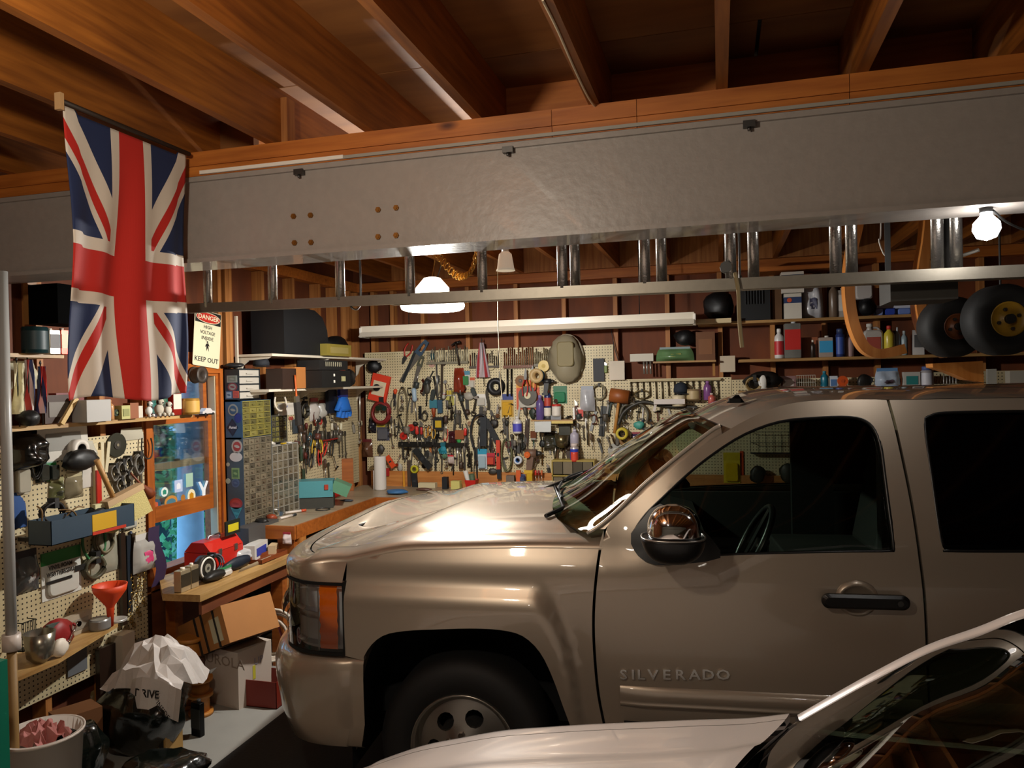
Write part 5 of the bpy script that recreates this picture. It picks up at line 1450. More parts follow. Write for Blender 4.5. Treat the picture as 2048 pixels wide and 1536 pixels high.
@kind
def funnel(w, h, d, c):
    return [('cone', MB().lathe([(w*.1, -h*.08), (w*.14, 0), (w*.46, h*.34), (w*.5, h*.5), (w*.47, h*.5), (w*.42, h*.34), (w*.1, 0)], 24, T(0, -w*.5, 0), True, False), mt(c[0])),
            ('spout', MB().lathe([(w*.12, 0), (w*.08, -h*.5), (w*.055, -h*.5), (w*.09, 0)], 14, T(0, -w*.5, 0), True, False), mt(c[0]))]
@kind
def knife(w, h, d, c):
    return [('handle', MB().rbox(0, -.015, -h*.15, w*.8, .02, h*.7, w*.3), mt(c[0])), ('blade', MB().prism([(-w*.3, h*.2), (w*.3, h*.2), (w*.3, h*.34), (-w*.3, h*.5)], -.016, -.012), M_steel)]
@kind
def chain(w, h, d, c):
    o = []; n_ = 14; lk = MB()
    for i in range(n_):
        t = i/(n_-1); x = w*.3*math.sin(t*7); z = h*(.5-t); lk.ring((x, -.02-.01*(i % 2), z), h/n_*.6, h/n_*.16, 8, 4, 'Y' if i % 2 else 'X')
    return [('links', lk, mt(c[0], metal=.9, rough=.3))]
@kind
def disc(w, h, d, c):
    r = w/2; d = d or .012
    o = [('disc', MB().cyl((0, -.002, 0), (0, -d, 0), r, n=26), mt(c[0], metal=float(c[3]) if len(c) > 3 else 0, rough=.35)), ('hub', MB().cyl((0, -d, 0), (0, -d-.004, 0), r*.35, n=18), mt(c[1]))]
    if len(c) > 2: o.append(('arbor', MB().cyl((0, -d-.004, 0), (0, -d-.007, 0), r*.12, n=12), mt(c[2])))
    return o
@kind
def strap(w, h, d, c):
    return [('strap', MB().grid(3, 8, lambda a, b: ((a-.5)*w+w*.3*math.sin(b*6), -.01-.02*math.sin(b*PI), (b-.5)*h)), mt(c[0], rough=.8))]
@kind
def rack(w, h, d, c):
    m = MB().box(-w/2, w/2, -.04, -.002, -h*.5, -h*.38); tl = []
    o = [('rail', m, mt(c[0]))]; n_ = int(c[1]); rnd = random.Random(n_+int(w*999))
    for i in range(n_):
        x = -w*.47+w*.94*i/(n_-1); hh = h*rnd.uniform(.6, .95)
        o.append(('bit', MB().cyl((x, -.02, -h*.5), (x, -.02, -h*.5+hh), w/n_*.28, n=6), mt(rnd.choice(c[2:]), metal=.5, rough=.4)))
    return o
@kind
def basket(w, h, d, c):
    d = d or .08; m = MB().box(-w/2, w/2, -d, 0, -h/2, -h/2+.006)
    for z in (-h/2, 0, h/2-.004): m.box(-w/2, w/2, -d-.002, -d+.002, z, z+.004).box(-w/2, -w/2+.004, -d, 0, z, z+.004).box(w/2-.004, w/2, -d, 0, z, z+.004)
    for i in range(9): x = -w/2+w*i/8; m.box(x-.0015, x+.0015, -d-.001, -d+.001, -h/2, h/2)
    return [('basket', m, mt(c[0], metal=.6))]
@kind
def tray(w, h, d, c):
    d = d or .12
    m = MB().box(-w/2, w/2, -d, 0, -h/2, -h/2+.004).box(-w/2, w/2, -d, -d+.003, -h/2, h/2).box(-w/2, w/2, -.003, 0, -h/2, h/2).box(-w/2, -w/2+.003, -d, 0, -h/2, h/2).box(w/2-.003, w/2, -d, 0, -h/2, h/2)
    o = [('tray', m, mt(c[0]))]
    if len(c) > 1: o.append(('label', MB().box(-w*.04, w*.26, -d-.002, -d, -h*.34, h*.38), mt(c[1])))
    if len(c) > 2: o.append(('stripe', MB().box(-w*.04, w*.38, -d-.003, -d, -h*.49, -h*.36), mt(c[2])))
    return o
@kind
def cord_reel(w, h, d, c):
    r = w/2; d = d or .1
    m = MB()
    for i in range(6): m.ring((0, -.01-d*i/6, 0), r*.78, r*.14, 20, 6)
    s = MB().lathe([(r*.5, 0), (r, 0), (r, .006), (r*.5, .006)], 22, RX(R(90)), True, False).lathe([(r*.45, d+.01), (r, d+.01), (r, d+.016), (r*.45, d+.016), (r*.45, 0)], 22, RX(R(90)), True, False)
    return [('winding', m, mt(c[0])), ('spool', s, mt(c[1]))]
@kind
def cap_hat(w, h, d, c):
    cr_ = MB().lathe([(w*.42, -h*.3), (w*.42, 0), (w*.34, h*.3), (w*.15, h*.48), (.001, h*.5)], 18, T(0, -(d or .0)-w*.42, 0))
    b = MB().lathe([(w*.3, -h*.34), (w*.5, -h*.4)], 18, T(w*.08, -(d or 0)-w*.5, 0), True, False)
    return [('crown', cr_, mt(c[0], rough=.8)), ('brim', b, mt(c[0], rough=.8))]
@kind
def toy_car(w, h, d, c):
    b = MB().prism([(-w*.5, -h*.3), (w*.5, -h*.3), (w*.5, 0), (w*.28, h*.05), (w*.14, h*.4), (-w*.2, h*.45), (-w*.36, h*.08), (-w*.5, 0)], -.05, -.01)
    o = [('body', b, mt(c[0], rough=.3))]
    for x in (-.3, .3): o.append(('wheel', MB().cyl((w*x, -.055, -h*.34), (w*x, -.005, -h*.34), h*.16, n=12), M_rubber))
    return o
@kind
def toy_dog(w, h, d, c):
    b = MB().sphere((0, -.03, -h*.12), w*.36, 1, .8, 1.1).sphere((w*.05, -.035, h*.28), w*.26)
    for x in (-.25, .22): b.sphere((w*x, -.05, -h*.4), w*.14)
    e = MB().sphere((-w*.16, -.035, h*.26), w*.11, .6, 1, 1.4).sphere((w*.27, -.035, h*.26), w*.11, .6, 1, 1.4).sphere((w*.05, -.035-w*.24, h*.24), w*.06)
    return [('body', b, mt(c[0], rough=.8)), ('ears', e, mt(c[1], rough=.8))]
@kind
def small_flag(w, h, d, c):
    st = MB().cyl((w*.1, -.03, -h*.5), (0, -.03, h*.44), .003, n=6).lathe([(.004, h*.43), (.006, h*.45), (.0005, h*.5)], 8, T(0, -.03, 0))
    rnd = random.Random(len(c)+int(h*999))
    cl = MB().grid(8, 10, lambda a, b: ((a-.5)*w*(.35+.65*b)*1.0, -.03-.02*math.sin(a*8+b*3), h*.4-h*.72*b), True)
    o = [('stick', st, mt('#1c1814')), ('cloth', cl, mt(c[0], rough=.8))]
    if len(c) > 1:
        for i in range(3): o.append(('stripe', MB().grid(4, 10, lambda a, b: (((i+.15+a*.5)/3-.5)*w*(.35+.65*b), -.033-.02*math.sin((i+.15+a*.5)/3*8+b*3), h*.4-h*.72*b), True), mt(c[1+i % (len(c)-1)], rough=.8)))
    return o
@kind
def folding_rule(w, h, d, c):
    o = []
    for i in range(3): o.append(('stick', MB().cbox(w*(.25*i-.25), -.008-.004*i, 0, w*.16, .004, h, R(9*(i-1)), 'Y'), mt(c[0])))
    return o
@kind
def basin(w, h, d, c):
    return [('bowl', MB().lathe([(w*.2, -h*.5), (w*.4, -h*.3), (w*.5, h*.5), (w*.47, h*.5), (w*.37, -h*.26), (.001, -h*.44)], 22, T(0, -w*.5, 0), True, False), mt(c[0], metal=.8, rough=.25))]
@kind
def lump(w, h, d, c):
    rnd = random.Random(int((w*7+h)*1e4)); d = d or w*.4; ph = [rnd.random()*6 for _ in range(4)]
    m = MB(); n_, k_ = 12, 8; vs = []
    for j in range(k_+1):
        a = PI*j/k_
        for i in range(n_):
            b = 2*PI*i/n_; q = 1+.16*math.sin(3*b+ph[0]+a*2)+.12*math.sin(5*b+ph[1]-a*3)
            vs.append((w*.5*q*math.sin(a)*math.cos(b), -d*.5-.004+d*.5*q*math.sin(a)*math.sin(b), h*.5*math.cos(a)))
    m.add(vs, [(j*n_+i, (j+1)*n_+i, (j+1)*n_+(i+1) % n_, j*n_+(i+1) % n_) for j in range(k_) for i in range(n_)], True)
    return [('body', m, mt(c[0], rough=.5))]
@kind
def grinder(w, h, d, c):
    m = MB().cyl((0, -.04, h*.5), (0, -.04, -h*.2), w*.24, w*.3, 14).cyl((0, -.05, -h*.2), (0, -.03, -h*.45), w*.34, w*.4, 14)
    return [('body', m, mt(c[0])), ('disc_guard', MB().cyl((0, -.07, -h*.3), (0, -.085, -h*.3), w*.5, n=20), M_steeld)]
@kind
def safety_glasses(w, h, d, c):
    return [('lenses', MB().rbox(-w*.25, -.02, 0, w*.42, .01, h*.8, h*.3).rbox(w*.25, -.02, 0, w*.42, .01, h*.8, h*.3), mt(c[0], rough=.1, coat=1)), ('temples', MB().tube([(-w*.5, -.02, h*.2), (-w*.5, 0, h*.1)], .003, 5).tube([(w*.5, -.02, h*.2), (w*.5, 0, h*.1)], .003, 5), M_dark)]
# ------------------------------------------------------------------ placing
_kc = {}
def frame_of(wall, off):
    if wall == 'L': return (lambda px, py: onX(px, py, XL+off)), R(90)
    if wall == 'B': return (lambda px, py: onY(px, py, YB-off)), 0.0
    raise ValueError(wall)
def I(kd, wall, a, cols, label, cat, w=None, off=None, d=None, z=None, name=None, group=None, turn=0, single=False, flip=False):
    """a = pixel box (x0,y0,x1,y1) on the wall plane, or, with w (px), the tool's top and bottom end points"""
    off = FP+0.007 if off is None else off
    pr, rz = frame_of(wall, off)
    ax = (lambda p: p.y) if wall == 'L' else (lambda p: p.x)
    if w is None:
        c = pr((a[0]+a[2])/2, (a[1]+a[3])/2); l, r = pr(a[0], (a[1]+a[3])/2), pr(a[2], (a[1]+a[3])/2); t, b = pr((a[0]+a[2])/2, a[1]), pr((a[0]+a[2])/2, a[3])
        ww, hh, rot = abs(ax(r)-ax(l)), t.z-b.z, 0.0
        if z is not None:
            hh = t.z-z; c.z = z+hh/2
    else:
        t, b = pr(a[0], a[1]), pr(a[2], a[3]); c = (t+b)/2; dx, dz = ax(t)-ax(b), t.z-b.z
        hh = math.hypot(dx, dz); rot = math.atan2(dx, dz); ww = w/F*(c-CAM).dot(_f)
    M = T(*c) @ RZ(rz+R(turn)) @ RY(rot)
    if flip: M = M @ RX(PI) @ RZ(PI)
    parts = K[kd](ww, hh, d, cols)
    nm = name or cat.replace(' ', '_').replace('-', '_')
    if len(parts) == 1:
        o = mk(nm, parts[0][1], parts[0][2], None, M); tag(o, label, cat, group)
    else:
        o = thing(nm, label, cat, M, group)
        for pn, mb_, m_ in parts: mk(pn, mb_, m_, o)
    return o
def place(kd, M, w, h, d, cols, label, cat, name=None, group=None):
    parts = K[kd](w, h, d, cols); nm = name or cat.replace(' ', '_').replace('-', '_')
    if len(parts) == 1: return tag(mk(nm, parts[0][1], parts[0][2], None, M), label, cat, group)
    o = thing(nm, label, cat, M, group)
    for pn, mb_, m_ in parts: mk(pn, mb_, m_, o)
    return o
# ================================================================== LEFT WALL
# ---- long shelf across the window top --------------------------------
SO = 0.17                                           # shelf depth from the studs
zS = onX(200, 842, XL+SO).z
ys0, ys1 = onX(4, 850, XL+SO).y-0.4, onX(386, 826, XL+SO).y
s_ = tag(mk('shelf', MB().box(XL+0.001, XL+SO, ys0, ys1, zS-0.02, zS), M_shelf), 'long narrow wooden shelf running from the left edge across the window top', 'shelf')
u_ = onX(60, 708, XL+SO)
tag(mk('shelf', MB().box(XL+0.001, XL+0.20, u_.y-0.7, onX(128, 708, XL+.2).y, u_.z-0.018, u_.z), M_shelf), 'short upper wooden shelf behind the flag carrying paint cans', 'shelf')
def LS(kd, a, cols, label, cat, off=SO-0.03, **k):          # on the long shelf; front face near the shelf edge
    return I(kd, 'L', a, cols, label, cat, off=off, z=zS+0.001, **k)
zU = u_.z
def LU(kd, a, cols, label, cat, off=0.16, **k): return I(kd, 'L', a, cols, label, cat, off=off, z=zU+0.001, **k)
LU('can', (30, 655, 72, 705), ['#1c3a3e', '#173034'], 'teal paint can at the left end of the upper shelf', 'can', off=0.15)
LU('tin', (76, 657, 97, 704), ['#b9b2a0', '#2a1410', '#d8d0c0'], 'dark-labelled tin standing next to the teal can', 'tin', off=0.15, d=.07)
LU('tin', (99, 657, 121, 704), ['#b02a1c', '#c8c0a0', '#d8d0c0'], 'red tin with a pale label band beside the flag', 'tin', off=0.15, d=.07)
I('box', 'L', (58, 575, 130, 652), [mat('#030303', .95, spec=.05)], 'plain black box high on the left wall, just behind the flag', 'box', off=.12, d=.18)
I('bar', 'L', (42, 550, 60, 650), ['#9a6a38'], 'short pale stud offcut high beside the black box', 'wood block', off=.001, d=.03)
LS('small_flag', (6, 712, 42, 835), ['#d8cfa8'], 'small pale cream flag on a stick, leftmost on the long shelf', 'flag')
LS('small_flag', (30, 705, 62, 840), ['#c8b8b0', '#a03028', '#a03028', '#303860'], 'small red and white striped flag in the middle of the desk flags', 'flag')
LS('small_flag', (60, 720, 84, 832), ['#26305a', '#b02a20', '#d8d0c8', '#b02a20'], 'small dark blue and red flag on the right of the desk flags', 'flag')
I('bag', 'L', (14, 722, 72, 778), ['#c9c2a6'], 'pale folded canvas bag standing behind the small desk flags', 'bag', off=.05, d=.05)
LS('lump', (22, 820, 62, 848), ['#141414'], 'black weighted base holding the small desk flags', 'stand', d=.09)
p = I('box', 'L', (84, 790, 138, 846), ['#3a2418', '#6a6258'], 'dark picture frame leaning back on the long shelf', 'picture frame', off=.13, d=.02)
I('bar', 'L', (148, 796, 118, 848), ['#c6a66a'], 'pale wooden stick propped slantwise against the picture frame', 'stick', w=9, off=.165, d=.015)
I('bar', 'L', (90, 786, 146, 812), ['#6a1410'], 'dark red folded cloth lying above the picture frame', 'cloth', off=.06, d=.05)
LS('box', (143, 800, 192, 843), ['#aaa7a2'], 'plain silver grey metal box on the long shelf', 'box', d=.10)
LS('tin', (192, 811, 206, 842), ['#d8d4cc', '#3a3c9a', '#e0dcd0'], 'small white tin with a blue top band next to the silver box', 'tin', d=.05)
LS('bottle', (206, 800, 219, 838), ['#b98858', '#b98858'], 'slim tan wooden figure behind the little round clock', 'figurine')
LS('disc', (219, 812, 230, 838), ['#1c2a1c', '#5a6a40'], 'little dark round clock on the long shelf', 'clock', d=.03)
LS('box', (229, 811, 246, 838), ['#b5b070', '#8a8a50'], 'small yellow-green card box beside the little round clock', 'box', d=.05)
LS('box', (246, 806, 263, 835), ['#8a4c26'], 'small brown box between the yellow-green box and the white plaque', 'box', d=.05)
b_ = LS('box', (263, 812, 280, 833), ['#c8bfae'], 'little white plaque lettered IDS on the long shelf', 'plaque', d=.02)
LS('toy_dog', (281, 801, 297, 832), ['#dcd8d0', '#141414'], 'black and white patched figure standing beside the lettered plaque', 'figurine')
LS('toy_dog', (299, 796, 320, 832), ['#b8ae9c', '#2a2018'], 'larger spotted toy dog on the long shelf', 'toy dog')
LS('toy_dog', (319, 803, 336, 831), ['#c8c0b0', '#3a3028'], 'smaller spotted toy dog sitting nearest the red toy', 'toy dog')
LS('tin', (334, 775, 351, 829), ['#a82820', '#d8c8b8', '#a82820'], 'tall red and white tin at the window end of the long shelf', 'tin', d=.04)
LS('can', (352, 797, 377, 824), ['#b88a3c', '#c89a48'], 'shiny brass mug at the end of the long shelf', 'mug')
q = onX(402, 828, XL-.03)
place('toy_car', T(XL-0.015, q.y, zs1+0.022) @ RZ(R(90)), .13, .05, None, ['#cfc8c4'], 'small white toy car parked on the top rail of the window sash', 'toy car')
# signs ------------------------------------------------------------------
def sign(a, label, build, rot=0, off=0.075):
    pr = lambda px, py: onX(px, py, XL+off)
    c = pr((a[0]+a[2])/2, (a[1]+a[3])/2); l, r = pr(a[0], (a[1]+a[3])/2), pr(a[2], (a[1]+a[3])/2); t, b = pr((a[0]+a[2])/2, a[1]), pr((a[0]+a[2])/2, a[3])
    o = thing('sign', label, 'sign', T(*c) @ RZ(R(90)) @ RY(R(rot))); build(o, r.y-l.y, t.z-b.z); return o
M_ink = mat('#15130f', 0.5); M_signw = mat('#d9d0ae', 0.4); M_red = mat('#b3261a', 0.45)
def danger(o, w, h):
    mk('plate', MB().rbox(0, 0, 0, w, .003, h, .012, 3), M_signw, o)
    mk('black_field', MB().prism([(-w*.48, h*.27), (w*.48, h*.27), (w*.48, h*.49), (-w*.48, h*.49)], -.0025, -.0016), M_ink, o)
    e = [(w*.44*math.cos(2*PI*i/28), h*.375+h*.085*math.sin(2*PI*i/28)) for i in range(28)]
    mk('red_oval', MB().prism([(x*1.04, h*.375+(z-h*.375)*1.12) for x, z in e], -.003, -.0025), M_signw, o)
    mk('red_oval', MB().prism(e, -.0035, -.003), M_red, o)
    text(o, 'DANGER', h*.115, T(0, -.0045, h*.375), M_signw, bold=.0008, fit=w*.78)
    for s, z, ww in (('HIGH', .205, .30), ('VOLTAGE', .105, .56), ('INSIDE', .005, .44)): text(o, s, h*.085, T(0, -.002, h*z), M_ink, bold=.0004, fit=w*ww)
    fg = MB().prism([(-w*.02, -h*.22), (w*.01, -h*.16), (w*.07, -h*.22), (w*.04, -h*.12), (w*.09, -h*.13), (w*.03, -h*.07), (-w*.04, -h*.09), (-w*.08, -h*.15), (-w*.03, -h*.13)], -.003, -.0016)
    fg.prism([(w*.005+w*.025*math.cos(a*PI/4), -h*.055+w*.025*math.sin(a*PI/4)) for a in range(8)], -.003, -.0016)
    fg.prism([(-w*.06, -h*.02), (-w*.03, -h*.035), (-w*.05, -h*.04), (-w*.02, -h*.07), (-w*.065, -h*.035), (-w*.045, -h*.032)], -.003, -.0016)
    mk('pictogram', fg, M_ink, o)
    text(o, 'KEEP OUT', h*.12, T(0, -.002, -h*.38), M_ink, bold=.0006, fit=w*.88)
sign((388, 622, 441, 734), 'cream DANGER HIGH VOLTAGE INSIDE KEEP OUT sign hanging above the window', danger, 6, off=.03)
def sign2(o, w, h):
    mk('plate', MB().rbox(0, 0, 0, w, .003, h, .02, 3), mat('#cfc6a8', 0.4), o)
    bd = [(w*.44, h*.46), (-w*.44, h*.46), (-w*.44, -h*.46), (w*.44, -h*.46)]
    mk('border', MB().tube([(x, -.002, z) for x, z in bd], .0025, 4, True), M_red, o)
    text(o, 'RS', h*.13, T(w*.18, -.003, h*.20), M_red, bold=.001); text(o, 'SS', h*.13, T(w*.18, -.003, h*.06), M_red, bold=.001)
    mk('symbol', MB().prism([(-.0, -h*.08), (w*.34, -h*.08), (w*.34, -h*.24), (0, -h*.24)], -.0035, -.0016), mat('#5a5a88', .5), o)
    mk('symbol', MB().prism([(-w*.1, -h*.36), (w*.34, -h*.36), (w*.34, -h*.42), (-w*.1, -h*.42)], -.0035, -.0016), M_ink, o)
sign((322, 588, 373, 736), 'cream sign with red lettering half hidden behind the flag', sign2, 0, off=.004)
I('cord_reel', 'L', (377, 738, 400, 762), ['#6a5a48', '#3a3028'], 'dark roll of tape on a peg below the danger sign', 'tape roll', off=.03, d=.05)
# under the long shelf ------------------------------------------------------
I('bag', 'L', (16, 858, 80, 940), ['#0b0a09'], 'black cloth bag hanging in the corner under the long shelf', 'bag', d=.12)
I('paper', 'L', (72, 852, 178, 920), ['#c4bfb4', '#8a8780'], 'large curling white printed sheet pinned under the long shelf', 'paper')
I('disc', 'L', (212, 862, 250, 918), ['#4a4a40', '#2a2418', '#80755c', '.8'], 'dark shiny round blade hanging under the shelf beside the window', 'blade')
I('paper', 'L', (238, 856, 286, 880), ['#b0a894'], 'small pale blank sheet under the shelf next to the window casing', 'paper')
o = I('lump', 'L', (112, 897, 176, 942), ['#0e0c0c'], 'fat black round brush head sticking out of the left pegboard', 'brush', d=.10)
I('tape_roll', 'L', (130, 888, 162, 908), ['#d8d0c4', '#2a2420'], 'white ringed tube lying above the black brush head', 'tube', d=.06)
I('bag', 'L', (158, 882, 188, 925), ['#b9b4a4'], 'small crumpled clear bag beside the white ringed tube', 'bag')
pk = [((24, 912, 56, 990), ['#b9ae96', '#a02a20', '#9a9484'], 'carded pack with two steel rings and a red foot', 'pack'),
      ((70, 912, 92, 965), ['#1a221c', '#27506a', '#20241f'], 'dark pack with a blue header under the printed sheet', 'pack'),
      ((92, 913, 112, 962), ['#2c7a3c', '#7a9a8c', '#1e2420'], 'green carded pack next to the blue-header pack', 'pack'),
      ((96, 955, 128, 1002), ['#5a5a38', '#8a8558', '#3c3c2c'], 'murky olive bag of hardware low under the green pack', 'bag'),
      ((128, 945, 165, 995), ['#7a7058', '#a89c78'], 'brownish clear bag beside the olive bag of hardware', 'bag')]
for a, c, l, ct in pk: I('pack' if ct == 'pack' else 'bag', 'L', a, c, l, ct, d=.03)
I('coil', 'L', (52, 880, 76, 960), ['#17140f'], 'dark coil of cable between the ring pack and the blue-header pack', 'cable')
I('paper', 'L', (162, 915, 192, 974), ['#bdb6ac'], 'folded pale note hanging below the clear bag', 'paper')
I('paper', 'L', (18, 984, 52, 1056), ['#274a80'], 'plain blue sheet on the left pegboard near the grey pipe', 'sheet')
I('level', 'L', (184, 900, 198, 1012), ['#c8b48a', '#b02a20'], 'tall cream and red measuring stick on the left pegboard', 'ruler')
I('bar', 'L', (190, 940, 199, 1008), ['#b02418'], 'narrow red stick beside the cream measuring stick', 'stick', off=.04)
I('folding_rule', 'L', (183, 884, 220, 946), ['#c8bd9c'], 'pale folding rule fanned out beside the round blade', 'ruler')
for i, (x0, y0, x1, y1) in enumerate([(214, 930, 228, 962), (228, 922, 244, 958), (243, 915, 256, 945), (262, 908, 280, 950), (225, 955, 240, 985), (240, 945, 252, 980)]):
    I('coil', 'L', (x0, y0, x1, y1), ['#77736a', '.10'], 'steel ring, %s of the cluster between the folding rule and the window' % ['upper leftmost', 'upper second from left', 'topmost middle', 'upper rightmost', 'lower left', 'lower right'][i], 'ring', group='steel rings on the left pegboard')
for i, (x0, y0, x1, y1) in enumerate([(258, 950, 266, 1000), (268, 925, 276, 985), (276, 930, 285, 995)]):
    I('wrench', 'L', (x0, y0, x1, y1), ['#8a857c'], 'steel wrench against the window casing, %s of three' % ['left', 'middle', 'right'][i], 'wrench', group='wrenches beside the window casing')
wbr = thing('brush', 'wide whitewash brush with a long stick and cream bristles', 'brush', T(*onX(246, 990, XL+.20)) @ RZ(R(90)) @ RY(R(-14)))
mk('handle', MB().cyl((-.07, 0, .02), (-.12, 0, .25), .014), mat('#b98a50', .5), wbr)
mk('block', MB().cbox(0, 0, 0, .27, .05, .035), mat('#c0a078', .5), wbr)
mk('bristles', MB().add([(-.13, -.02, -.018), (.13, -.02, -.018), (.13, .02, -.018), (-.13, .02, -.018), (-.145, -.03, -.16), (.155, -.03, -.16), (.155, .03, -.16), (-.145, .03, -.16)], [(0, 1, 2, 3), (4, 7, 6, 5), (0, 4, 5, 1), (1, 5, 6, 2), (2, 6, 7, 3), (3, 7, 4, 0)]), mat('#c8b878', .9, bump=.6, scale=150), wbr)
I('funnel', 'L', (252, 946, 292, 990), ['#7a3a1a'], 'brown wooden horn-shaped spout beside the window', 'spout', w=22, off=.05, flip=True)
I('chain', 'L', (272, 975, 300, 1010), ['#6a3018'], 'brown clump of keys against the window casing', 'keys')
I('hose_loop', 'L', (278, 875, 300, 918), ['#1c1812'], 'small black wire hoop hanging at the window casing', 'hoop')
# blue tray -----------------------------------------------------------------
I('tray', 'L', (62, 1022, 232, 1068), ['#2b3d4c', '#c89a18', '#b83018'], 'blue carton tray with a yellow label fixed to the left pegboard', 'tray', off=.16, d=.14)
mk('bracket', MB().box(-.2, -.18, 0, .14, -.06, -.04).box(.18, .2, 0, .14, -.06, -.04), M_steeld, bpy.data.objects['tray'])
I('coil', 'L', (78, 1004, 122, 1046), ['#15110f', '.08'], 'fat coil of black cable heaped in the blue tray', 'cable', off=.12)
I('lump', 'L', (158, 1012, 212, 1036), ['#0e0d0d'], 'black flat tool case lying in the blue tray', 'case', off=.13, d=.08)
I('box', 'L', (186, 1006, 216, 1030), ['#d8cfa0'], 'small cream carton on top of the blue tray', 'carton', off=.17, d=.03, turn=-10)
for a, b, n_ in (((118, 1020), (160, 1046), 'downward in its middle'), ((124, 1040), (168, 1014), 'upward in its middle'), ((74, 1012), (82, 1060), 'down its near end')):
    p0, p1 = onX(*a, XL+.15), onX(*b, XL+.17)
    cable('wire', [p0, (p0+p1)/2+Vector((.02, 0, .03)), p1], .004, mat('#7a5c34', .5), 'loose brown wire over the blue tray, running %s' % n_, 'wire', group='loose wires over the blue tray')
# second row --------------------------------------------------------------------
I('bag', 'L', (22, 1100, 76, 1185), ['#4a4a48', '#1a1416', '#a9a6a0'], 'dark hanging bag with a pale card beside the grey pipe', 'bag', d=.04)
o = I('pack', 'L', (83, 1098, 162, 1192), ['#cfccc2', '#2a8038', '#c4c1b6'], 'large clear pack of VINYL FOAM WEATHERSEAL with a green header', 'pack', d=.02)
pc = onX(122, 1145, XL+.05)
for s, dz, sz in (('VINYL FOAM', .045, .032), ('WEATHERSEAL', .012, .032)): text(o, s, sz, T(-.03, -.03, dz), M_ink, bold=.0006, sx=.8)
mk('print', MB().box(-.12, .04, -.031, -.029, -.035, -.02).box(.06, .13, -.031, -.029, -.01, .02), M_ink, o)
I('hose_loop', 'L', (160, 1052, 206, 1120), ['#2c6a3a'], 'green translucent hose loop hanging under the blue tray', 'hose')
I('coil', 'L', (186, 1050, 222, 1108), ['#7a7258', '.06'], 'thin tan coil hanging under the right end of the blue tray', 'wire coil')
I('bag', 'L', (180, 1060, 236, 1146), ['#9a9684'], 'big empty crumpled clear bag behind the coils', 'bag', d=.02)
I('coil', 'L', (164, 1112, 204, 1156), ['#4a4632', '.09'], 'dark olive coil of tubing above the orange funnel', 'hose')
I('pack', 'L', (238, 1036, 272, 1058), ['#5a5a58', '#1f6a48', '#b0aca0'], 'small flat pack with a green header below the wide brush', 'pack')
for i, (x, y0, y1, w, c) in enumerate([(240, 1065, 1250, 9, '#2a1c12'), (251, 1070, 1225, 8, '#1f262e'), (261, 1066, 1180, 7, '#3a2c1c')]):
    I('bar', 'L', (x-w/2, y0, x+w/2, y1), [c], ['broad dark brown leather strap, leftmost of the hanging strips', 'long bluish black steel strip among the hanging strips', 'shorter brown strip hanging next to the pink-tagged bag'][i], 'strap', d=.02)
I('file', 'L', (256, 1062, 262, 1140), ['#1c2c48'], 'long file with a dark blue handle among the hanging strips', 'file')
o = I('bag', 'L', (264, 1066, 310, 1142), ['#a8a49c', '#cfcac2', '#c43a6a'], 'clear bag with a bright pink tag hanging beside the window', 'bag', off=.06)
I('strap', 'L', (298, 1052, 320, 1172), ['#2a1438'], 'dark purple cloth strip hanging over the lower window corner', 'cloth', off=.07)
for i, (x0, y0, x1, y1) in enumerate([(248, 1150, 262, 1250), (262, 1140, 274, 1230), (272, 1130, 286, 1210)]):
    I('chain', 'L', (x0, y0, x1, y1), ['#9a7c40'], 'brass link chain below the pink-tagged bag, %s of three' % ['left', 'middle', 'right'][i], 'chain', group='brass chains on the left pegboard')
# small lower shelf ------------------------------------------------------------
za = onX(160, 1288, XL+.22).z
y0_, y1_ = onX(2, 1322, XL+.28).y, onX(236, 1250, XL+.16).y
tag(mk('shelf', MB().add([(XL+.014, y0_, za-.018), (XL+.30, y0_, za-.018), (XL+.30, y0_+.28, za-.018), (XL+.16, y1_, za-.018), (XL+.014, y1_, za-.018), (XL+.014, y0_, za), (XL+.30, y0_, za), (XL+.30, y0_+.28, za), (XL+.16, y1_, za), (XL+.014, y1_, za)],
    [(4, 3, 2, 1, 0), (5, 6, 7, 8, 9), (0, 1, 6, 5), (1, 2, 7, 6), (2, 3, 8, 7), (3, 4, 9, 8), (4, 0, 5, 9)]), M_shelf), 'low wooden shelf on the left pegboard cluttered with shiny parts', 'shelf')
def LL(kd, a, cols, label, cat, off=.14, **k): return I(kd, 'L', a, cols, label, cat, off=off, z=za+.001, **k)
LL('lump', (66, 1236, 124, 1276), ['#8a1a18'], 'dark red rounded case on the low left shelf', 'case', d=.10)
LL('level', (90, 1246, 116, 1272), ['#4a5650'], 'grey gauge leaning against the dark red case', 'gauge', off=.20)
LL('basin', (30, 1262, 82, 1300), ['#8a8578'], 'shallow shiny metal dish at the near end of the low shelf', 'dish', off=.17)
LL('lump', (96, 1276, 124, 1292), ['#e6dccc'], 'glossy white bulb lying at the edge of the low shelf', 'bulb', off=.25, d=.05)
LL('box', (118, 1228, 176, 1272), ['#a89a84', '#8a8274'], 'pale flat box lid standing on the low left shelf', 'box', off=.06, d=.03)
I('ratchet', 'L', (150, 1242, 128, 1290), ['#888'], 'chrome socket wrench leaning on the low left shelf', 'ratchet', w=14, off=.22)
LL('can', (168, 1235, 200, 1268), ['#8f8f8c', '#7a7672'], 'clear glass jar beside the orange funnel', 'jar', off=.08)
I('basket', 'L', (28, 1240, 56, 1298), ['#2a2a22'], 'thin dark wire rack at the near end of the low shelf', 'rack', off=.10, d=.05)
LL('can', (200, 1236, 232, 1262), ['#c8c4bc', '#9c9890'], 'shiny steel cup the orange funnel stands in', 'cup', off=.06)
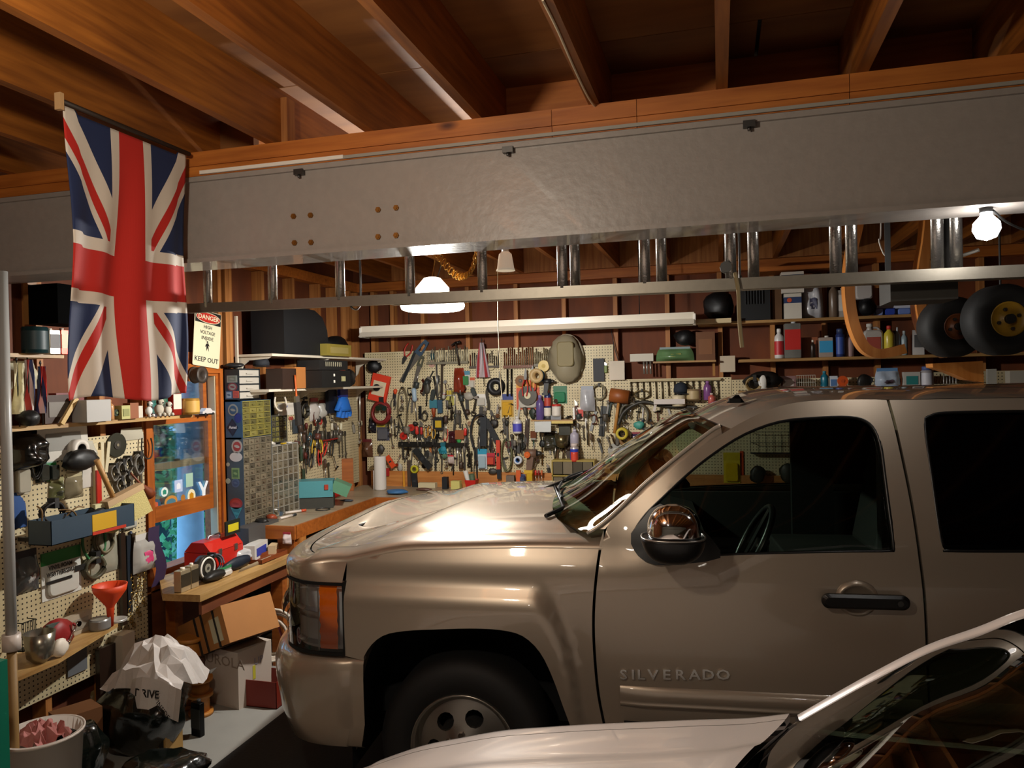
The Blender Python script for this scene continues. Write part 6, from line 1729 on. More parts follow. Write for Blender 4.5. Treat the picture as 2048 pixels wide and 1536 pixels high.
I('funnel', 'L', (168, 1167, 220, 1250), ['#d8451a'], 'orange-red plastic funnel standing on the low left shelf', 'funnel', off=.07)
I('bar', 'L', (133, 1300, 172, 1346), ['#6c6e70'], 'plain grey plate on the pegboard below the low shelf', 'plate', d=.006)
I('box', 'L', (222, 1264, 248, 1362), ['#c6b9a6'], 'tall narrow white box standing below the pegboard edge', 'box', off=.03, d=.08)
o = I('box', 'L', (250, 1282, 284, 1402), ['#6c6a62'], 'tall grey box with two shiny knobs by the window wall', 'box', off=.02, d=.12)
for dz in (.10, -.14): mk('knob', MB().cyl((.03, -.12, dz), (.03, -.15, dz), .026, .02, 14), M_chrome, o)
I('bar', 'L', (187, 1290, 222, 1410), ['#24160e'], 'dark plank leaning behind the tall narrow white box', 'plank', d=.03)
# grey pipe and teal post at the left edge
pp = onX(6, 560, XL+.42); pq = onX(12, 1262, XL+.42)
pi_ = tag(mk('pipe', MB().cyl((pp.x, (pp.y+pq.y)/2+.01, pq.z-.02), (pp.x, (pp.y+pq.y)/2+.01, BZ0), .022, n=14), mat('#a9a8a4', .35)), 'vertical grey pipe running down the left edge of the picture', 'pipe')
pe = thing('pipe_stand', 'white plastic fitting under the grey pipe at the left edge', 'fitting', T(pp.x, (pp.y+pq.y)/2+.01, 0))
mk('collar', MB().cyl((0, 0, pq.z-.09), (0, 0, pq.z-.021), .036, n=16), mat('#cdbfb4', .4), pe); mk('post', MB().cyl((0, 0, 0), (0, 0, pq.z-.091), .02, n=10), mat('#8a6a3a', .6), pe)
tp_ = onZ(4, 1530, .30)
tag(mk('post', MB().box(-.045, .018, -.03, .03, 0, .92), mat('#0f6a52', .4), None, T(onX(-6, 1380, -2.62).x, onX(-6, 1380, -2.62).y, 0)), 'teal painted edge standing at the lower left corner', 'post')
# ---- worktop under the window -------------------------------------------------
wz = .75
A, B_, C_ = onZ(400, 1190, wz), onZ(568, 1128, wz), onZ(360, 1186, wz)
wt = thing('workbench', 'low wooden workbench under the window, piled with gear', 'workbench', T(XL+.02, 3.6, 0))
ya = A.y-3.6; xa = A.x-XL-.02
yl = onX(318, 1160, XL+.02).y-3.6
mk('top', MB().add([(0, yl, wz-.04), (xa*.55, ya-.02, wz-.04), (xa, ya, wz-.04), (xa, 1.0, wz-.04), (0, 1.0, wz-.04), (0, yl, wz), (xa*.55, ya-.02, wz), (xa, ya, wz), (xa, 1.0, wz), (0, 1.0, wz)],
    [(4, 3, 2, 1, 0), (5, 6, 7, 8, 9), (0, 1, 6, 5), (1, 2, 7, 6), (2, 3, 8, 7), (3, 4, 9, 8), (4, 0, 5, 9)]), M_shelf, wt)
mk('leg', MB().box(0.0, .07, yl+.05, yl+.12, 0, wz-.04), M_benchedge, wt); mk('leg', MB().box(xa-.14, xa-.05, .9, .98, 0, wz-.04), M_benchedge, wt)
mk('apron', MB().box(xa-.05, xa-.03, ya+.05, 1.0, wz-.13, wz-.04), M_ply, wt)
def WT(kd, a, cols, label, cat, x, **k):                 # stands on the low bench, front at distance x from the wall
    return I(kd, 'L', a, cols, label, cat, off=x, z=wz+.001, **k)
WT('tin', (346, 1135, 366, 1172), ['#b8a888', '#2a2418', '#e8e0d0'], 'small beige meter with a dark window, left one of the pair', 'meter', .36, d=.05, name='meter')
WT('tin', (367, 1126, 382, 1165), ['#b8a888', '#2a2418', '#e8e0d0'], 'small beige meter with a dark window, right one of the pair', 'meter', .36, d=.05, name='meter')
o = WT('disc', (384, 1110, 418, 1152), ['#26221c', '#8a8474', '#3a362e'], 'round pressure gauge with a pale ring on the low bench', 'gauge', .34, d=.05, name='pressure_gauge')
mk('ring', MB().ring((0, -.052, 0), .062, .006, 24, 6), M_white, o)
WT('coil', (395, 1108, 440, 1165), ['#5a6670', '.04'], 'grey blue air hose looped beside the round gauge', 'hose', .33)
rb = thing('toolbox', 'bright red metal toolbox with a gabled lid on the low bench', 'toolbox', T(XL+.22, onX(450, 1100, XL+.3).y, wz+.001) @ RZ(R(90)))
L_ = onX(482, 1100, XL+.3).y-onX(418, 1100, XL+.3).y
M_tbred = mat('#c4261a', .35, coat=.5)
mk('body', MB().box(-L_/2, L_/2, -.10, .10, 0, .13), M_tbred, rb)
mk('lid', MB().add([(-L_/2, -.10, .133), (L_/2, -.10, .133), (L_/2, .10, .133), (-L_/2, .10, .133), (-L_/2, -.045, .195), (L_/2, -.045, .195), (L_/2, .045, .195), (-L_/2, .045, .195)], [(0, 1, 5, 4), (1, 2, 6, 5), (2, 3, 7, 6), (3, 0, 4, 7), (4, 5, 6, 7)]), M_tbred, rb)
mk('handle', MB().tube([(-.06, 0, .195), (-.055, 0, .215), (.055, 0, .215), (.06, 0, .195)], .006, 6), M_steel, rb)
for x in (-.08, .08): mk('latch', MB().cbox(x, -.104, .125, .03, .008, .04), M_steel, rb)
WT('bag', (466, 1092, 500, 1120), ['#b9b6b4'], 'crumpled white plastic bag in front of the red toolbox', 'bag', .30, d=.06)
WT('box', (480, 1085, 520, 1120), ['#c8c4bc', '#2a3a9a'], 'small white carton with a blue panel beside the toolbox', 'carton', .28, d=.08, turn=12)
WT('lump', (440, 1112, 496, 1132), ['#16202c'], 'dark blue cylindrical torch lying in front of the toolbox', 'torch', .36, d=.06)
WT('tray', (492, 1108, 546, 1132), ['#7a3a18'], 'low reddish wooden tray at the far end of the low bench', 'tray', .36, d=.12)
WT('box', (530, 1088, 550, 1112), ['#c8b088'], 'small tan block sitting in the reddish tray', 'block', .34, d=.05, turn=20)
WT('lump', (396, 1140, 436, 1170), ['#14120f'], 'black clutter of fittings in front of the round gauge', 'fittings', .38, d=.08)
WT('pack', (432, 1134, 462, 1150), ['#a8a69c', '#2a7a48', '#c8c4bc'], 'silvery blister pack lying in front of the torch', 'pack', .42)
WT('paper', (476, 1124, 545, 1146), ['#8a7a60'], 'brown paper lying at the far edge of the low bench', 'paper', .45)
I('box', 'L', (449, 1040, 478, 1068), ['#101a10', '#c8b820'], 'black card with yellow lettering leaning at the cabinet foot', 'card', off=.30, d=.01)
I('box', 'L', (468, 1046, 530, 1085), ['#4a4744'], 'grey plastic case pushed back between toolbox and cabinet', 'case', off=.16, d=.12)
I('lump', 'L', (505, 1050, 568, 1150), ['#080808'], 'black plastic bag filling the gap under the bench corner', 'bag', off=.10, d=.25)
# ---- big L-shaped bench --------------------------------------------------------
bz = .93
P0 = onZ(590, 1052, bz); P1 = onZ(755, 995, bz)
bn = thing('workbench', 'long L-shaped workbench along the left and back walls, reddish edge', 'workbench', T(XL+.02, 4.7, 0))
fx_, fy_ = P0.x-XL-.02, P1.y-4.7
y0b = P0.y-4.7+.0; yw = YB-.02-4.7
mk('top', MB().add([(0, y0b-.02, bz-.05), (fx_, y0b, bz-.05), (fx_, fy_, bz-.05), (4.8, fy_, bz-.05), (4.8, yw, bz-.05), (0, yw, bz-.05), (0, y0b-.02, bz), (fx_, y0b, bz), (fx_, fy_, bz), (4.8, fy_, bz), (4.8, yw, bz), (0, yw, bz)],
    [(5, 4, 3, 2, 1, 0), (6, 7, 8, 9, 10, 11), (0, 1, 7, 6), (1, 2, 8, 7), (2, 3, 9, 8), (3, 4, 10, 9), (4, 5, 11, 10), (5, 0, 6, 11)]), M_bench, bn)
mk('edge_board', MB().box(fx_, fx_+.02, y0b-.01, fy_-.02, bz-.09, bz+.004), M_benchedge, bn)
mk('edge_board', MB().box(fx_, 4.8, fy_-.02, fy_, bz-.09, bz+.004), M_benchedge, bn)
mk('edge_board', MB().box(0, fx_+.02, y0b-.04, y0b-.021, bz-.09, bz+.004), M_benchedge, bn)
mk('leg', MB().box(fx_-.13, fx_+.0, y0b-.02, y0b+.02, 0, bz-.05), M_benchedge, bn)
mk('leg', MB().box(fx_-.02, fx_+.02, y0b+.021, y0b+.11, 0, bz-.09), wood('#a05a20', '#d08c44', .5, 'Z', 3, knots=False, name='leg_side'), bn)
for x in (1.5, 2.8, 4.2): mk('leg', MB().box(x, x+.09, fy_+.05, fy_+.14, 0, bz-.05), M_stud, bn)
mk('lower_shelf', MB().box(.05, fx_-.02, y0b+.15, yw-.1, .35, .37), M_shelf, bn)
mk('back_panel', MB().box(.0, .02, y0b+.1, yw, .05, bz-.05), M_gapm, bn)
zb_ = onY(900, 943, YB-.03).z
mk('back_board', MB().box(.1, 4.8, YB-4.7-.045, YB-4.7-.022, bz, zb_), wood('#a8622a', '#cf8f4c', .5, 'X', 3, name='back_board_pine'), bn)
I('hose_loop', 'B', (608, 1078, 628, 1150), ['#6a5a3a'], 'tan wire hoop hanging under the bench beside its leg', 'hoop', off=1.55)
# ---- drawer cabinets on the left end of the bench ------------------------------
cxn = onZ(452, 1046, bz); 
Yc = onX(450, 900, XL+.02).y                                   # near face of the cabinet column
def cabinet(name, label, px_top, px_bot, depth, ylen, rows, cols, mbody, mdraw, x0=.02, y=None, frame=None, zbot=None):
    y = Yc if y is None else y
    zt_ = onY(px_top[0], px_top[1], y).z; zb2 = onY(px_bot[0], px_bot[1], y).z if zbot is None else zbot
    o = thing(name, label, 'drawer cabinet', T(XL+x0, y, zb2)); h = zt_-zb2
    mk('body', MB().box(0, depth-.012, 0, ylen, 0, .004).box(0, depth-.012, 0, ylen, h-.006, h).box(0, depth, 0, .006, 0, h).box(0, depth, ylen-.006, ylen, 0, h).box(0, .01, 0, ylen, 0, h), mbody, o)
    ch, cw_ = (h-.012)/rows, (ylen-.012)/cols
    gm = MB()
    for r in range(rows+1): gm.box(depth-.02, depth, .006, ylen-.006, .006+ch*r-.0025, .006+ch*r+.0025)
    for c in range(cols+1): gm.box(depth-.02, depth, .006+cw_*c-.002, .006+cw_*c+.002, .006, h-.006)
    mk('divider_grid', gm, frame or mbody, o)
    dm = MB().box(depth-.06, depth-.004, -cw_/2+.004, cw_/2-.004, .004, ch-.006).box(depth-.004, depth+.006, -cw_*.16, cw_*.16, ch*.35, ch*.5).mesh('drawer'); dm.materials.append(mdraw[0])
    rnd = random.Random(rows*cols)
    meshes = [dm]
    for m_ in mdraw[1:]: q = dm.copy(); q.materials.clear(); q.materials.append(m_); meshes.append(q)
    for r in range(rows):
        for c in range(cols):
            mk('drawer', rnd.choice(meshes), None, o, T(0, .006+cw_*(c+.5), .006+ch*r))
    return o, h
M_cabblue = mat('#2a4a66', .45); M_cabgrey = mat('#3b4750', .5); M_cabdark = mat('#1c2226', .5)
dr = [mat(c_, .25, coat=.5) for c_ in ('#6a6150', '#5c5444', '#756b58', '#4e483c')]
drY = [mat(c_, .25, coat=.5) for c_ in ('#6a6434', '#7e7640', '#575230')]
dep = onY(487, 950, Yc).x-XL-.02
yl1 = onX(545, 950, XL+.02+dep).y-Yc
zc1 = onY(465, 877, Yc).z; zc2 = onY(465, 801, Yc).z; zc3 = onY(465, 737, Yc).z
c1, h1 = cabinet('drawer_cabinet', 'tall dark grey cabinet of many small drawers with round stickers on its side', (465, 877), (465, 1045), dep, yl1, 14, 5, M_cabgrey, dr, zbot=bz+.001, frame=mat('#7a705c', .5))
c2, h2 = cabinet('drawer_cabinet', 'blue drawer cabinet with yellowish drawers stacked on the tall dark one', (465, 802), (465, 876), dep+.0, yl1*1.0, 6, 4, M_cabblue, drY, frame=mat('#8f8440', .4), zbot=zc1+.002)
c3, h3 = cabinet('drawer_cabinet', 'small dark cabinet with four wide white drawers on top of the blue one', (465, 737), (465, 801), dep-.02, yl1*.72, 4, 1, M_cabdark, [mat('#b3aca0', .35)], frame=M_cabdark, zbot=zc2+.002)
def stick(o, h, zbase, px, py, rw, rh, col, ink=None, shape='o', dx=0):
    p = onY(px, py, Yc); x = p.x-XL-.02; z = p.z-zbase
    s = F/((p-CAM).dot(_f)); w_, h_ = rw/s, rh/s
    if shape == 'o': pts = [(x+w_/2*math.cos(2*PI*i/22), z+h_/2*math.sin(2*PI*i/22)) for i in range(22)]
    elif shape == 'r': pts = [(x-w_/2, z-h_/2), (x+w_/2, z-h_/2), (x+w_/2, z+h_/2), (x-w_/2, z+h_/2)]
    elif shape == 'd': pts = [(x, z-h_/2), (x+w_/2, z), (x, z+h_/2), (x-w_/2, z)]
    elif shape == 't': pts = [(x, z-h_/2), (x+w_/2, z+h_/2), (x-w_/2, z+h_/2)]
    a = mk('sticker', MB().prism(pts, -.0012, 0), mat(col, .45), o)
    if ink:
        pts2 = [(x+(a_-x)*.72, z+(b_-z)*.72) for a_, b_ in pts]; mk('print', MB().prism(pts2, -.0018, -.0012), mat(ink, .45), a)
        pts3 = [(x+w_*.26*math.cos(2*PI*i/9+.4), z+h_*.12*math.sin(2*PI*i/9)) for i in range(9)]; mk('print', MB().prism(pts3, -.0024, -.0018), mat(col, .45), a)
z0_ = bz+.001
for a in [(474, 893, 25, 27, '#a8a29a', '#9a2a24', 'o'), (472, 914, 29, 19, '#c8c4c0', None, 'o'), (471, 947, 18, 22, '#7f9a5a', '#4a6a38', 'r'), (471, 966, 18, 18, '#4a5a78', '#39486a', 'o'),
          (472, 1007, 30, 22, '#9a2c22', '#b03a30', 'o'), (473, 1027, 27, 24, '#3f8a8a', '#2a6a70', 't'), (456, 929, 8, 8, '#a09c88', None, 'o'), (456, 962, 11, 11, '#98a08c', None, 'o')]: stick(c1, h1, z0_, *a[:5], a[5], a[6])
for a in [(466, 820, 23, 24, '#8a8a80', '#2a4a66', 'o'), (465, 855, 27, 36, '#16182c', '#22243a', 'd'), (476, 836, 16, 20, '#1a2a78', None, 'o')]: stick(c2, h2, zc1+.002, *a[:5], a[5], a[6])
for a in [(464, 758, 24, 14, '#8a9088', '#70786c', 'r'), (465, 774, 22, 17, '#7a2c28', '#8a8478', 'o'), (458, 790, 16, 16, '#38506a', '#8a9aa8', 'r'), (472, 789, 14, 14, '#b84818', '#a83820', 'r')]: stick(c3, h3, zc2+.002, *a[:5], a[5], a[6])
text(c2, 'Amel', .03, T(onY(466, 856, Yc).x-XL-.02, -.003, onY(466, 855, Yc).z-zc1-.002), mat('#c8c8cc', .4), bold=.0006)
place('cap_hat', T(XL+.16, Yc+.24, zc3+.045) , .14, .085, -.07, ['#1a1c22'], 'dark cap resting on the topmost small cabinet', 'cap')
place('lump', T(XL+.08, Yc+.10, zc3+.022), .14, .04, .12, ['#18181a'], 'low black pouch lying beside the cap on the cabinet', 'pouch')
# second column of cabinets, further along
y2 = Yc+yl1+.02
dep2 = onY(545, 950, y2).x-XL-.02
yl2 = onX(598, 960, XL+.02+dep2).y-y2
zt2 = onY(560, 892, y2).z
c4, h4 = cabinet('drawer_cabinet', 'light grey framed cabinet of clear drawers right of the tall dark one', (560, 892), (560, 1035), dep2, yl2, 9, 5, mat('#8c8a84', .45), dr, y=y2, zbot=bz+.001, frame=mat('#a19a8c', .4))
c5, h5 = cabinet('drawer_cabinet', 'small smoky drawer cabinet standing on the light grey one', (560, 832), (560, 890), dep2-.03, yl2*.72, 5, 5, mat('#4a463c', .45), drY+[mat('#4f4a3c', .3)], y=y2, zbot=zt2+.012)
for px, py, c, nm in ((565, 888, '#c8a018', 'yellow'), (576, 887, '#d8d4cc', 'white')):
    p = onX(px, py, XL+.02+dep2-.01); place('box', T(p.x, p.y, zt2+.006) @ RZ(R(90)), .05, .009, .02, [c], 'thin %s label strip lying on the light grey cabinet' % nm, 'strip')
p = onX(547, 884, XL+dep2+.01); tag(mk('roll', MB().cyl((p.x-.02, p.y-.05, p.z+.01), (p.x-.02, p.y+.04, p.z-.02), .014, n=12), M_white), 'short white paper roll wedged beside the light grey cabinet', 'roll')
# ---- white bracket shelves ----------------------------------------------------
M_brk = mat('#cfc4b0', .45)
def wshelf(pz, y0, y1, d, label):
    z = pz; o = thing('bracket_shelf', label, 'shelf', T(XL, y0, z))
    mk('board', MB().box(.002, d, 0, y1-y0, -.018, 0), M_brk, o)
    for yy in (.02, (y1-y0)*.45, (y1-y0)-.05):
        mk('bracket', MB().prism([(0.002, -.018), (d-.02, -.018), (d-.05, -.035), (.09, -.045), (.04, -.08), (.02, -.14), (.002, -.16)], yy, yy+.014), M_brk, o)
    return o
ya0, ya1 = onX(520, 715, XL+.2).y, onX(724, 715, XL+.02).y-.05
zA, zB = onX(560, 708, XL+.28).z, onX(560, 778, XL+.28).z
wshelf(zA, ya0, ya1, .30, 'upper white bracket shelf holding the big black bin')
wshelf(zB, ya0-.05, ya1-.03, .30, 'lower white bracket shelf holding the black hi-fi box')
tag(mk('shelf_upright', MB().box(XL+.002, XL+.02, ya0-.012, ya0+.004, zB-.02, zA+.28), M_brk), 'white metal upright rail at the near end of the bracket shelves', 'rail')
q0_ = onX(530, 660, XL+.14); q1_ = onX(622, 660, XL+.14)
hb_ = onX(575, 622, XL+.14).z-zA
wq_ = q1_.y-q0_.y
tag(mk('case', MB().prism([(0, 0), (wq_*.97, 0), (wq_, hb_*.25), (wq_*.97, hb_*.6), (wq_*.86, hb_*.88), (wq_*.68, hb_*1.02), (0, hb_*1.04)], -.16, .12), mat('#0b0d10', .6), None, lw(q0_.y, zA+.001, .14)), 'big black domed case filling the upper bracket shelf', 'case')
def SH(kd, a, cols, label, cat, z, off=.24, **k): return I(kd, 'L', a, cols, label, cat, off=off, z=z+.001, **k)
SH('box', (628, 690, 678, 712), ['#8a7a30', '#9a8a50'], 'flat yellow tin lying beside the black case on the upper shelf', 'tin', zA, d=.12)
SH('lump', (640, 672, 686, 708), ['#080809'], 'black crumpled cloth heaped behind the flat yellow tin', 'cloth', zA, off=.10, d=.10)
SH('box', (532, 738, 560, 772), ['#2c1a10'], 'dark open box at the near end of the lower bracket shelf', 'box', zB, off=.18, d=.14)
SH('box', (562, 735, 584, 772), ['#a86a34'], 'plain brown carton next to the dark open box', 'carton', zB, off=.2, d=.12)
SH('pack', (584, 736, 597, 775), ['#a83a28', '#c8a878', '#a04030'], 'narrow red and tan pack standing on the lower bracket shelf', 'pack', zB, off=.26, d=.02)
hf = SH('box', (599, 742, 658, 768), ['#0a0a0a'], 'black electronic unit with square white buttons on the lower bracket shelf', 'audio unit', zB, off=.26, d=.20)
for x, z, w_, h_ in ((-.05, .03, .02, .02), (-.05, -.02, .02, .02)): mk('button', MB().box(x, x+w_, -.203, -.2, z-.01, z+h_-.01), M_white, hf)
for k in range(4): mk('indicator', MB().box(.08+.018*k, .085+.018*k, -.203, -.2, -.02, .02), mat('#d8d098', .4), hf)
zz = onX(628, 744, XL+.26).z
h2_ = I('box', 'L', (596, 722, 655, 741), ['#141414'], 'black slotted equaliser stacked on the black electronic unit', 'audio unit', off=.25, d=.19)
for k in range(9): mk('slider', MB().box(-.13+.03*k, -.127+.03*k, -.193, -.19, -.01, .025), mat('#c8c0a0', .4), h2_)
SH('carton', (661, 730, 679, 774), ['#c8a880', '#b04028', '#d0c8b0'], 'tall tan carton with a red band beside the electronic unit', 'carton', zB, off=.22, d=.05)
SH('lump', (662, 745, 676, 768), ['#0c0c0e'], 'small black speaker in front of the tall tan carton', 'speaker', zB, off=.28, d=.05)
SH('lump', (680, 738, 698, 768), ['#0c0c0e'], 'rounded black camera case right of the tall tan carton', 'case', zB, off=.22, d=.08)
# ---- second left pegboard: pliers, glove, packs --------------------------------
def L2(kd, a, c, label, cat, **k): return I(kd, 'L', a, c, label, cat, **k)
L2('brush', (586, 750, 594, 850), ['#c0561c', '#2a2622'], 'large paintbrush with an orange-sleeved handle hanging over the shelf edge', 'brush', w=16, off=.32, flip=False)
L2('glove', (668, 775, 696, 838), ['#1f6cc8', '#1a2a78'], 'bright blue rubber glove hung by its navy cuff', 'glove', off=.08)
L2('box', (651, 772, 668, 826), ['#12161f'], 'dark navy pouch hanging left of the blue glove', 'pouch', off=.05, d=.03)
L2('rod', (716, 774, 716, 842), ['#d0ccc4'], 'long chrome rod hanging near the wall corner', 'rod', w=4)
L2('ratchet', (716, 842, 715, 888), ['#8a8a86'], 'adjustable wrench hanging under the long chrome rod', 'wrench', w=14)
L2('carton', (556, 806, 584, 830), ['#c8c0b4', '#b8b0a4', '#4a5a98'], 'white sticker box with a blue emblem above the small cabinet', 'box', off=.12, d=.04)
L2('hose_loop', (545, 792, 568, 822), ['#d8ccb8'], 'curved white tube arching over the small cabinet', 'tube', off=.14)
L2('bag', (618, 796, 636, 842), ['#b8b0a8', '#a84038'], 'shiny clear bag with a red header in the upper middle', 'bag')
L2('bag', (636, 800, 650, 838), ['#a8a49a', '#7a2a20'], 'narrow clear bag hanging left of the navy pouch', 'bag')
L2('scissors', (626, 838, 642, 870), ['#a8261a'], 'scissors with red grips below the shiny clear bag', 'scissors')
L2('scissors', (576, 832, 584, 860), ['#b02a20'], 'little snips with red grips beside the small cabinet', 'snips')
L2('bar', (584, 838, 602, 866), ['#3a4248'], 'grey square sanding block above the pliers', 'block')
pls = [((620, 848, 616, 892), '#0f4a58', 'teal'), ((627, 860, 624, 912), '#c8a020', 'yellow'), ((637, 862, 640, 905), '#d0b028', 'pale yellow'), ((634, 880, 638, 930), '#b42018', 'dark red'), ((655, 866, 644, 910), '#d02a1c', 'bright red'),
       ((614, 880, 610, 930), '#0e0e0e', 'black'), ((624, 900, 618, 935), '#101418', 'charcoal'), ((664, 862, 660, 912), '#161410', 'brown-black')]
for (a, c, n_) in pls: L2('pliers', a, [c], 'pliers with %s grips in the thick bunch above the turquoise box' % n_, 'pliers', w=13, off=.035)
L2('rack', (640, 858, 672, 880), ['#8f1c14', '6', '#3a3430', '#6a6458', '#8a8070'], 'red rail holding small drivers above the red pliers', 'tool rack')
for i, (x, c) in enumerate(((661, '#c8c0a8'), (668, '#4a3a2a'), (679, '#d8d0b0'))):
    L2('screwdriver', (x, 846, x-1, 880), [c], 'small screwdriver with %s handle standing in the red rail' % ['an ivory', 'a dark brown', 'a pale yellow'][i], 'screwdriver', w=6)
for i, x in enumerate((676, 682, 688)): L2('wrench', (x, 862, x+2, 915), ['#77736a'], 'slim steel wrench in the row under the blue glove, %s of three' % ['left', 'middle', 'right'][i], 'wrench', w=7, group='slim wrenches under the blue glove')
L2('hammer', (604, 790, 602, 860), ['#1a1816'], 'dark-handled hammer hanging right of the paintbrush', 'hammer', w=18)
L2('knife', (702, 842, 706, 866), ['#8a857a'], 'small grey bracket hanging left of the chrome rod', 'bracket', w=8)
L2('coil', (598, 806, 612, 836), ['#2a2418', '.07'], 'tangled dark wire loop right of the paintbrush', 'wire coil')
L2('wrench', (690, 905, 692, 935), ['#8a857a'], 'short steel wrench low on the board beside the wooden post', 'wrench', w=7)
ORD = 'first second third fourth fifth sixth seventh eighth ninth tenth eleventh twelfth thirteenth'.split()
def fill(fn, pts, kds, cols, phrase, group, ws=7, size='small'):
    seq = sorted([(p, kds[i % len(kds)], cols[i % len(cols)], i) for i, p in enumerate(pts)], key=lambda t: t[0][0]); cnt = {}
    for p, kd, c, i in seq:
        k = cnt[kd] = cnt.get(kd, 0)+1; nm = {'rod': 'thin rod'}.get(kd, kd)
        fn(kd, p, [c], '%s %s %s from the left %s' % (ORD[k-1], size, nm, phrase), nm, w=3 if kd == 'rod' else ws, off=.03+.008*(i % 3), group=group)
fill(L2, [(x, y, x+2, y+42) for x, y in ((604, 868), (610, 846), (648, 846), (598, 880), (646, 918), (608, 905), (655, 925), (603, 925))], ['screwdriver', 'file', 'wrench', 'knife'], ['#4a3020', '#5a2018', '#6a6a60', '#2a3a28'], 'half buried in the bunch of pliers', 'dark hand tools among the pliers')
# things standing on the bench's left arm ---------------------------------------
def OB(kd, px, py, w, h, d, cols, label, cat, rz=0, lift=0, **k):          # px,py = where it touches the bench top
    p = onZ(px, py, bz+lift)
    if p.x < XL+.13: p = onX(px, py, XL+.13)
    return place(kd, T(p.x, p.y, bz+lift+h/2+.001) @ RZ(R(rz)), w, h, d, cols, label, cat, **k)
tb = thing('tackle_box', 'turquoise metal box with an open green lid at the bench corner', 'box', T(XL+.22, onX(630, 985, XL+.22).y, bz+.001) @ RZ(R(24)))
mk('body', MB().box(-.15, .15, -.09, .09, .09, .22), mat('#4f8f96', .4), tb); mk('lid', MB().cbox(.21, 0, .15, .14, .18, .09, R(25), 'Y'), mat('#5a8a6c', .4), tb)
mk('latch', MB().cbox(.1, -.095, .17, .03, .01, .04), mat('#a83a28', .4), tb); mk('tray_base', MB().box(-.15, .15, -.08, .08, 0.001, .10), mat('#3a3a34', .5), tb)
OB('lump', 672, 985, .18, .13, .14, ['#b81c14'], 'crumpled bright red cloth beside the turquoise box', 'cloth')
OB('box', 655, 1000, .13, .06, .08, ['#cfc4b0'], 'little cream carton in front of the red cloth', 'carton')
OB('lump', 617, 998, .10, .09, .08, ['#8a6a20'], 'clump of brass fittings below the turquoise box', 'fittings')
OB('lump', 640, 1003, .10, .05, .08, ['#15202c'], 'small dark blue lump on the bench under the turquoise box', 'cloth')
pl_ = onX(688, 980, XL+.25)
tag(mk('plank', MB().cbox(0, 0, .15, .16, .03, .30), M_benchedge, None, T(onZ(690, 982, bz).x, onZ(690, 982, bz).y, bz+.001) @ RZ(R(25))), 'short reddish plank standing upright at the bench corner', 'plank')
vs_ = thing('vise', 'small blue grey clamp-on vise at the front end of the bench', 'vise', T(*onZ(553, 1030, bz)) @ RZ(R(20)))
mk('base', MB().box(-.05, .05, -.05, .05, 0, .03), mat('#4a5a6a', .4), vs_); mk('jaw', MB().box(-.03, .03, -.06, -.01, .03, .13).box(-.03, .03, .02, .05, .03, .12), mat('#4a5a6a', .4), vs_); mk('screw', MB().cyl((0, -.12, .06), (0, .04, .06), .009), M_steel, vs_); mk('handle', MB().cyl((-.05, -.12, .06), (.05, -.12, .06), .005), M_steel, vs_)
for px, py, rz, c, lab in ((590, 1026, 55, '#c8502c', 'white and orange marker lying across the bench end'), (575, 1036, 80, '#2a2a2a', 'dark pen lying at the bench end near the vise')):
    p = onZ(px, py, bz); o = thing('marker', lab, 'pen', T(p.x, p.y, bz+.011) @ RZ(R(rz)))
    mk('barrel', MB().cyl((-.08, 0, 0), (.05, 0, 0), .01), mat('#d8ccc0', .4), o); mk('cap', MB().cyl((.05, 0, 0), (.09, 0, 0), .0108), mat(c, .4), o)
p = onZ(646, 1020, bz); tag(mk('wire_loop', MB().ring((0, 0, 0), .055, .004, 22, 6, 'Z'), M_steeld, None, T(p.x, p.y, bz+.006)), 'flat dark ring of wire lying on the bench top', 'wire')
for i, (px, py, w_, h_, c, l) in enumerate(((548, 1040, .08, .05, '#8a3a1c', 'rusty brown lump at the foot of the drawer cabinets'), (530, 1048, .10, .05, '#1a1814', 'black lump of clamps at the bench end'), (698, 1002, .12, .02, '#3a4048', 'dark flat ruler lying on the bench by the corner'), (615, 1010, .06, .03, '#c8c4bc', 'little pale cap standing near the turquoise box'))):
    OB('lump', px, py, w_, h_, .06, [c], l, 'fittings')
# hanging at the bench edge
I('bag', 'B', (566, 1064, 584, 1088), ['#c8b8b4', '#a02a38'], 'small clear bag with a red clip hanging on the bench leg', 'bag', off=YB-(4.7+y0b)+.05, d=.03)
# ================================================================== BACK WALL
def B(kd, a, c, label, cat, **k): return I(kd, 'B', a, c.split() if isinstance(c, str) else c, label, cat, **k)
B('lump', (739, 720, 766, 746), '#0c0d10', 'black welding mask hanging at the top left of the big pegboard', 'mask', d=.10)
o = B('box', (743, 749, 778, 803), '#d2381a #cfc0a0', 'bright orange blade packet tilted on the pegboard above the maroon loop', 'packet', off=.07, d=.03, w=None)
o.matrix_world = o.matrix_world @ RY(R(14))
mk('hub', MB().cyl((-.02, -.034, 0), (-.02, -.045, 0), .035, n=16), M_dark, o)
B('disc', (735, 762, 758, 794), '#cfc09a #bfae86', 'cream round saw blade peeping out behind the orange packet', 'blade', off=.04)
B('coil', (748, 802, 786, 848), '#7a1f1c .08', 'maroon hose loop hanging below the orange packet', 'hose', off=.06)
B('safety_glasses', (752, 810, 776, 823), '#22301c', 'dark goggles hooked in front of the maroon loop', 'goggles', off=.10)
B('bag', (737, 836, 753, 866), '#10131c', 'dark navy pouch left of the file packet', 'pouch')
B('pack', (754, 845, 779, 881), '#4a4a58 #b09a30 #5a5a60', 'packet of grey files with a yellow header', 'packet')
B('bag', (725, 878, 746, 914), '#5a3a28 #5a1418', 'dark red and olive bundle low at the left edge of the big pegboard', 'bundle')
B('lump', (757, 888, 770, 908), '#3a342c', 'little pulley hanging above the paper towel roll', 'pulley', d=.04)
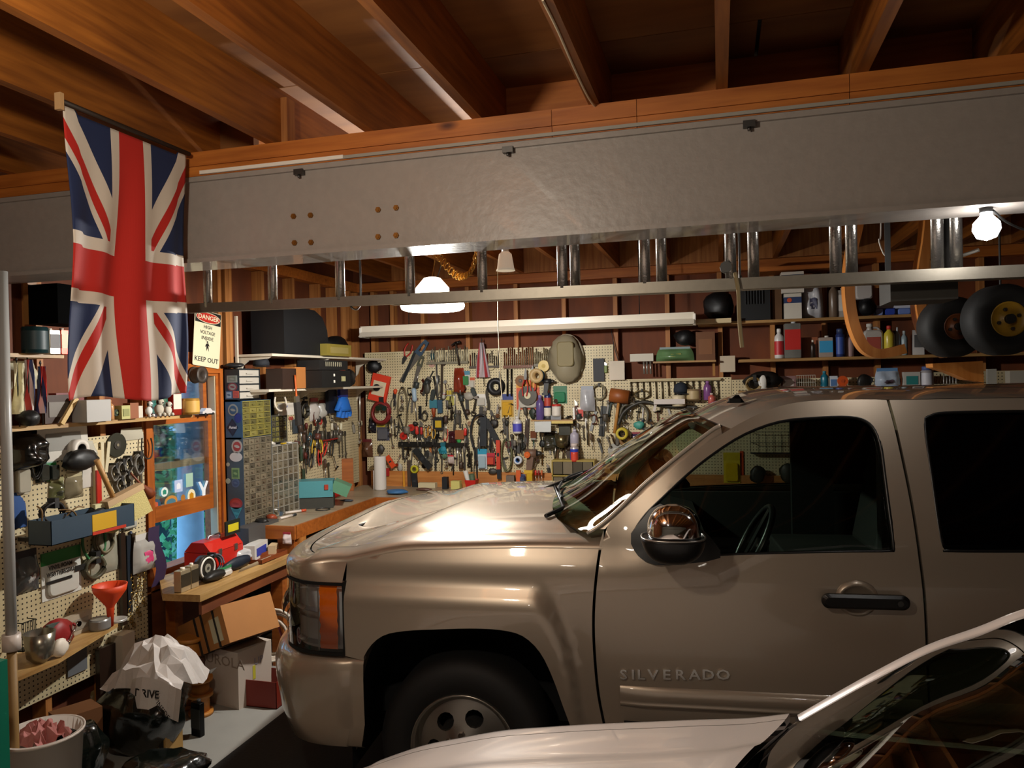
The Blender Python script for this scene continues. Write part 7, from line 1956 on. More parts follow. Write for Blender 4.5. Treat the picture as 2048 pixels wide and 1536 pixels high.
B('pliers', (822, 688, 806, 728), '#a8281a', 'snips with thick red grips high on the pegboard, left of the diagonal saws', 'snips', w=16, flip=True)
B('hand_saw', (855, 682, 800, 762), '#33475a', 'long blue grey hand saw hanging diagonally near the top', 'saw', w=17, off=.05)
B('bar', (832, 702, 806, 764), '#262a2c', 'dark slanting steel bar left of the diagonal saw', 'bar', w=6, off=.045)
B('hand_saw', (846, 712, 826, 772), '#4a4a3a', 'smaller hand saw slanting beside the long diagonal one', 'saw', w=12, off=.06)
B('brush', (868, 742, 852, 772), '#262420 #1e1c1a', 'stubby black scrub brush between the saws and the long bits', 'brush', w=12)
B('disc', (858, 722, 870, 735), '#b89082 #8a6a5a', 'small pinkish grinding disc among the upper tools', 'disc')
B('knife', (861, 700, 871, 720), '#2a4444', 'small dark teal cutter hanging above the pinkish disc', 'cutter')
B('lump', (848, 763, 862, 788), '#3a362c', 'dark oval wire brush head with a thin tail', 'brush', d=.03)
B('rod', (855, 788, 854, 812), '#2a2622', 'thin tail rod under the dark oval brush', 'rod', w=3)
B('rod', (874, 724, 877, 802), '#8a8a88', 'long silver drill rod right of the oval brush', 'drill bit', w=4)
B('bar', (868, 752, 876, 796), '#1c1a18', 'narrow black bar beside the long silver rod', 'bar', w=4)
B('bar', (885, 728, 884, 800), '#3a2e22', 'dark brown flat stick right of the silver rod', 'stick', w=5)
B('box', (861, 799, 876, 816), '#2f7080', 'small teal case below the silver drill rod', 'case', d=.03)
B('box', (877, 800, 886, 826), '#274a60', 'narrow dark blue case beside the small teal one', 'case', d=.03)
B('pack', (891, 781, 912, 813), '#a8a49c #b8a030 #b8b060', 'yellow tube pack with a white edge in the upper middle', 'pack')
B('pack', (886, 785, 892, 798), '#c02a30 #b8b0a8', 'tiny red tag beside the yellow tube pack', 'tag')
B('lump', (881, 720, 893, 732), '#3a2c24', 'small dark knob on a peg above the yellow tube pack', 'knob')
B('rack', (940, 700, 1000, 736), '#4a4036 14 #3a342c #5a5044 #6a3020', 'long dark rack of drill bits behind the small striped flag', 'bit rack')
B('rack', (855, 690, 938, 728), '#77705c 18 #9a927c #b0a88e #6a6250', 'pale rack of thin bits along the top edge of the pegboard', 'bit rack')
B('hammer', (912, 682, 920, 730), '#2a2018 #262220', 'dark hammer hanging from the top edge beside the pale rack', 'hammer', w=20, off=.05)
B('bag', (907, 736, 931, 786), '#7a2c18', 'reddish brown leather pouch in the upper middle of the pegboard', 'pouch', d=.05)
B('pack', (924, 742, 940, 772), '#c0bab0 #4a8098 #3a7a4a', 'white packet with blue and green print right of the leather pouch', 'packet')
B('pack', (940, 755, 950, 776), '#b8a898 #b8502c', 'small packet with an orange header by the striped flag', 'packet')
B('bar', (917, 786, 935, 838), '#1c1814', 'long black pry bar slanting down from the leather pouch', 'pry bar', w=5, off=.05)
B('lump', (928, 784, 950, 800), '#9a9488', 'chrome plug lump above the long black pry bar', 'plug')
B('file', (792, 778, 790, 812), '#d0481c', 'wood chisel with a bright orange handle right of the orange packet', 'chisel', w=9)
B('coil', (798, 772, 818, 862), '#6a5c40 .03', 'thin wire loops trailing down right of the orange-handled chisel', 'wire')
B('screwdriver', (830, 776, 836, 840), '#9ab0c0', 'large screwdriver with a pale blue handle', 'screwdriver', w=11)
B('bar', (841, 812, 841, 838), '#16181c', 'short thick black bar beside the pale blue screwdriver', 'bar', w=6)
B('coil', (846, 822, 858, 842), '#3a3428 .06', 'small dark wire ring below the oval brush', 'ring')
B('file', (868, 812, 870, 886), '#8f3c1a', 'wide rust-brown stick hanging below the teal case', 'stick', w=10)
B('box', (872, 834, 889, 860), '#0e0e10 #c0a020', 'black card with yellow stripes in the middle of the pegboard', 'card', turn=0)
B('disc', (818, 848, 831, 862), '#b02a1c #8a1a14', 'upper of two round red caps on pegs', 'cap', d=.03)
B('disc', (802, 862, 816, 881), '#b8261a #7a1410', 'lower and larger of two round red caps on pegs', 'cap', d=.03)
B('screwdriver', (835, 852, 838, 892), '#c02a20', 'screwdriver with a bright red handle in the dark rail', 'screwdriver', w=8, off=.05)
B('screwdriver', (844, 854, 845, 890), '#a8201c', 'screwdriver with a deep red handle, next right in the dark rail', 'screwdriver', w=6, off=.05)
B('bar', (800, 883, 868, 893), '#151412', 'left length of the black magnetic tool rail', 'tool rail', d=.03)
B('bar', (869, 885, 938, 893), '#1a1816', 'right length of the black magnetic tool rail', 'tool rail', d=.03)
for i, (x, y, c) in enumerate(((852, 856, '#c88a20'), (860, 852, '#b87818'), (867, 858, '#c89a30'))):
    B('pliers', (x, y+32, x+1, y), [c], 'pliers with amber handles pointing up from the dark rail, %s of three' % ['left', 'middle', 'right'][i], 'pliers', w=9, off=.06)
B('level', (830, 898, 862, 936), '#14181a', 'thick black torch slanting under the dark rail', 'torch', w=12, off=.09)
B('bar', (861, 893, 863, 915), '#b87040', 'short orange-brown stick below the dark rail', 'stick', w=4)
B('glove', (880, 884, 896, 908), '#1f7f92 #14606e', 'small teal mitt hanging in the crowded middle', 'mitt', off=.06)
B('pliers', (893, 858, 890, 898), '#c8382a', 'pliers with coral red grips above the teal mitt', 'pliers', w=10, flip=True)
B('bag', (897, 862, 914, 890), '#38141c', 'dark wine-red pouch right of the coral pliers', 'pouch')
B('lump', (914, 873, 923, 886), '#3a9a50', 'small bright green knob right of the wine-red pouch', 'knob')
B('box', (912, 860, 930, 878), '#8a4a20', 'orange-brown block behind the green knob', 'block', d=.03)
B('screwdriver', (932, 856, 931, 892), '#c8281e', 'red screwdriver next to the black hose bundle', 'screwdriver', w=7, off=.05)
B('rod', (917, 895, 915, 920), '#e0dcd4', 'bright white-handled pick below the green knob', 'pick', w=4)
B('bag', (895, 910, 909, 928), '#b8a8a0 #c02430', 'red and white crumpled bag under the teal mitt', 'bag', off=.06)
B('wrench', (875, 862, 874, 925), '#2c2c2a', 'black adjustable wrench under the black and yellow card', 'wrench', w=11)
fill(lambda k, a, c, l, ct, **q: B(k, a, c, l, ct, **q), ((776, 828, 778, 862), (783, 832, 786, 866), (790, 838, 792, 874), (798, 842, 799, 880), (806, 884, 808, 918), (816, 886, 818, 912), (842, 893, 842, 918), (850, 894, 852, 925), (866, 895, 868, 928), (873, 893, 872, 940), (884, 908, 884, 948), (901, 893, 902, 915), (907, 893, 908, 950), (922, 890, 922, 930), (929, 892, 930, 940), (937, 893, 938, 935), (896, 800, 897, 830), (904, 805, 905, 838), (912, 812, 912, 848), (920, 820, 921, 855)), ['wrench', 'screwdriver', 'rod', 'pliers', 'file'], ['#55504a', '#3a3028', '#6a655c', '#4a443c'], 'in the crowded left half of the back pegboard', 'small tools left of centre on the big pegboard', 7)
# centre
B('small_flag', (953, 676, 980, 772), '#a8989c #9a2c30 #c8c0c0 #9a2c30', 'small faded striped flag on a stick at the top of the big pegboard', 'flag', off=.06)
B('disc', (976, 728, 990, 739), '#c0b088 #a09068', 'cream round knob behind the pull cord', 'knob', d=.03)
B('cord_reel', (978, 756, 1011, 790), '#1a1818 #141416', 'black reel hanging right behind the end of the pull cord', 'reel', d=.06)
B('rack', (1008, 691, 1068, 736), '#6a3c22 15 #7a4a2c #8a5a38 #5a2e1a', 'rust-coloured rack of augers left of the beige lid', 'bit rack')
B('rack', (1069, 693, 1104, 732), '#6a6250 10 #8a826a #a09678', 'greyish rack of spade bits directly beside the beige lid', 'bit rack')
for x in (1016, 1024): B('rod', (x, 738, x, 792), '#2c2824', 'long %s rod hanging below the rust-coloured rack' % ('dark' if x == 1016 else 'dark brown'), 'rod', w=4)
B('pliers', (1000, 742, 1003, 786), '#2a2c22', 'slim dark olive pliers right of the black reel', 'pliers', w=9)
B('pack', (1033, 760, 1079, 819), '#c04a1c #d08a20', 'orange card with a yellow border holding a grinding wheel', 'packet')
B('disc', (1037, 774, 1074, 808), '#4a463c #c8bc98', 'big grey grinding wheel on the orange card', 'grinding wheel', off=.06)
B('disc', (1031, 744, 1052, 779), '#6a4a30 #2a2420 #8a7a60 .6', 'bronze disc hanging above the grinding wheel', 'disc', off=.045)
B('pliers', (1052, 738, 1050, 792), '#b8241c', 'long pliers with red grips in front of the bronze disc', 'pliers', w=12, off=.08)
B('pliers', (1066, 732, 1066, 782), '#c02c22', 'pliers with bright red grips beside the blue tape roll', 'pliers', w=11, off=.07)
B('cord_reel', (1064, 736, 1092, 767), '#2a5f88 #b79a6a', 'thick roll of blue tape with a tan core', 'tape roll', off=.05, d=.10)
B('disc', (1078, 726, 1100, 738), '#c8a840 #b89830', 'yellow tape roll end peeping over the blue roll', 'tape roll', off=.03, d=.04)
ld = I('lump', 'B', (1102, 670, 1168, 766), ['#8a8068'], 'large oval beige hard hat hanging at the top right of the big pegboard', 'hat', d=.14)
mk('brim', MB().ring((0, -.03, 0), .145, .014, 28, 6, 'Y'), mat('#a09680', .6), ld, Matrix.Diagonal((1, 1, 1.42, 1)))
mk('brim_panel', MB().rbox(.01, -.145, .04, .15, .02, .22, .03), mat('#7a6c44', .6), ld)
B('drill', (1086, 756, 1114, 790), '#141416', 'small black cordless driver under the blue tape roll', 'drill', off=.05)
B('pack', (1107, 772, 1134, 807), '#156a40 #12603a #1a7048', 'solid green pouch under the oval hat', 'pouch')
B('pack', (954, 788, 973, 812), '#c8c4bc #d8d4cc', 'small white card hanging right of the flag', 'card')
B('pack', (1003, 788, 1027, 834), '#b8902c #2c3a78 #c89a30', 'yellow and blue carded pack left of the grinding wheel', 'pack')
B('strap', (974, 776, 980, 820), '#3a3428', 'dark strap hanging by the black reel', 'strap')
B('bottle', (1074, 790, 1090, 842), '#5a4a80 #7a6aa0', 'purple squeeze bottle on the little pegboard shelf', 'bottle', off=.05)
B('bottle', (1090, 780, 1104, 816), '#222c60 #a83a30 #b04030', 'navy bottle with a red top right of the purple one', 'bottle', off=.04)
B('can', (1090, 815, 1104, 832), '#d8d0c0', 'white jar without a lid on the little pegboard shelf', 'jar', off=.05)
B('can', (1106, 812, 1124, 832), '#d8d0c4', 'white jar with a red lid on the little pegboard shelf', 'jar', off=.05)
B('can', (1106, 808, 1124, 812), '#b8281c', 'red screw lid of the white jar', 'lid', off=.05)
B('tin', (1154, 812, 1168, 840), '#c8b8ac #c0382a', 'small red and white tin beside the silver bundle', 'tin', off=.03)
p0 = onY(1062, 840, YB-.14); p1 = onY(1146, 836, YB-.14)
tag(mk('shelf', MB().box(p0.x, p1.x, YB-.15, YB-FP-.007, p0.z-.012, p0.z), M_shelfX), 'little wooden shelf fixed to the middle of the big pegboard', 'shelf')
B('lump', (1060, 816, 1074, 838), '#1e2a20', 'dark green lump at the left end of the little shelf', 'fittings')
B('box', (1104, 830, 1124, 840), '#7a7c80', 'grey comb-like block on the little shelf under the jars', 'block', off=.06, d=.05)
B('lump', (1088, 830, 1104, 843), '#18181c', 'black lump on the little shelf under the white jar', 'fittings', off=.08)
B('paper', (1070, 843, 1102, 864), '#bfc2c0', 'plain pale grey card clipped under the little shelf', 'card', off=.16)
B('bar', (1103, 842, 1146, 847), '#c8b060', 'yellow measuring strip fixed along the little shelf', 'ruler', off=.155, d=.004)
B('bar', (1120, 848, 1142, 882), '#2a2a1c', 'short dark olive bracket below the yellow strip', 'bracket', d=.03)
B('hose_loop', (942, 828, 982, 900), '#15161a', 'thick black hose bent like an arch in the crowded centre', 'hose', off=.06, flip=True)
B('level', (968, 834, 968, 892), '#1b2026', 'thick black sleeve hanging down the centre of the pegboard', 'sleeve', w=13, off=.08)
B('level', (973, 840, 996, 884), '#16191c', 'slanting black sleeve right of the hanging one', 'sleeve', w=12, off=.07)
B('lump', (980, 838, 998, 856), '#1f1c18', 'round dark cup behind the slanting sleeve', 'cup')
B('bottle', (1028, 832, 1046, 866), '#d0ccc8 #d8d4cc #4a4ab0', 'white and violet-blue bottle in the middle of the pegboard', 'bottle', off=.03)
B('bar', (1056, 838, 1053, 892), '#3a281c', 'dark brown paddle right of the violet-blue bottle', 'paddle', w=9)
B('brush', (1068, 862, 1068, 892), '#17402c #6a3a20', 'stubby brush with a dark green handle', 'brush', w=12, flip=True)
B('level', (997, 880, 998, 938), '#c03a20', 'long orange-red torch hanging upright in the centre', 'torch', w=8, off=.07)
B('bar', (999, 938, 1000, 957), '#23282e', 'black tip below the long orange-red torch', 'cap', w=8, off=.06, d=.02)
B('pack', (956, 898, 974, 938), '#b8c0c4 #2a90b0 #9ab0ba', 'blue and white carded pack low in the centre', 'pack', off=.05)
B('pack', (974, 906, 990, 930), '#8a1a24 #b02838 #c04838', 'dark red carded pack beside the blue and white one', 'pack', off=.05)
B('lump', (978, 936, 995, 948), '#3a3834', 'pair of chrome nozzles below the dark red pack', 'nozzles', off=.05)
B('coil', (1004, 876, 1027, 944), '#6a6a48 .03', 'olive green wire coil right of the orange-red torch', 'wire coil', off=.04)
B('pliers', (1018, 906, 1017, 882), '#5a1018', 'little pliers with wine-red grips inside the wire coil', 'pliers', w=11, off=.06)
B('tape_roll', (1030, 911, 1046, 928), '#c8ccd4 #2a5a98', 'white tape roll with a blue core low in the centre', 'tape roll', off=.05, d=.05)
B('drill', (1050, 896, 1090, 946), '#6a5040 #c8a020', 'brown drill with an orange rear cap hanging low on the board', 'drill', off=.06)
B('disc', (1050, 900, 1062, 918), '#c85a1c #d06a28', 'orange rear cap of the hanging brown drill', 'cap', off=.12, d=.04)
B('bar', (1058, 945, 1069, 964), '#b89418', 'yellow block under the grip of the hanging drill', 'battery', off=.07, d=.06)
B('lump', (1079, 880, 1092, 894), '#0c0c0c', 'round black sanding ball on a thin stick', 'ball')
B('rod', (1085, 894, 1085, 930), '#7a5c30', 'thin stick under the round black ball', 'stick', w=3)
B('bag', (1088, 862, 1118, 902), '#2e2c20', 'dark olive canvas pouch right of the black ball', 'pouch', d=.06)
B('basin', (1112, 868, 1142, 894), '#6e6448', 'dull brass pan hanging right of the canvas pouch', 'pan')
B('bottle', (1142, 858, 1160, 892), '#a8a2b0 #b8b0c0', 'pale lilac spray bottle on the wooden drawer box', 'bottle', off=.03)
B('spray_can', (1142, 886, 1159, 922), '#c8c0c0 #2838a0 #c8b8b0', 'blue can with white lettering stacked behind the red one', 'can', off=.10)
B('can', (1143, 903, 1158, 922), '#c8402c', 'red-orange can standing on the wooden drawer box', 'can', off=.14)
B('knife', (1096, 926, 1101, 956), '#16140f', 'dark-handled knife beside the wooden drawer box', 'knife', w=8)
for i, x in enumerate((1072, 1078, 1084)): B('screwdriver', (x, 940, x, 965), ['#c03020', '#8a1c18', '#c06030'][i], '%s screwdriver standing upright beside the yellow block' % ['scarlet', 'dark maroon', 'terracotta'][i], 'screwdriver', w=5, off=.09)
B('box', (1015, 950, 1031, 968), '#6a5c50', 'small dark box inside an orange wooden frame on the bench', 'box', off=.09, d=.05)
B('bar', (1034, 940, 1043, 967), '#c85a2c', 'orange upright of the little wooden frame', 'post', off=.10, d=.02)
B('bag', (1040, 948, 1052, 964), '#3a4866', 'small navy bag beside the orange upright', 'bag', off=.10)
db = thing('drawer_box', 'long low wooden box of small drawers on the bench under the lilac bottle', 'drawer box', T(onY(1148, 960, YB-.16).x, YB-.20, bz+.001))
wd = onY(1192, 940, YB-.2).x-onY(1106, 940, YB-.2).x; hd_ = onY(1148, 921, YB-.2).z-bz
mk('frame', MB().box(-wd/2, wd/2, .0, .14, 0, .012).box(-wd/2, wd/2, 0, .14, hd_-.012, hd_).box(-wd/2, -wd/2+.01, 0, .14, .012, hd_-.012).box(wd/2-.01, wd/2, 0, .14, .012, hd_-.012).box(-wd/2, wd/2, 0, .12, hd_/2-.005, hd_/2+.005), mat('#a08a40', .5), db)
for r in range(2):
    for c in range(4): mk('drawer', MB().box(-wd/2+.014+(wd-.028)/4*c, -wd/2+.008+(wd-.028)/4*(c+1), .006, .12, .016+hd_/2*r, hd_/2-.012+hd_/2*r), dr[(r+c) % 4], db)
fill(lambda k, a, c, l, ct, **q: B(k, a, c, l, ct, **q), ((942, 902, 944, 950), (950, 895, 953, 962), (984, 848, 986, 892), (1008, 836, 1010, 868), (1040, 868, 1042, 905), (1044, 866, 1046, 900), (1050, 870, 1052, 902), (1030, 880, 1032, 908), (1024, 868, 1026, 898), (1108, 902, 1112, 925), (1116, 898, 1114, 920), (1062, 902, 1061, 925), (1036, 846, 1037, 890), (1014, 840, 1016, 880), (1128, 895, 1126, 920), (1056, 925, 1056, 950), (986, 888, 987, 930), (962, 850, 960, 900)), ['wrench', 'pliers', 'screwdriver', 'file', 'rod'], ['#4a443a', '#2a2c28', '#5a4430', '#6a645a'], 'in the crowded centre of the back pegboard', 'small tools in the centre of the big pegboard', 8)
# right part of the big pegboard and the next board
B('box', (1187, 717, 1209, 763), '#101018', 'black remote-like slab near the top right corner of the pegboard', 'slab', d=.02)
B('knife', (1208, 724, 1216, 746), '#6a7a30', 'little green key hanging beside the black slab', 'key')
B('paper', (1219, 722, 1249, 760), '#cfc2b0', 'pinkish white note pinned at the corner of the pegboard', 'note', off=.05)
B('bag', (1160, 772, 1190, 822), '#b0b0b4 #8a8f98', 'silvery bundle of wires hanging below the oval hat', 'bundle', off=.05, d=.05)
B('coil', (1185, 768, 1214, 800), '#7a7258 .04', 'tangle of thin grey wire left of the wooden mallet', 'wire coil')
B('mallet', (1242, 778, 1230, 866), '#8a4a1c', 'wooden mallet with a fat orange-brown head', 'mallet', w=38, off=.05)
B('bar', (1208, 812, 1203, 872), '#15181a', 'tall black scabbard left of the mallet handle', 'scabbard', w=11)
B('bar', (1192, 822, 1182, 862), '#8a8a88', 'slanting grey blade left of the black scabbard', 'blade', w=6)
B('tape_roll', (1234, 852, 1258, 880), '#b8a428 #1c1810', 'thick yellow tape roll with a dark hole near the windshield', 'tape roll', off=.05, d=.09)
B('cord_reel', (1240, 872, 1262, 888), '#8a6438 #7a5830', 'tan reel hanging behind the yellow roll', 'reel', off=.03, d=.05)
B('lump', (1268, 842, 1290, 858), '#3f8f80', 'turquoise cap-like piece above the red and blue bag', 'cap')
B('bag', (1262, 864, 1284, 888), '#3a3050 #8a2430', 'navy and red bag right of the yellow roll', 'bag')
B('pliers', (1294, 838, 1294, 876), '#1a2438', 'pliers with dark navy grips spread beside the red funnel', 'pliers', w=22, flip=True)
B('funnel', (1324, 836, 1343, 866), '#c02a1a', 'small red funnel hanging above the windshield', 'funnel')
B('disc', (1216, 888, 1246, 914), '#9a9890 #b8b4a8', 'flat pale grey disc low beside the windshield', 'disc')
sw_ = onY(1292, 825, YB-.06)
tag(mk('strap', MB().tube(cr([onY(1236, 850, YB-.07), onY(1250, 822, YB-.07), onY(1285, 804, YB-.07), onY(1330, 812, YB-.07), onY(1395, 815, YB-.07)], 5), .017, 6), mat('#2c2820', .5)), 'dark bow-shaped strap arching over the yellow roll', 'strap')
B('hose_loop', (1240, 806, 1296, 846), '#5a5444', 'grey bowed bracket under the dark arch', 'bracket', off=.04, flip=True)
B('coil', (1268, 780, 1302, 798), '#6a5830 .05', 'brownish rope coil hanging above the arch', 'rope')
B('bar', (1308, 798, 1370, 808), '#cfc4bc', 'long whitish clamp bar resting over the arch', 'clamp', off=.11, d=.03)
B('bar', (1314, 800, 1308, 822), '#cfc4bc', 'bent whitish bracket at the left end of the clamp bar', 'bracket', w=5, off=.11)
B('can', (1345, 790, 1372, 812), '#cfc0a0', 'squat cream tub on the clutter over the arch', 'tub', off=.03)
B('cap_hat', (1345, 764, 1380, 790), '#1c2430', 'dark cap sitting above the cream tub', 'cap')
B('can', (1373, 778, 1402, 800), '#a8906c #b09a70', 'tan wide pot right of the cream tub', 'pot')
B('bottle', (1407, 762, 1424, 800), '#7a4a80 #8a5a90', 'purple bottle standing behind the truck roof edge', 'bottle')
B('bottle', (1416, 786, 1431, 812), '#b85a50 #c8b8b0', 'coral bottle in front of the purple one', 'bottle', off=.06)
B('bar', (1260, 758, 1440, 762), '#a89870', 'long thin peg rail along the top of the right pegboard', 'rail', d=.03)
for i in range(15):
    x = 1262+i*12.4; B('rod', (x, 762, x+2, 792+6*(i % 3)), '#6a604c', 'thin steel bit hanging in the long row under the peg rail', 'drill bit', w=3, group='row of thin bits under the peg rail')
fill(lambda k, a, c, l, ct, **q: B(k, a, c, l, ct, **q), ((1166, 850, 1168, 880), (1174, 846, 1176, 890), (1182, 866, 1186, 900), (1196, 876, 1205, 905), (1214, 872, 1222, 896), (1222, 868, 1230, 888), (1176, 822, 1174, 850), (1218, 800, 1214, 830), (1304, 842, 1308, 870), (1312, 846, 1314, 872), (1156, 846, 1158, 868), (1148, 846, 1150, 862)), ['wrench', 'rod', 'screwdriver', 'file'], ['#4a443a', '#6a645a', '#5a4430'], 'between the drawer box and the windshield', 'small tools at the right end of the big pegboard', 7)
# seen through the cab
B('pack', (1447, 905, 1480, 966), '#c8b020 #b8a010 #c8a818', 'bright yellow packet seen through the cab window', 'packet', off=.05)
B('bar', (1480, 902, 1487, 960), '#b84018', 'orange-red edge strip beside the yellow packet', 'strip')
B('basket', (1500, 862, 1622, 906), '#1a2030', 'dark wire rack seen through the far cab window', 'rack', off=.03)
B('lump', (1500, 930, 1530, 966), '#1a1c16', 'dark clutter of boxes seen low through the cab window', 'clutter', off=.10)
B('lump', (1560, 925, 1590, 966), '#24261c', 'second dark clutter heap seen through the cab window', 'clutter', off=.10)
# on the bench by the back board
pt = thing('paper_towel_roll', 'tall white paper towel roll standing on the bench', 'paper towel', T(*onZ(761, 979, bz+.001)))
mk('roll', MB().lathe([(.018, 0), (.055, 0), (.056, .01), (.056, .30), (.055, .31), (.018, .31)], 26, None, True, False), mat('#d8d2ca', .85), pt)
mk('rod', MB().cyl((0, 0, 0), (0, 0, .335), .008), M_steel, pt); mk('loose_edge', MB().box(-.057, -.052, -.03, .0, .0, .18), mat('#c2bcb4', .85), pt)
B('level', (775, 912, 789, 934), '#d8481c', 'bright orange handle slanting out behind the paper towels', 'handle', w=10, off=.08)
B('box', (773, 936, 781, 951), '#a81c18', 'small dark red box behind the paper towels', 'box', d=.04)
B('lump', (796, 926, 806, 942), '#a8a49a', 'small silver bracket right of the orange handle', 'bracket')
B('bar', (807, 942, 811, 978), '#d09030', 'thin orange cord hanging down the wooden back board', 'cord', d=.01, off=.06)
B('bar', (816, 920, 822, 972), '#4a3c34', 'narrow brown slat hanging beside the orange cord', 'slat', off=.06)
B('tape_roll', (823, 930, 838, 946), '#b8b020 #6a6a18', 'yellow ring on top of the black clip lamp', 'ring', off=.06)
B('level', (829, 946, 832, 977), '#1a1c20', 'black clip lamp hanging below the yellow ring', 'lamp', w=12, off=.07)
def OBB(kd, px, py, w, h, d, c, label, cat, **k): return OB(kd, px, py, w, h, d, c.split(), label, cat, **k)
OBB('lump', 800, 986, .20, .045, .14, '#3a6a9a', 'crumpled light blue cloth lying on the bench near the towels', 'cloth')
OBB('box', 858, 974, .17, .045, .06, '#c8bc98', 'long cream block lying on the bench', 'block')
OBB('lump', 850, 981, .14, .03, .06, '#5a3a30', 'dark clutter of fittings in front of the cream block', 'fittings')
OBB('box', 915, 977, .085, .075, .06, '#c8c070', 'pale yellow note block on the bench', 'note block')
OBB('box', 893, 977, .05, .11, .05, '#14161a', 'black box beside the pale yellow note block', 'box')
bk = thing('basket', 'bright red plastic basket holding brushes on the bench', 'basket', T(*onZ(944, 981, bz+.001)))
mk('basket', MB().lathe([(.05, 0), (.075, .10), (.072, .10), (.048, .004), (.0001, .004)], 4, RZ(R(45)), False, False), mat('#b8201a', .4), bk)
mk('brush', MB().cyl((-.02, 0, .02), (-.06, 0, .18), .018, .022), mat('#c8c4bc', .6), bk); mk('brush', MB().cyl((.01, .01, .02), (.0, 0, .15), .025), mat('#4a5a40', .6), bk)
cable('cord', [onY(945, 870, YB-.06), onY(950, 905, YB-.07), onY(953, 945, YB-.09), onZ(957, 978, bz+.01)], .004, M_dark, 'black cord hanging down to the red basket', 'cord')
cable('cord', [onY(1219, 640, YB-.03), onY(1228, 690, YB-.03), onY(1238, 725, YB-.03)], .004, M_dark, 'thin black cord running down to the pinned note', 'cord')
cable('cord', [onY(1205, 770, YB-.03), onY(1204, 860, YB-.04), onY(1204, 960, YB-.04)], .003, M_dark, 'thin black cord hanging down past the black scabbard', 'cord')

# darker clutter hanging behind the front row of tools
FK = ['clamp', 'pliers', 'wrench', 'hammer', 'scissors', 'file', 'square', 'ratchet', 'knife', 'screwdriver']
FC = ['#33302a', '#4a4338', '#26241f', '#5c5546', '#3c2a1e', '#2c3230', '#5a2a1e', '#6e675a']
NK = {'square': 'try square', 'ratchet': 'socket wrench'}
def scatter(fn, x0, x1, y0, y1, n_, seed, phrase, group):
    rnd = random.Random(seed); pts = []
    for i in range(n_):
        x = x0+(x1-x0)*(i+.5)/n_+rnd.uniform(-4, 4); h = rnd.uniform(20, 42); y = rnd.uniform(y0, y1-h); t = rnd.uniform(-9, 9)
        pts.append((x, y, x+t, y+h))
    cnt = {}
    for i, p in enumerate(pts):
        kd = FK[(i*3+seed) % 10]; k = cnt[kd] = cnt.get(kd, 0)+1; nm = NK.get(kd, kd)
        fn(kd, p, [rnd.choice(FC), '#2a2824'], '%s dark %s from the left %s' % (ORD[k-1], nm, phrase), nm, w=rnd.uniform(9, 15), off=FP+.009+.002*(i % 5), group=group, flip=rnd.random() < .3)
Bf = lambda k, a, c, l, ct, **q: B(k, a, c, l, ct, **q)
scatter(Bf, 790, 950, 745, 830, 20, 1, 'behind the upper left pegboard tools', 'dark tools behind the upper left of the big pegboard')
scatter(Bf, 775, 945, 815, 900, 22, 4, 'above the dark rail of the back pegboard', 'dark tools above the dark rail')
scatter(Bf, 800, 940, 893, 940, 16, 7, 'below the dark rail of the back pegboard', 'dark tools below the dark rail')
scatter(Bf, 945, 1160, 790, 860, 20, 2, 'behind the bottles on the back pegboard', 'dark tools behind the bottles')
scatter(Bf, 945, 1160, 860, 940, 24, 5, 'low in the centre of the back pegboard', 'dark tools low in the centre of the big pegboard')
scatter(Bf, 1150, 1300, 790, 900, 18, 8, 'around the mallet on the back wall', 'dark tools around the mallet')
scatter(Bf, 1310, 1420, 815, 860, 8, 3, 'above the windshield top on the back wall', 'dark tools above the windshield')
scatter(L2, 592, 668, 800, 940, 22, 6, 'behind the pliers on the left pegboard', 'dark tools behind the pliers')
# ================================================================== SHELVES AT THE RIGHT
SD = .34
def rshelf(px, py, x0, x1, lab, d=SD, th=.022, m=None):
    z = onY(px, py, YB-d).z; a, b = onY(x0, py, YB-d).x, onY(x1, py, YB-d).x
    tag(mk('shelf', MB().box(a, b, YB-d, YB-.001, z-th, z), m or M_shelfX), lab, 'shelf'); return z
z1 = rshelf(1600, 637, 1395, 2200, 'upper long wooden shelf at the right carrying blue and white cartons')
z2 = rshelf(1600, 716, 1478, 2200, 'middle long wooden shelf at the right carrying bottles and cans')
z3 = rshelf(1700, 779, 1478, 2200, 'lowest long wooden shelf just above the truck roof')
z0 = rshelf(1600, 530, 1512, 1672, 'short reddish plank shelf high at the right', .30, .035, M_nailer)
def S1(kd, a, c, label, cat, off=.22, **k): return B(kd, a, c, label, cat, off=off, z=z1+.001, **k)
def S2(kd, a, c, label, cat, off=.24, **k): return B(kd, a, c, label, cat, off=off, z=z2+.001, **k)
def S3(kd, a, c, label, cat, off=.22, **k): return B(kd, a, c, label, cat, off=off, z=z3+.001, **k)
S1('lump', (1408, 585, 1468, 637), '#0a0a0b', 'bulky black machine at the left end of the upper right shelf', 'machine', d=.2)
mo_ = S1('box', (1478, 570, 1538, 637), '#0e0f10', 'black finned motor in front of the upper right shelf', 'motor', off=.20, d=.14)
for k in range(7): mk('fin', MB().box(-.075+.022*k, -.070+.022*k, -.155, -.14, -.02, .11), mat('#3a3c3e', .4), mo_)
mk('hose', MB().tube(cr([(-.13, -.1, .16), (-.12, -.1, -.02), (-.05, -.12, -.10)], 5), .009, 6), mat('#8a7a18', .4), mo_)
S1('box', (1543, 580, 1562, 637), '#5a3a1c', 'brown wooden block standing between the motor and the cartons', 'block', d=.08)
S1('carton', (1566, 590, 1600, 637), '#cfc8ba #2f4068 #c8502c', 'white carton with a blue band and orange dot, lower of two', 'carton', d=.12)
zc_ = onY(1583, 590, YB-.24).z
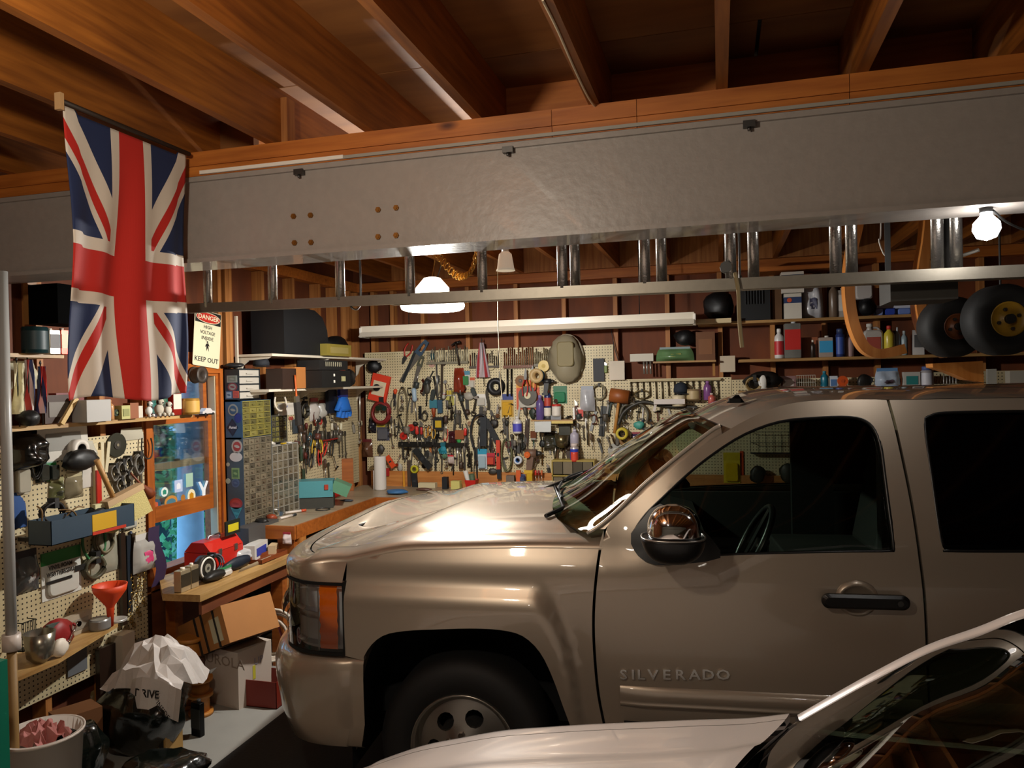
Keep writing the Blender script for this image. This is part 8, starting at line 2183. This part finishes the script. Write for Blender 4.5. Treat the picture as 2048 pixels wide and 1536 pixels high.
B('carton', (1560, 548, 1604, 589), '#d0c8bc #26344e #c8562c', 'white carton with a dark blue band and orange dot, upper of two', 'carton', off=.21, d=.14)
S1('bag', (1603, 560, 1646, 637), '#c4c4c8 #b8b8c0 #4a4a60', 'tall crumpled white plastic bag on the upper right shelf', 'bag', d=.08)
S1('bottle', (1656, 564, 1676, 637), '#6a5848 #8a3a20', 'tall grey-brown bottle right of the white plastic bag', 'bottle')
S1('tin', (1674, 577, 1688, 637), '#d8d4cc #d8d4cc #b8b4aa', 'slim white container beside the grey-brown bottle', 'container', d=.05)
S1('lump', (1712, 598, 1748, 633), '#0c0c10', 'round black bucket behind the bent wood', 'bucket', d=.14)
B('jug', (1708, 560, 1742, 600), '#b8b2ae #8a8a90', 'whitish jug on top of the black bucket', 'jug', off=.24)
for i, (x0, x1, c, n_) in enumerate(((1747, 1765, '#8a98c8', 'pale blue'), (1765, 1790, '#3048a8', 'royal blue'), (1790, 1822, '#7088c8', 'light blue and white'))):
    S1('pack', (x0, 611, x1, 633), [c, '#c8ccd8', c], '%s package on the upper right shelf under the grey box' % n_, 'package', d=.05)
gbx = B('box', (1758, 560, 1884, 610), '#35332e', 'long dark grey metal box hanging under the ladder at the right', 'box', off=YB-3.25, d=.2)
for x in (-.1, .1): mk('hanging_strap', MB().box(x-.01, x+.01, -.11, -.105, .05, ZJ+JH-gbx.location.z), M_dark, gbx)
# middle shelf
S2('bottle', (1548, 658, 1567, 717), '#d0ccc8 #e0dcd8 #b8282c', 'white bottle with a red label beside the red can', 'bottle', off=.26)
S2('tin', (1567, 642, 1600, 717), '#8a8a84 #b8241e #b8b8b8', 'tall rectangular red solvent can on the middle right shelf', 'can', off=.26, d=.08)
S2('box', (1600, 676, 1632, 716), '#8a4c2c', 'brown cardboard box right of the red can', 'carton', off=.14, d=.12)
S2('bottle', (1620, 680, 1630, 716), '#2a2018 #d8d0c0', 'tiny dark bottle with a white cap in front of the brown box', 'bottle', off=.28)
S2('tin', (1636, 672, 1664, 714), '#c8b8ac #3a98c8 #c8c4bc', 'white and sky blue tub on the middle right shelf', 'tub', off=.26, d=.06)
S2('spray_can', (1670, 658, 1688, 713), '#3a4a88 #34509a #2a3a60', 'dark blue spray can on the middle right shelf', 'spray can', off=.26)
S2('bottle', (1688, 664, 1706, 712), '#b89a98 #c8c0bc', 'pinkish bottle half behind the bent wood', 'bottle', off=.22)
S2('jug', (1724, 648, 1762, 703), '#b0a8a0 #c8c4bc #a04a3c', 'greyish white jug with a red mark inside the bent wood', 'jug', off=.24)
S2('bottle', (1765, 652, 1787, 702), '#c8b43c #c0382c', 'yellow bottle with a red cap on the middle right shelf', 'bottle', off=.27)
S2('bottle', (1787, 655, 1799, 702), '#a8b4b8 #c8ccd0', 'slim clear bottle right of the yellow one', 'bottle', off=.26)
S2('bottle', (1800, 662, 1814, 702), '#8a9aa0 #a0a8a8', 'short smoky bottle right of the slim clear one', 'bottle', off=.26)
S2('paper', (1824, 660, 1848, 710), '#ccc8c4 #5a5a5a', 'white printed leaflet standing on the middle right shelf', 'leaflet', off=.30)
# lowest shelf
S3('lump', (1490, 742, 1560, 778), '#100f0d', 'dark heap of tools at the left end of the lowest shelf', 'heap', d=.2)
S3('coil', (1494, 755, 1524, 778), '#7a6030 .08', 'tan rope coil in front of the dark heap', 'rope', off=.40)
S3('lump', (1518, 750, 1534, 764), '#c8c4bc', 'small white knob on the dark heap', 'knob', off=.42)
S3('box', (1560, 752, 1590, 778), '#7a5a58 #a89a94', 'brownish packet left of the white ribbed basket', 'packet')
S3('basket', (1592, 750, 1628, 778), '#c0bcb0', 'white ribbed basket on the lowest shelf', 'basket', off=.24)
S3('bottle', (1640, 742, 1656, 776), '#1c6a80 #2a7a90', 'teal bottle right of the white ribbed basket', 'bottle')
S3('box', (1658, 752, 1674, 776), '#bcc0c8 #4a70a0', 'small white and blue packet beside the orange disc', 'packet')
S3('disc', (1674, 745, 1696, 768), '#c8501c #b04418', 'round orange lid standing on the lowest shelf', 'lid', off=.30)
S3('lump', (1712, 748, 1742, 776), '#15120f', 'dark lump of fittings right of the orange lid', 'fittings')
S3('bag', (1748, 736, 1800, 776), '#a8b4c4 #5a84b0 #4a3a44', 'blue and white plastic bag on the lowest shelf', 'bag', d=.06)
S3('box', (1804, 744, 1836, 776), '#b0aca4 #2a7a78', 'pale packet with a teal patch on the lowest shelf', 'packet')
S3('spray_can', (1838, 733, 1864, 776), '#c8c4c8 #c0c0c8 #4a5a90', 'white cup with a blue lid on the lowest shelf', 'cup')
S3('rack', (1866, 746, 1912, 774), '#4a3a2c 8 #9a9690 #b0aca4', 'rack of upright bits right of the white cup', 'bit rack')
S3('box', (1972, 738, 1990, 776), '#a8a498', 'narrow pale carton right of the wooden wedge', 'carton')
S3('box', (2010, 742, 2060, 756), '#b0a898', 'long pale box at the right edge of the lowest shelf', 'box')
# between pegboard and shelves
za_ = onY(1350, 722, YB-.15).z
tag(mk('shelf', MB().box(onY(1306, 722, YB-.16).x, onY(1432, 722, YB-.16).x, YB-.17, YB-.001, za_-.015, za_), M_shelfX), 'small wooden shelf holding folded maps right of the pinned note', 'shelf')
B('bag', (1312, 694, 1388, 721), '#5a7a50 #7a8a8a #8a8a40', 'heap of folded green and yellow maps on the small shelf', 'maps', off=.06, z=za_+.002, d=.06)
B('box', (1262, 708, 1308, 723), '#c0b8a8', 'small white box fixed to the wall above the bit row', 'box', off=.03, d=.08)
for i, x in enumerate((1288, 1294, 1301)): B('rod', (x, 723, x+1, 748), '#b0aca4', 'chrome hook under the small white wall box, %s of three' % ['left', 'middle', 'right'][i], 'hook', w=4, off=.06, group='hooks under the small white wall box')
B('box', (1392, 664, 1430, 721), '#6a3e1a #7a4a22', 'brown wooden panel with a moulded frame above the small shelf', 'panel', off=.06, d=.03)
B('bar', (1425, 700, 1430, 752), '#9a6a2c', 'narrow wooden strip hanging right of the brown panel', 'strip', d=.02)
B('box', (1440, 712, 1470, 744), '#c0b098', 'square cream switch box on the wall left of the shelves', 'switch box', off=.03, d=.05)
B('lump', (1350, 660, 1392, 692), '#070708', 'black cloth cap hanging above the folded maps', 'cap', d=.1)
fl_ = onY(1340, 655, YB-.4)
tag(mk('plank', MB().box(-.35, .36, -.05, .05, -.018, .018), mat('#c8b48c', .6), None, T(onY(1370, 642, YB-.42).x, YB-.42, onY(1370, 645, YB-.42).z)), 'pale wooden strip lying behind the end of the strip light', 'plank')
# bent laminated wood ---------------------------------------------------------------
def bent(name, pts, wpx, depth, thick, label, yy, m, group=None):
    P_ = cr([onY(px, py, yy) for px, py in pts], 6); o0 = P_[0].copy(); mb = MB(); n_ = len(P_); vs = []
    for i, q in enumerate(P_):
        t = (P_[min(n_-1, i+1)]-P_[max(0, i-1)]).normalized(); nr = Vector((t.z, 0, -t.x)); h = thick/2*(wpx if isinstance(wpx, (int, float)) else 1)
        a, b = q-nr*h-o0, q+nr*h-o0
        vs += [(a.x, 0, a.z), (b.x, 0, b.z), (b.x, depth, b.z), (a.x, depth, a.z)]
    fs = [(4*i+j, 4*i+(j+1) % 4, 4*(i+1)+(j+1) % 4, 4*(i+1)+j) for i in range(n_-1) for j in range(4)]+[(0, 3, 2, 1), (4*n_-4, 4*n_-3, 4*n_-2, 4*n_-1)]
    mb.add(vs, fs, False)
    o = tag(mk(name, mb, m, None, T(*o0)), label, 'bent wood', group)
    mk('hanging_cord', MB().cyl((0, depth/2, -.03), (0, depth/2, max(.02, ZJ+JH-o0.z)), .004, n=5), M_dark, o); return o
M_bent = wood('#c0702c', '#e09a50', .35, 'Z', 2, knots=False, name='steam_bent_ash')
YW = 4.5
bent('bent_frame', [(1728, 400), (1722, 425), (1716, 455), (1706, 500), (1700, 550), (1701, 600), (1710, 650), (1728, 690), (1752, 706), (1780, 705), (1812, 697)], 1, .12, .052, 'orange bent laminated wood frame curving down to the middle shelf', YW, M_bent)
bent('bent_frame', [(1866, 400), (1862, 425), (1856, 480), (1848, 530), (1842, 590), (1848, 640), (1868, 685), (1900, 708)], 1, .14, .048, 'second bent wood frame, passing behind the smaller wheel', YW, M_bent)
wz_ = MB(); pw = [onY(*q, YW) for q in ((1865, 727), (1966, 722), (1968, 765), (1935, 760), (1900, 745), (1866, 735))]
tag(mk('wedge', MB().prism([(q.x-pw[0].x, q.z-pw[0].z) for q in pw], 0, .14), M_bent, None, T(pw[0].x, YW, pw[0].z)), 'orange wooden wedge lying on the lowest shelf below the smaller wheel', 'wedge')
# spare wheels hung up --------------------------------------------------------------------
def hungwheel(px, py, rp, yy, lab, hubc, hubr, wdt=.12):
    c = onY(px, py, yy); r = rp/F*(c-CAM).dot(_f); o = thing('wheel', lab, 'wheel', T(*c) @ RZ(R(12))); X_ = RX(R(90))
    mk('tire', MB().lathe([(r*hubr, 0), (r*.72, .02), (r*.92, .008), (r, -.02), (r, -wdt+.02), (r*.9, -wdt), (r*hubr, -wdt)], 34, X_, True, False), M_rubber, o)
    mk('rim', MB().lathe([(.0001, .0), (r*hubr*.3, .002), (r*hubr*.4, -.01), (r*hubr*.9, -.006), (r*hubr*1.02, .006), (r*hubr*1.02, -wdt)], 30, X_, True, False), mat(hubc, .45, noise=.2), o)
    mk('hub', MB().cyl((0, 0, 0), (0, -.02, 0), r*hubr*.28, n=16), M_dark, o)
    for k in range(4): mk('bolt', MB().cyl((r*hubr*.6*math.cos(R(90*k+20)), .004, r*hubr*.6*math.sin(R(90*k+20))), (r*hubr*.6*math.cos(R(90*k+20)), -.006, r*hubr*.6*math.sin(R(90*k+20))), .008, n=6), M_steeld, o)
    mk('hanger', MB().tube([(0, -wdt/2*-1, r*.2), (0, .06, r), (0, .06, ZJ+JH-c.z)], .005, 5), M_dark, o); return o
hungwheel(1915, 653, 61, 4.0, 'smaller black spare wheel with a rusty brown rim hanging at the right', '#6a3a1c', .42)
hungwheel(2018, 638, 72, 3.8, 'larger black spare wheel with a yellow rim at the right edge', '#9a7420', .48)
br = thing('wall_bracket', 'white slanting metal arm below the glaring bulb', 'bracket', T(*onY(1884, 525, 3.9)))
e_ = onY(1958, 500, 3.9)-onY(1884, 525, 3.9); mk('arm', MB().tube([(0, 0, 0), tuple(e_)], .009, 5), mat('#c8c4bc', .4), br); mk('hanger', MB().cyl((0, .01, -.02), (0, .01, ZJ+JH-onY(1884, 525, 3.9).z), .005, n=5), mat('#5a584f', .4), br)
cable('wire', [Vector((onY(1762, 448, 3.6).x, 3.6, ZJ+JH-.002)), onY(1762, 448, 3.6), onY(1758, 480, 3.6), onY(1766, 505, 3.6), onY(1772, 512, 3.6)], .003, M_white, 'thin white wire dangling below the beam beside the bent wood', 'wire')
# ================================================================== FLOOR AT THE LEFT
M_card = mat('#a06a34', .75, noise=.08, scale=8)
def FB(px, py): return onZ(px, py, 0)
wb_ = thing('carton', 'big white cardboard box lettered AUROLA on the floor under the bench', 'carton', T(0, 0, 0))
a, b, c = FB(412, 1402), FB(478, 1420), FB(528, 1384)
w1, w2 = (b-a).length, (c-b).length; a1 = math.atan2((b-a).y, (b-a).x)
d1 = (b-a).normalized(); d2 = (c-b).normalized(); hh = onX(478, 1305, b.x).z
wb_.matrix_world = Matrix(((d1.x, -d1.y, 0, b.x), (d1.y, d1.x, 0, b.y), (0, 0, 1, 0), (0, 0, 0, 1)))
hh = (CAM.z - 0) - 0; s_b = F/((b-CAM).dot(_f)); hh = (1420-1306)/s_b
M_cw = mat('#b8aa9c', .75, noise=.06, scale=6)
mk('box', MB().box(-w1, 0, 0, w2, 0, hh), M_cw, wb_)
text(wb_, 'AUROLA', .085, T(-w1*.5, -.002, hh*.80), mat('#8a7868', .7), sx=1.2)
tx = text(wb_, 'UP', .06, T(.002, w2*.6, hh*.72) @ RZ(R(90)), mat('#8a8a98', .7)); mk('mark', MB().box(.0, .002, w2*.42, w2*.5, hh*.42, hh*.66), mat('#b8b030', .7), wb_)
tb2 = thing('carton', 'open brown cardboard box with black straps tipped onto the white one', 'carton', T(b.x-.12, b.y+.12, hh+.10) @ RZ(a1-R(8)) @ RY(R(-24)))
mk('box', MB().box(-.30, .22, -.17, .17, -.09, .13), M_card, tb2); mk('label', MB().box(.06, .17, -.173, -.17, -.06, .08), mat('#b8b090', .7), tb2)
for x in (-.10, -.02, .115): mk('strap', MB().box(x, x+.016, -.176, .173, -.094, .134), M_dark, tb2)
def spool(px, py, r, h, lab):
    p = FB(px, py); o = thing('spool', lab, 'spool', T(p.x, p.y, 0)); m_ = mat('#b87830', .5)
    mk('core', MB().lathe([(r*.72, .02), (r*.72, h-.02)], 18), m_, o); 
    for z in (0, h/2, h-.022): mk('flange', MB().cyl((0, 0, z), (0, 0, z+.022), r, n=22), m_, o)
spool(383, 1412, .075, .42, 'tall orange wooden wire spool standing left of the white carton'); spool(402, 1428, .07, .22, 'shorter orange wooden spool in front of the tall one')
def FI(kd, px, py, w, h, d, c, label, cat, rz=0, lift=0, **k):
    p = FB(px, py); return place(kd, T(p.x, p.y, lift+h/2+.001) @ RZ(R(rz)), w, h, d, c.split(), label, cat, **k)
gb = thing('garbage_bag', 'black garbage bag overflowing with white plastic on the floor', 'garbage bag', T(*FB(292, 1500)))
def blob(rx, ry, h, seed, amp=.12, top=1.0, n_=28, m_=16):
    rnd = random.Random(seed); ph = [rnd.random()*6.28 for _ in range(6)]; mb = MB(); vs = []
    for j in range(m_+1):
        t = j/m_
        for i in range(n_):
            a = 2*PI*i/n_; q = 1+amp*math.sin(3*a+ph[0]+t*3)+amp*.6*math.sin(7*a+ph[1]-t*5)+amp*.4*math.sin(11*a+ph[2]+t*9)
            rr = (math.sin(min(1, t*1.25+.12)*PI*.5)**.6)*(1-max(0, t-.75)*1.2*top)
            vs.append((rx*rr*q*math.cos(a), ry*rr*q*math.sin(a), h*t+.02*h*math.sin(5*a+ph[3])*t))
    mb.add(vs, [(j*n_+i, j*n_+(i+1) % n_, (j+1)*n_+(i+1) % n_, (j+1)*n_+i) for j in range(m_) for i in range(n_)], True)
    mb.f.append([m_*n_+i for i in range(n_)]); mb.sm.append(True); return mb
M_gbag = mat('#0a0f0b', .22, coat=.6, bump=.5, scale=18)
M_plas = mat('#cdc6c0', .3, coat=.4, bump=.4, scale=14)
mk('bag', blob(.24, .20, .36, 3), M_gbag, gb)
def crumple(w, d, h, seed, n_=12):
    rnd = random.Random(seed); g = [[rnd.uniform(-1, 1) for _ in range(n_)] for _ in range(n_)]
    return MB().grid(n_, n_, lambda a, b: ((a-.5)*w+.02*g[int(b*(n_-1))][int(a*(n_-1))], (b-.5)*d, h*math.sin(PI*a)**.7*math.sin(PI*b)**.7+.035*g[int(a*(n_-1))][int(b*(n_-1))]), False)
wp_ = thing('plastic_bag', 'crumpled white plastic bag with blue and black print on top of the garbage bag', 'plastic bag', T(FB(315, 1490).x, FB(315, 1490).y+.02, .34))
mk('bag', crumple(.44, .36, .24, 5), M_plas, wp_)
mk('flap', MB().grid(8, 6, lambda a, b: (.0+.30*a, -.19-.03*b-.02*math.sin(a*6), .08-.15*b+.03*math.sin(a*5)), False), M_plas, wp_)
text(wp_, 'DRIVE', .055, T(.12, -.222, .03) @ RX(R(-6)), M_ink, bold=.001); mk('print', MB().box(.04, .11, -.228, -.222, -.05, -.01), mat('#1f2c88', .5), wp_)
text(wp_, 'INSIDE', .035, T(.22, -.228, -.04) @ RY(R(50)), M_ink)
wbk = thing('bucket', 'big white bucket with a crumpled pink cloth at the lower left corner', 'bucket', T(FB(88, 1640).x, FB(88, 1640).y, 0))
mk('bucket', MB().lathe([(.0001, .002), (.14, .002), (.165, .40), (.172, .40), (.172, .385), (.158, .40), (.135, .03), (.0001, .03)], 30), mat('#c2b6aa', .5), wbk)
mk('cloth', T_ := crumple(.19, .17, .06, 8), mat('#b0706a', .8), wbk, T(-.03, .02, .36))
FI('box', 196, 1520, .15, .30, .20, '#6a4222', 'brown cardboard box standing beside the white bucket', 'carton', rz=-25)
FI('lump', 80, 1440, .20, .10, .12, '#1f4a88', 'blue plastic packet lying behind the white bucket', 'packet', lift=.12)
FI('box', 60, 1450, .34, .12, .22, '#4a4034', 'low brown box pushed under the left pegboard', 'carton', rz=80)
FI('paper', 212, 1440, .22, .30, None, '#a8904c', 'curling yellow-brown paper standing behind the garbage bag', 'paper', rz=20, lift=.10)
FI('bag', 160, 1450, .22, .28, .10, '#8a7248', 'brown paper sack behind the cardboard box', 'sack', rz=30)
tag(mk('garbage_bag', blob(.20, .17, .17, 9), M_gbag, None, T(*FB(330, 1590))), 'smaller dark green garbage bag slumped at the bottom edge', 'garbage bag')
tag(mk('garbage_bag', blob(.13, .12, .34, 12), M_gbag, None, T(*FB(150, 1600))), 'narrow black garbage bag between the bucket and the brown box', 'garbage bag')
FI('box', 352, 1500, .12, .26, .10, '#a8844a #1a1814', 'tan box with a dark band beside the garbage bag', 'carton', rz=-15)
FI('tin', 402, 1468, .07, .20, None, '#141414 #26241f #2c2c2c', 'tall black can standing on the painted floor', 'can', rz=-10)
rbn = FI('tray', 556, 1388, .24, .16, .2, '#7a2414', 'low red-brown bin full of white cable under the bench', 'bin', rz=0)
for i, (rx_, rz_, cc, ll) in enumerate(((.15, .16, '#c8bfae', 'thick white cable coil leaning behind the red-brown bin'), (.12, .13, '#b8a898', 'thinner cream cable coil inside the white one'))):
    p = FB(548-6*i, 1372); mb = MB(); rnd = random.Random(i)
    for k in range(7): q = 1-.05*k*rnd.random(); mb.tube([(rx_*q*math.cos(2*PI*j/20), .014*k-.03, rz_*q*math.sin(2*PI*j/20)) for j in range(20)], .008, 5, True)
    tag(mk('cable_coil', mb, mat(cc, .6), None, T(p.x, p.y, .17+rz_) @ RZ(R(20)) @ RX(R(-12))), ll, 'cable')
cable('cable', [FB(540, 1350)+Vector((0, 0, .45)), FB(560, 1360)+Vector((0, 0, .35)), FB(572, 1372)+Vector((0, 0, .2)), FB(566, 1385)+Vector((0, -.02, .17))], .008, mat('#a85a6a', .6), 'pinkish cable trailing over the white cable coil', 'cable')
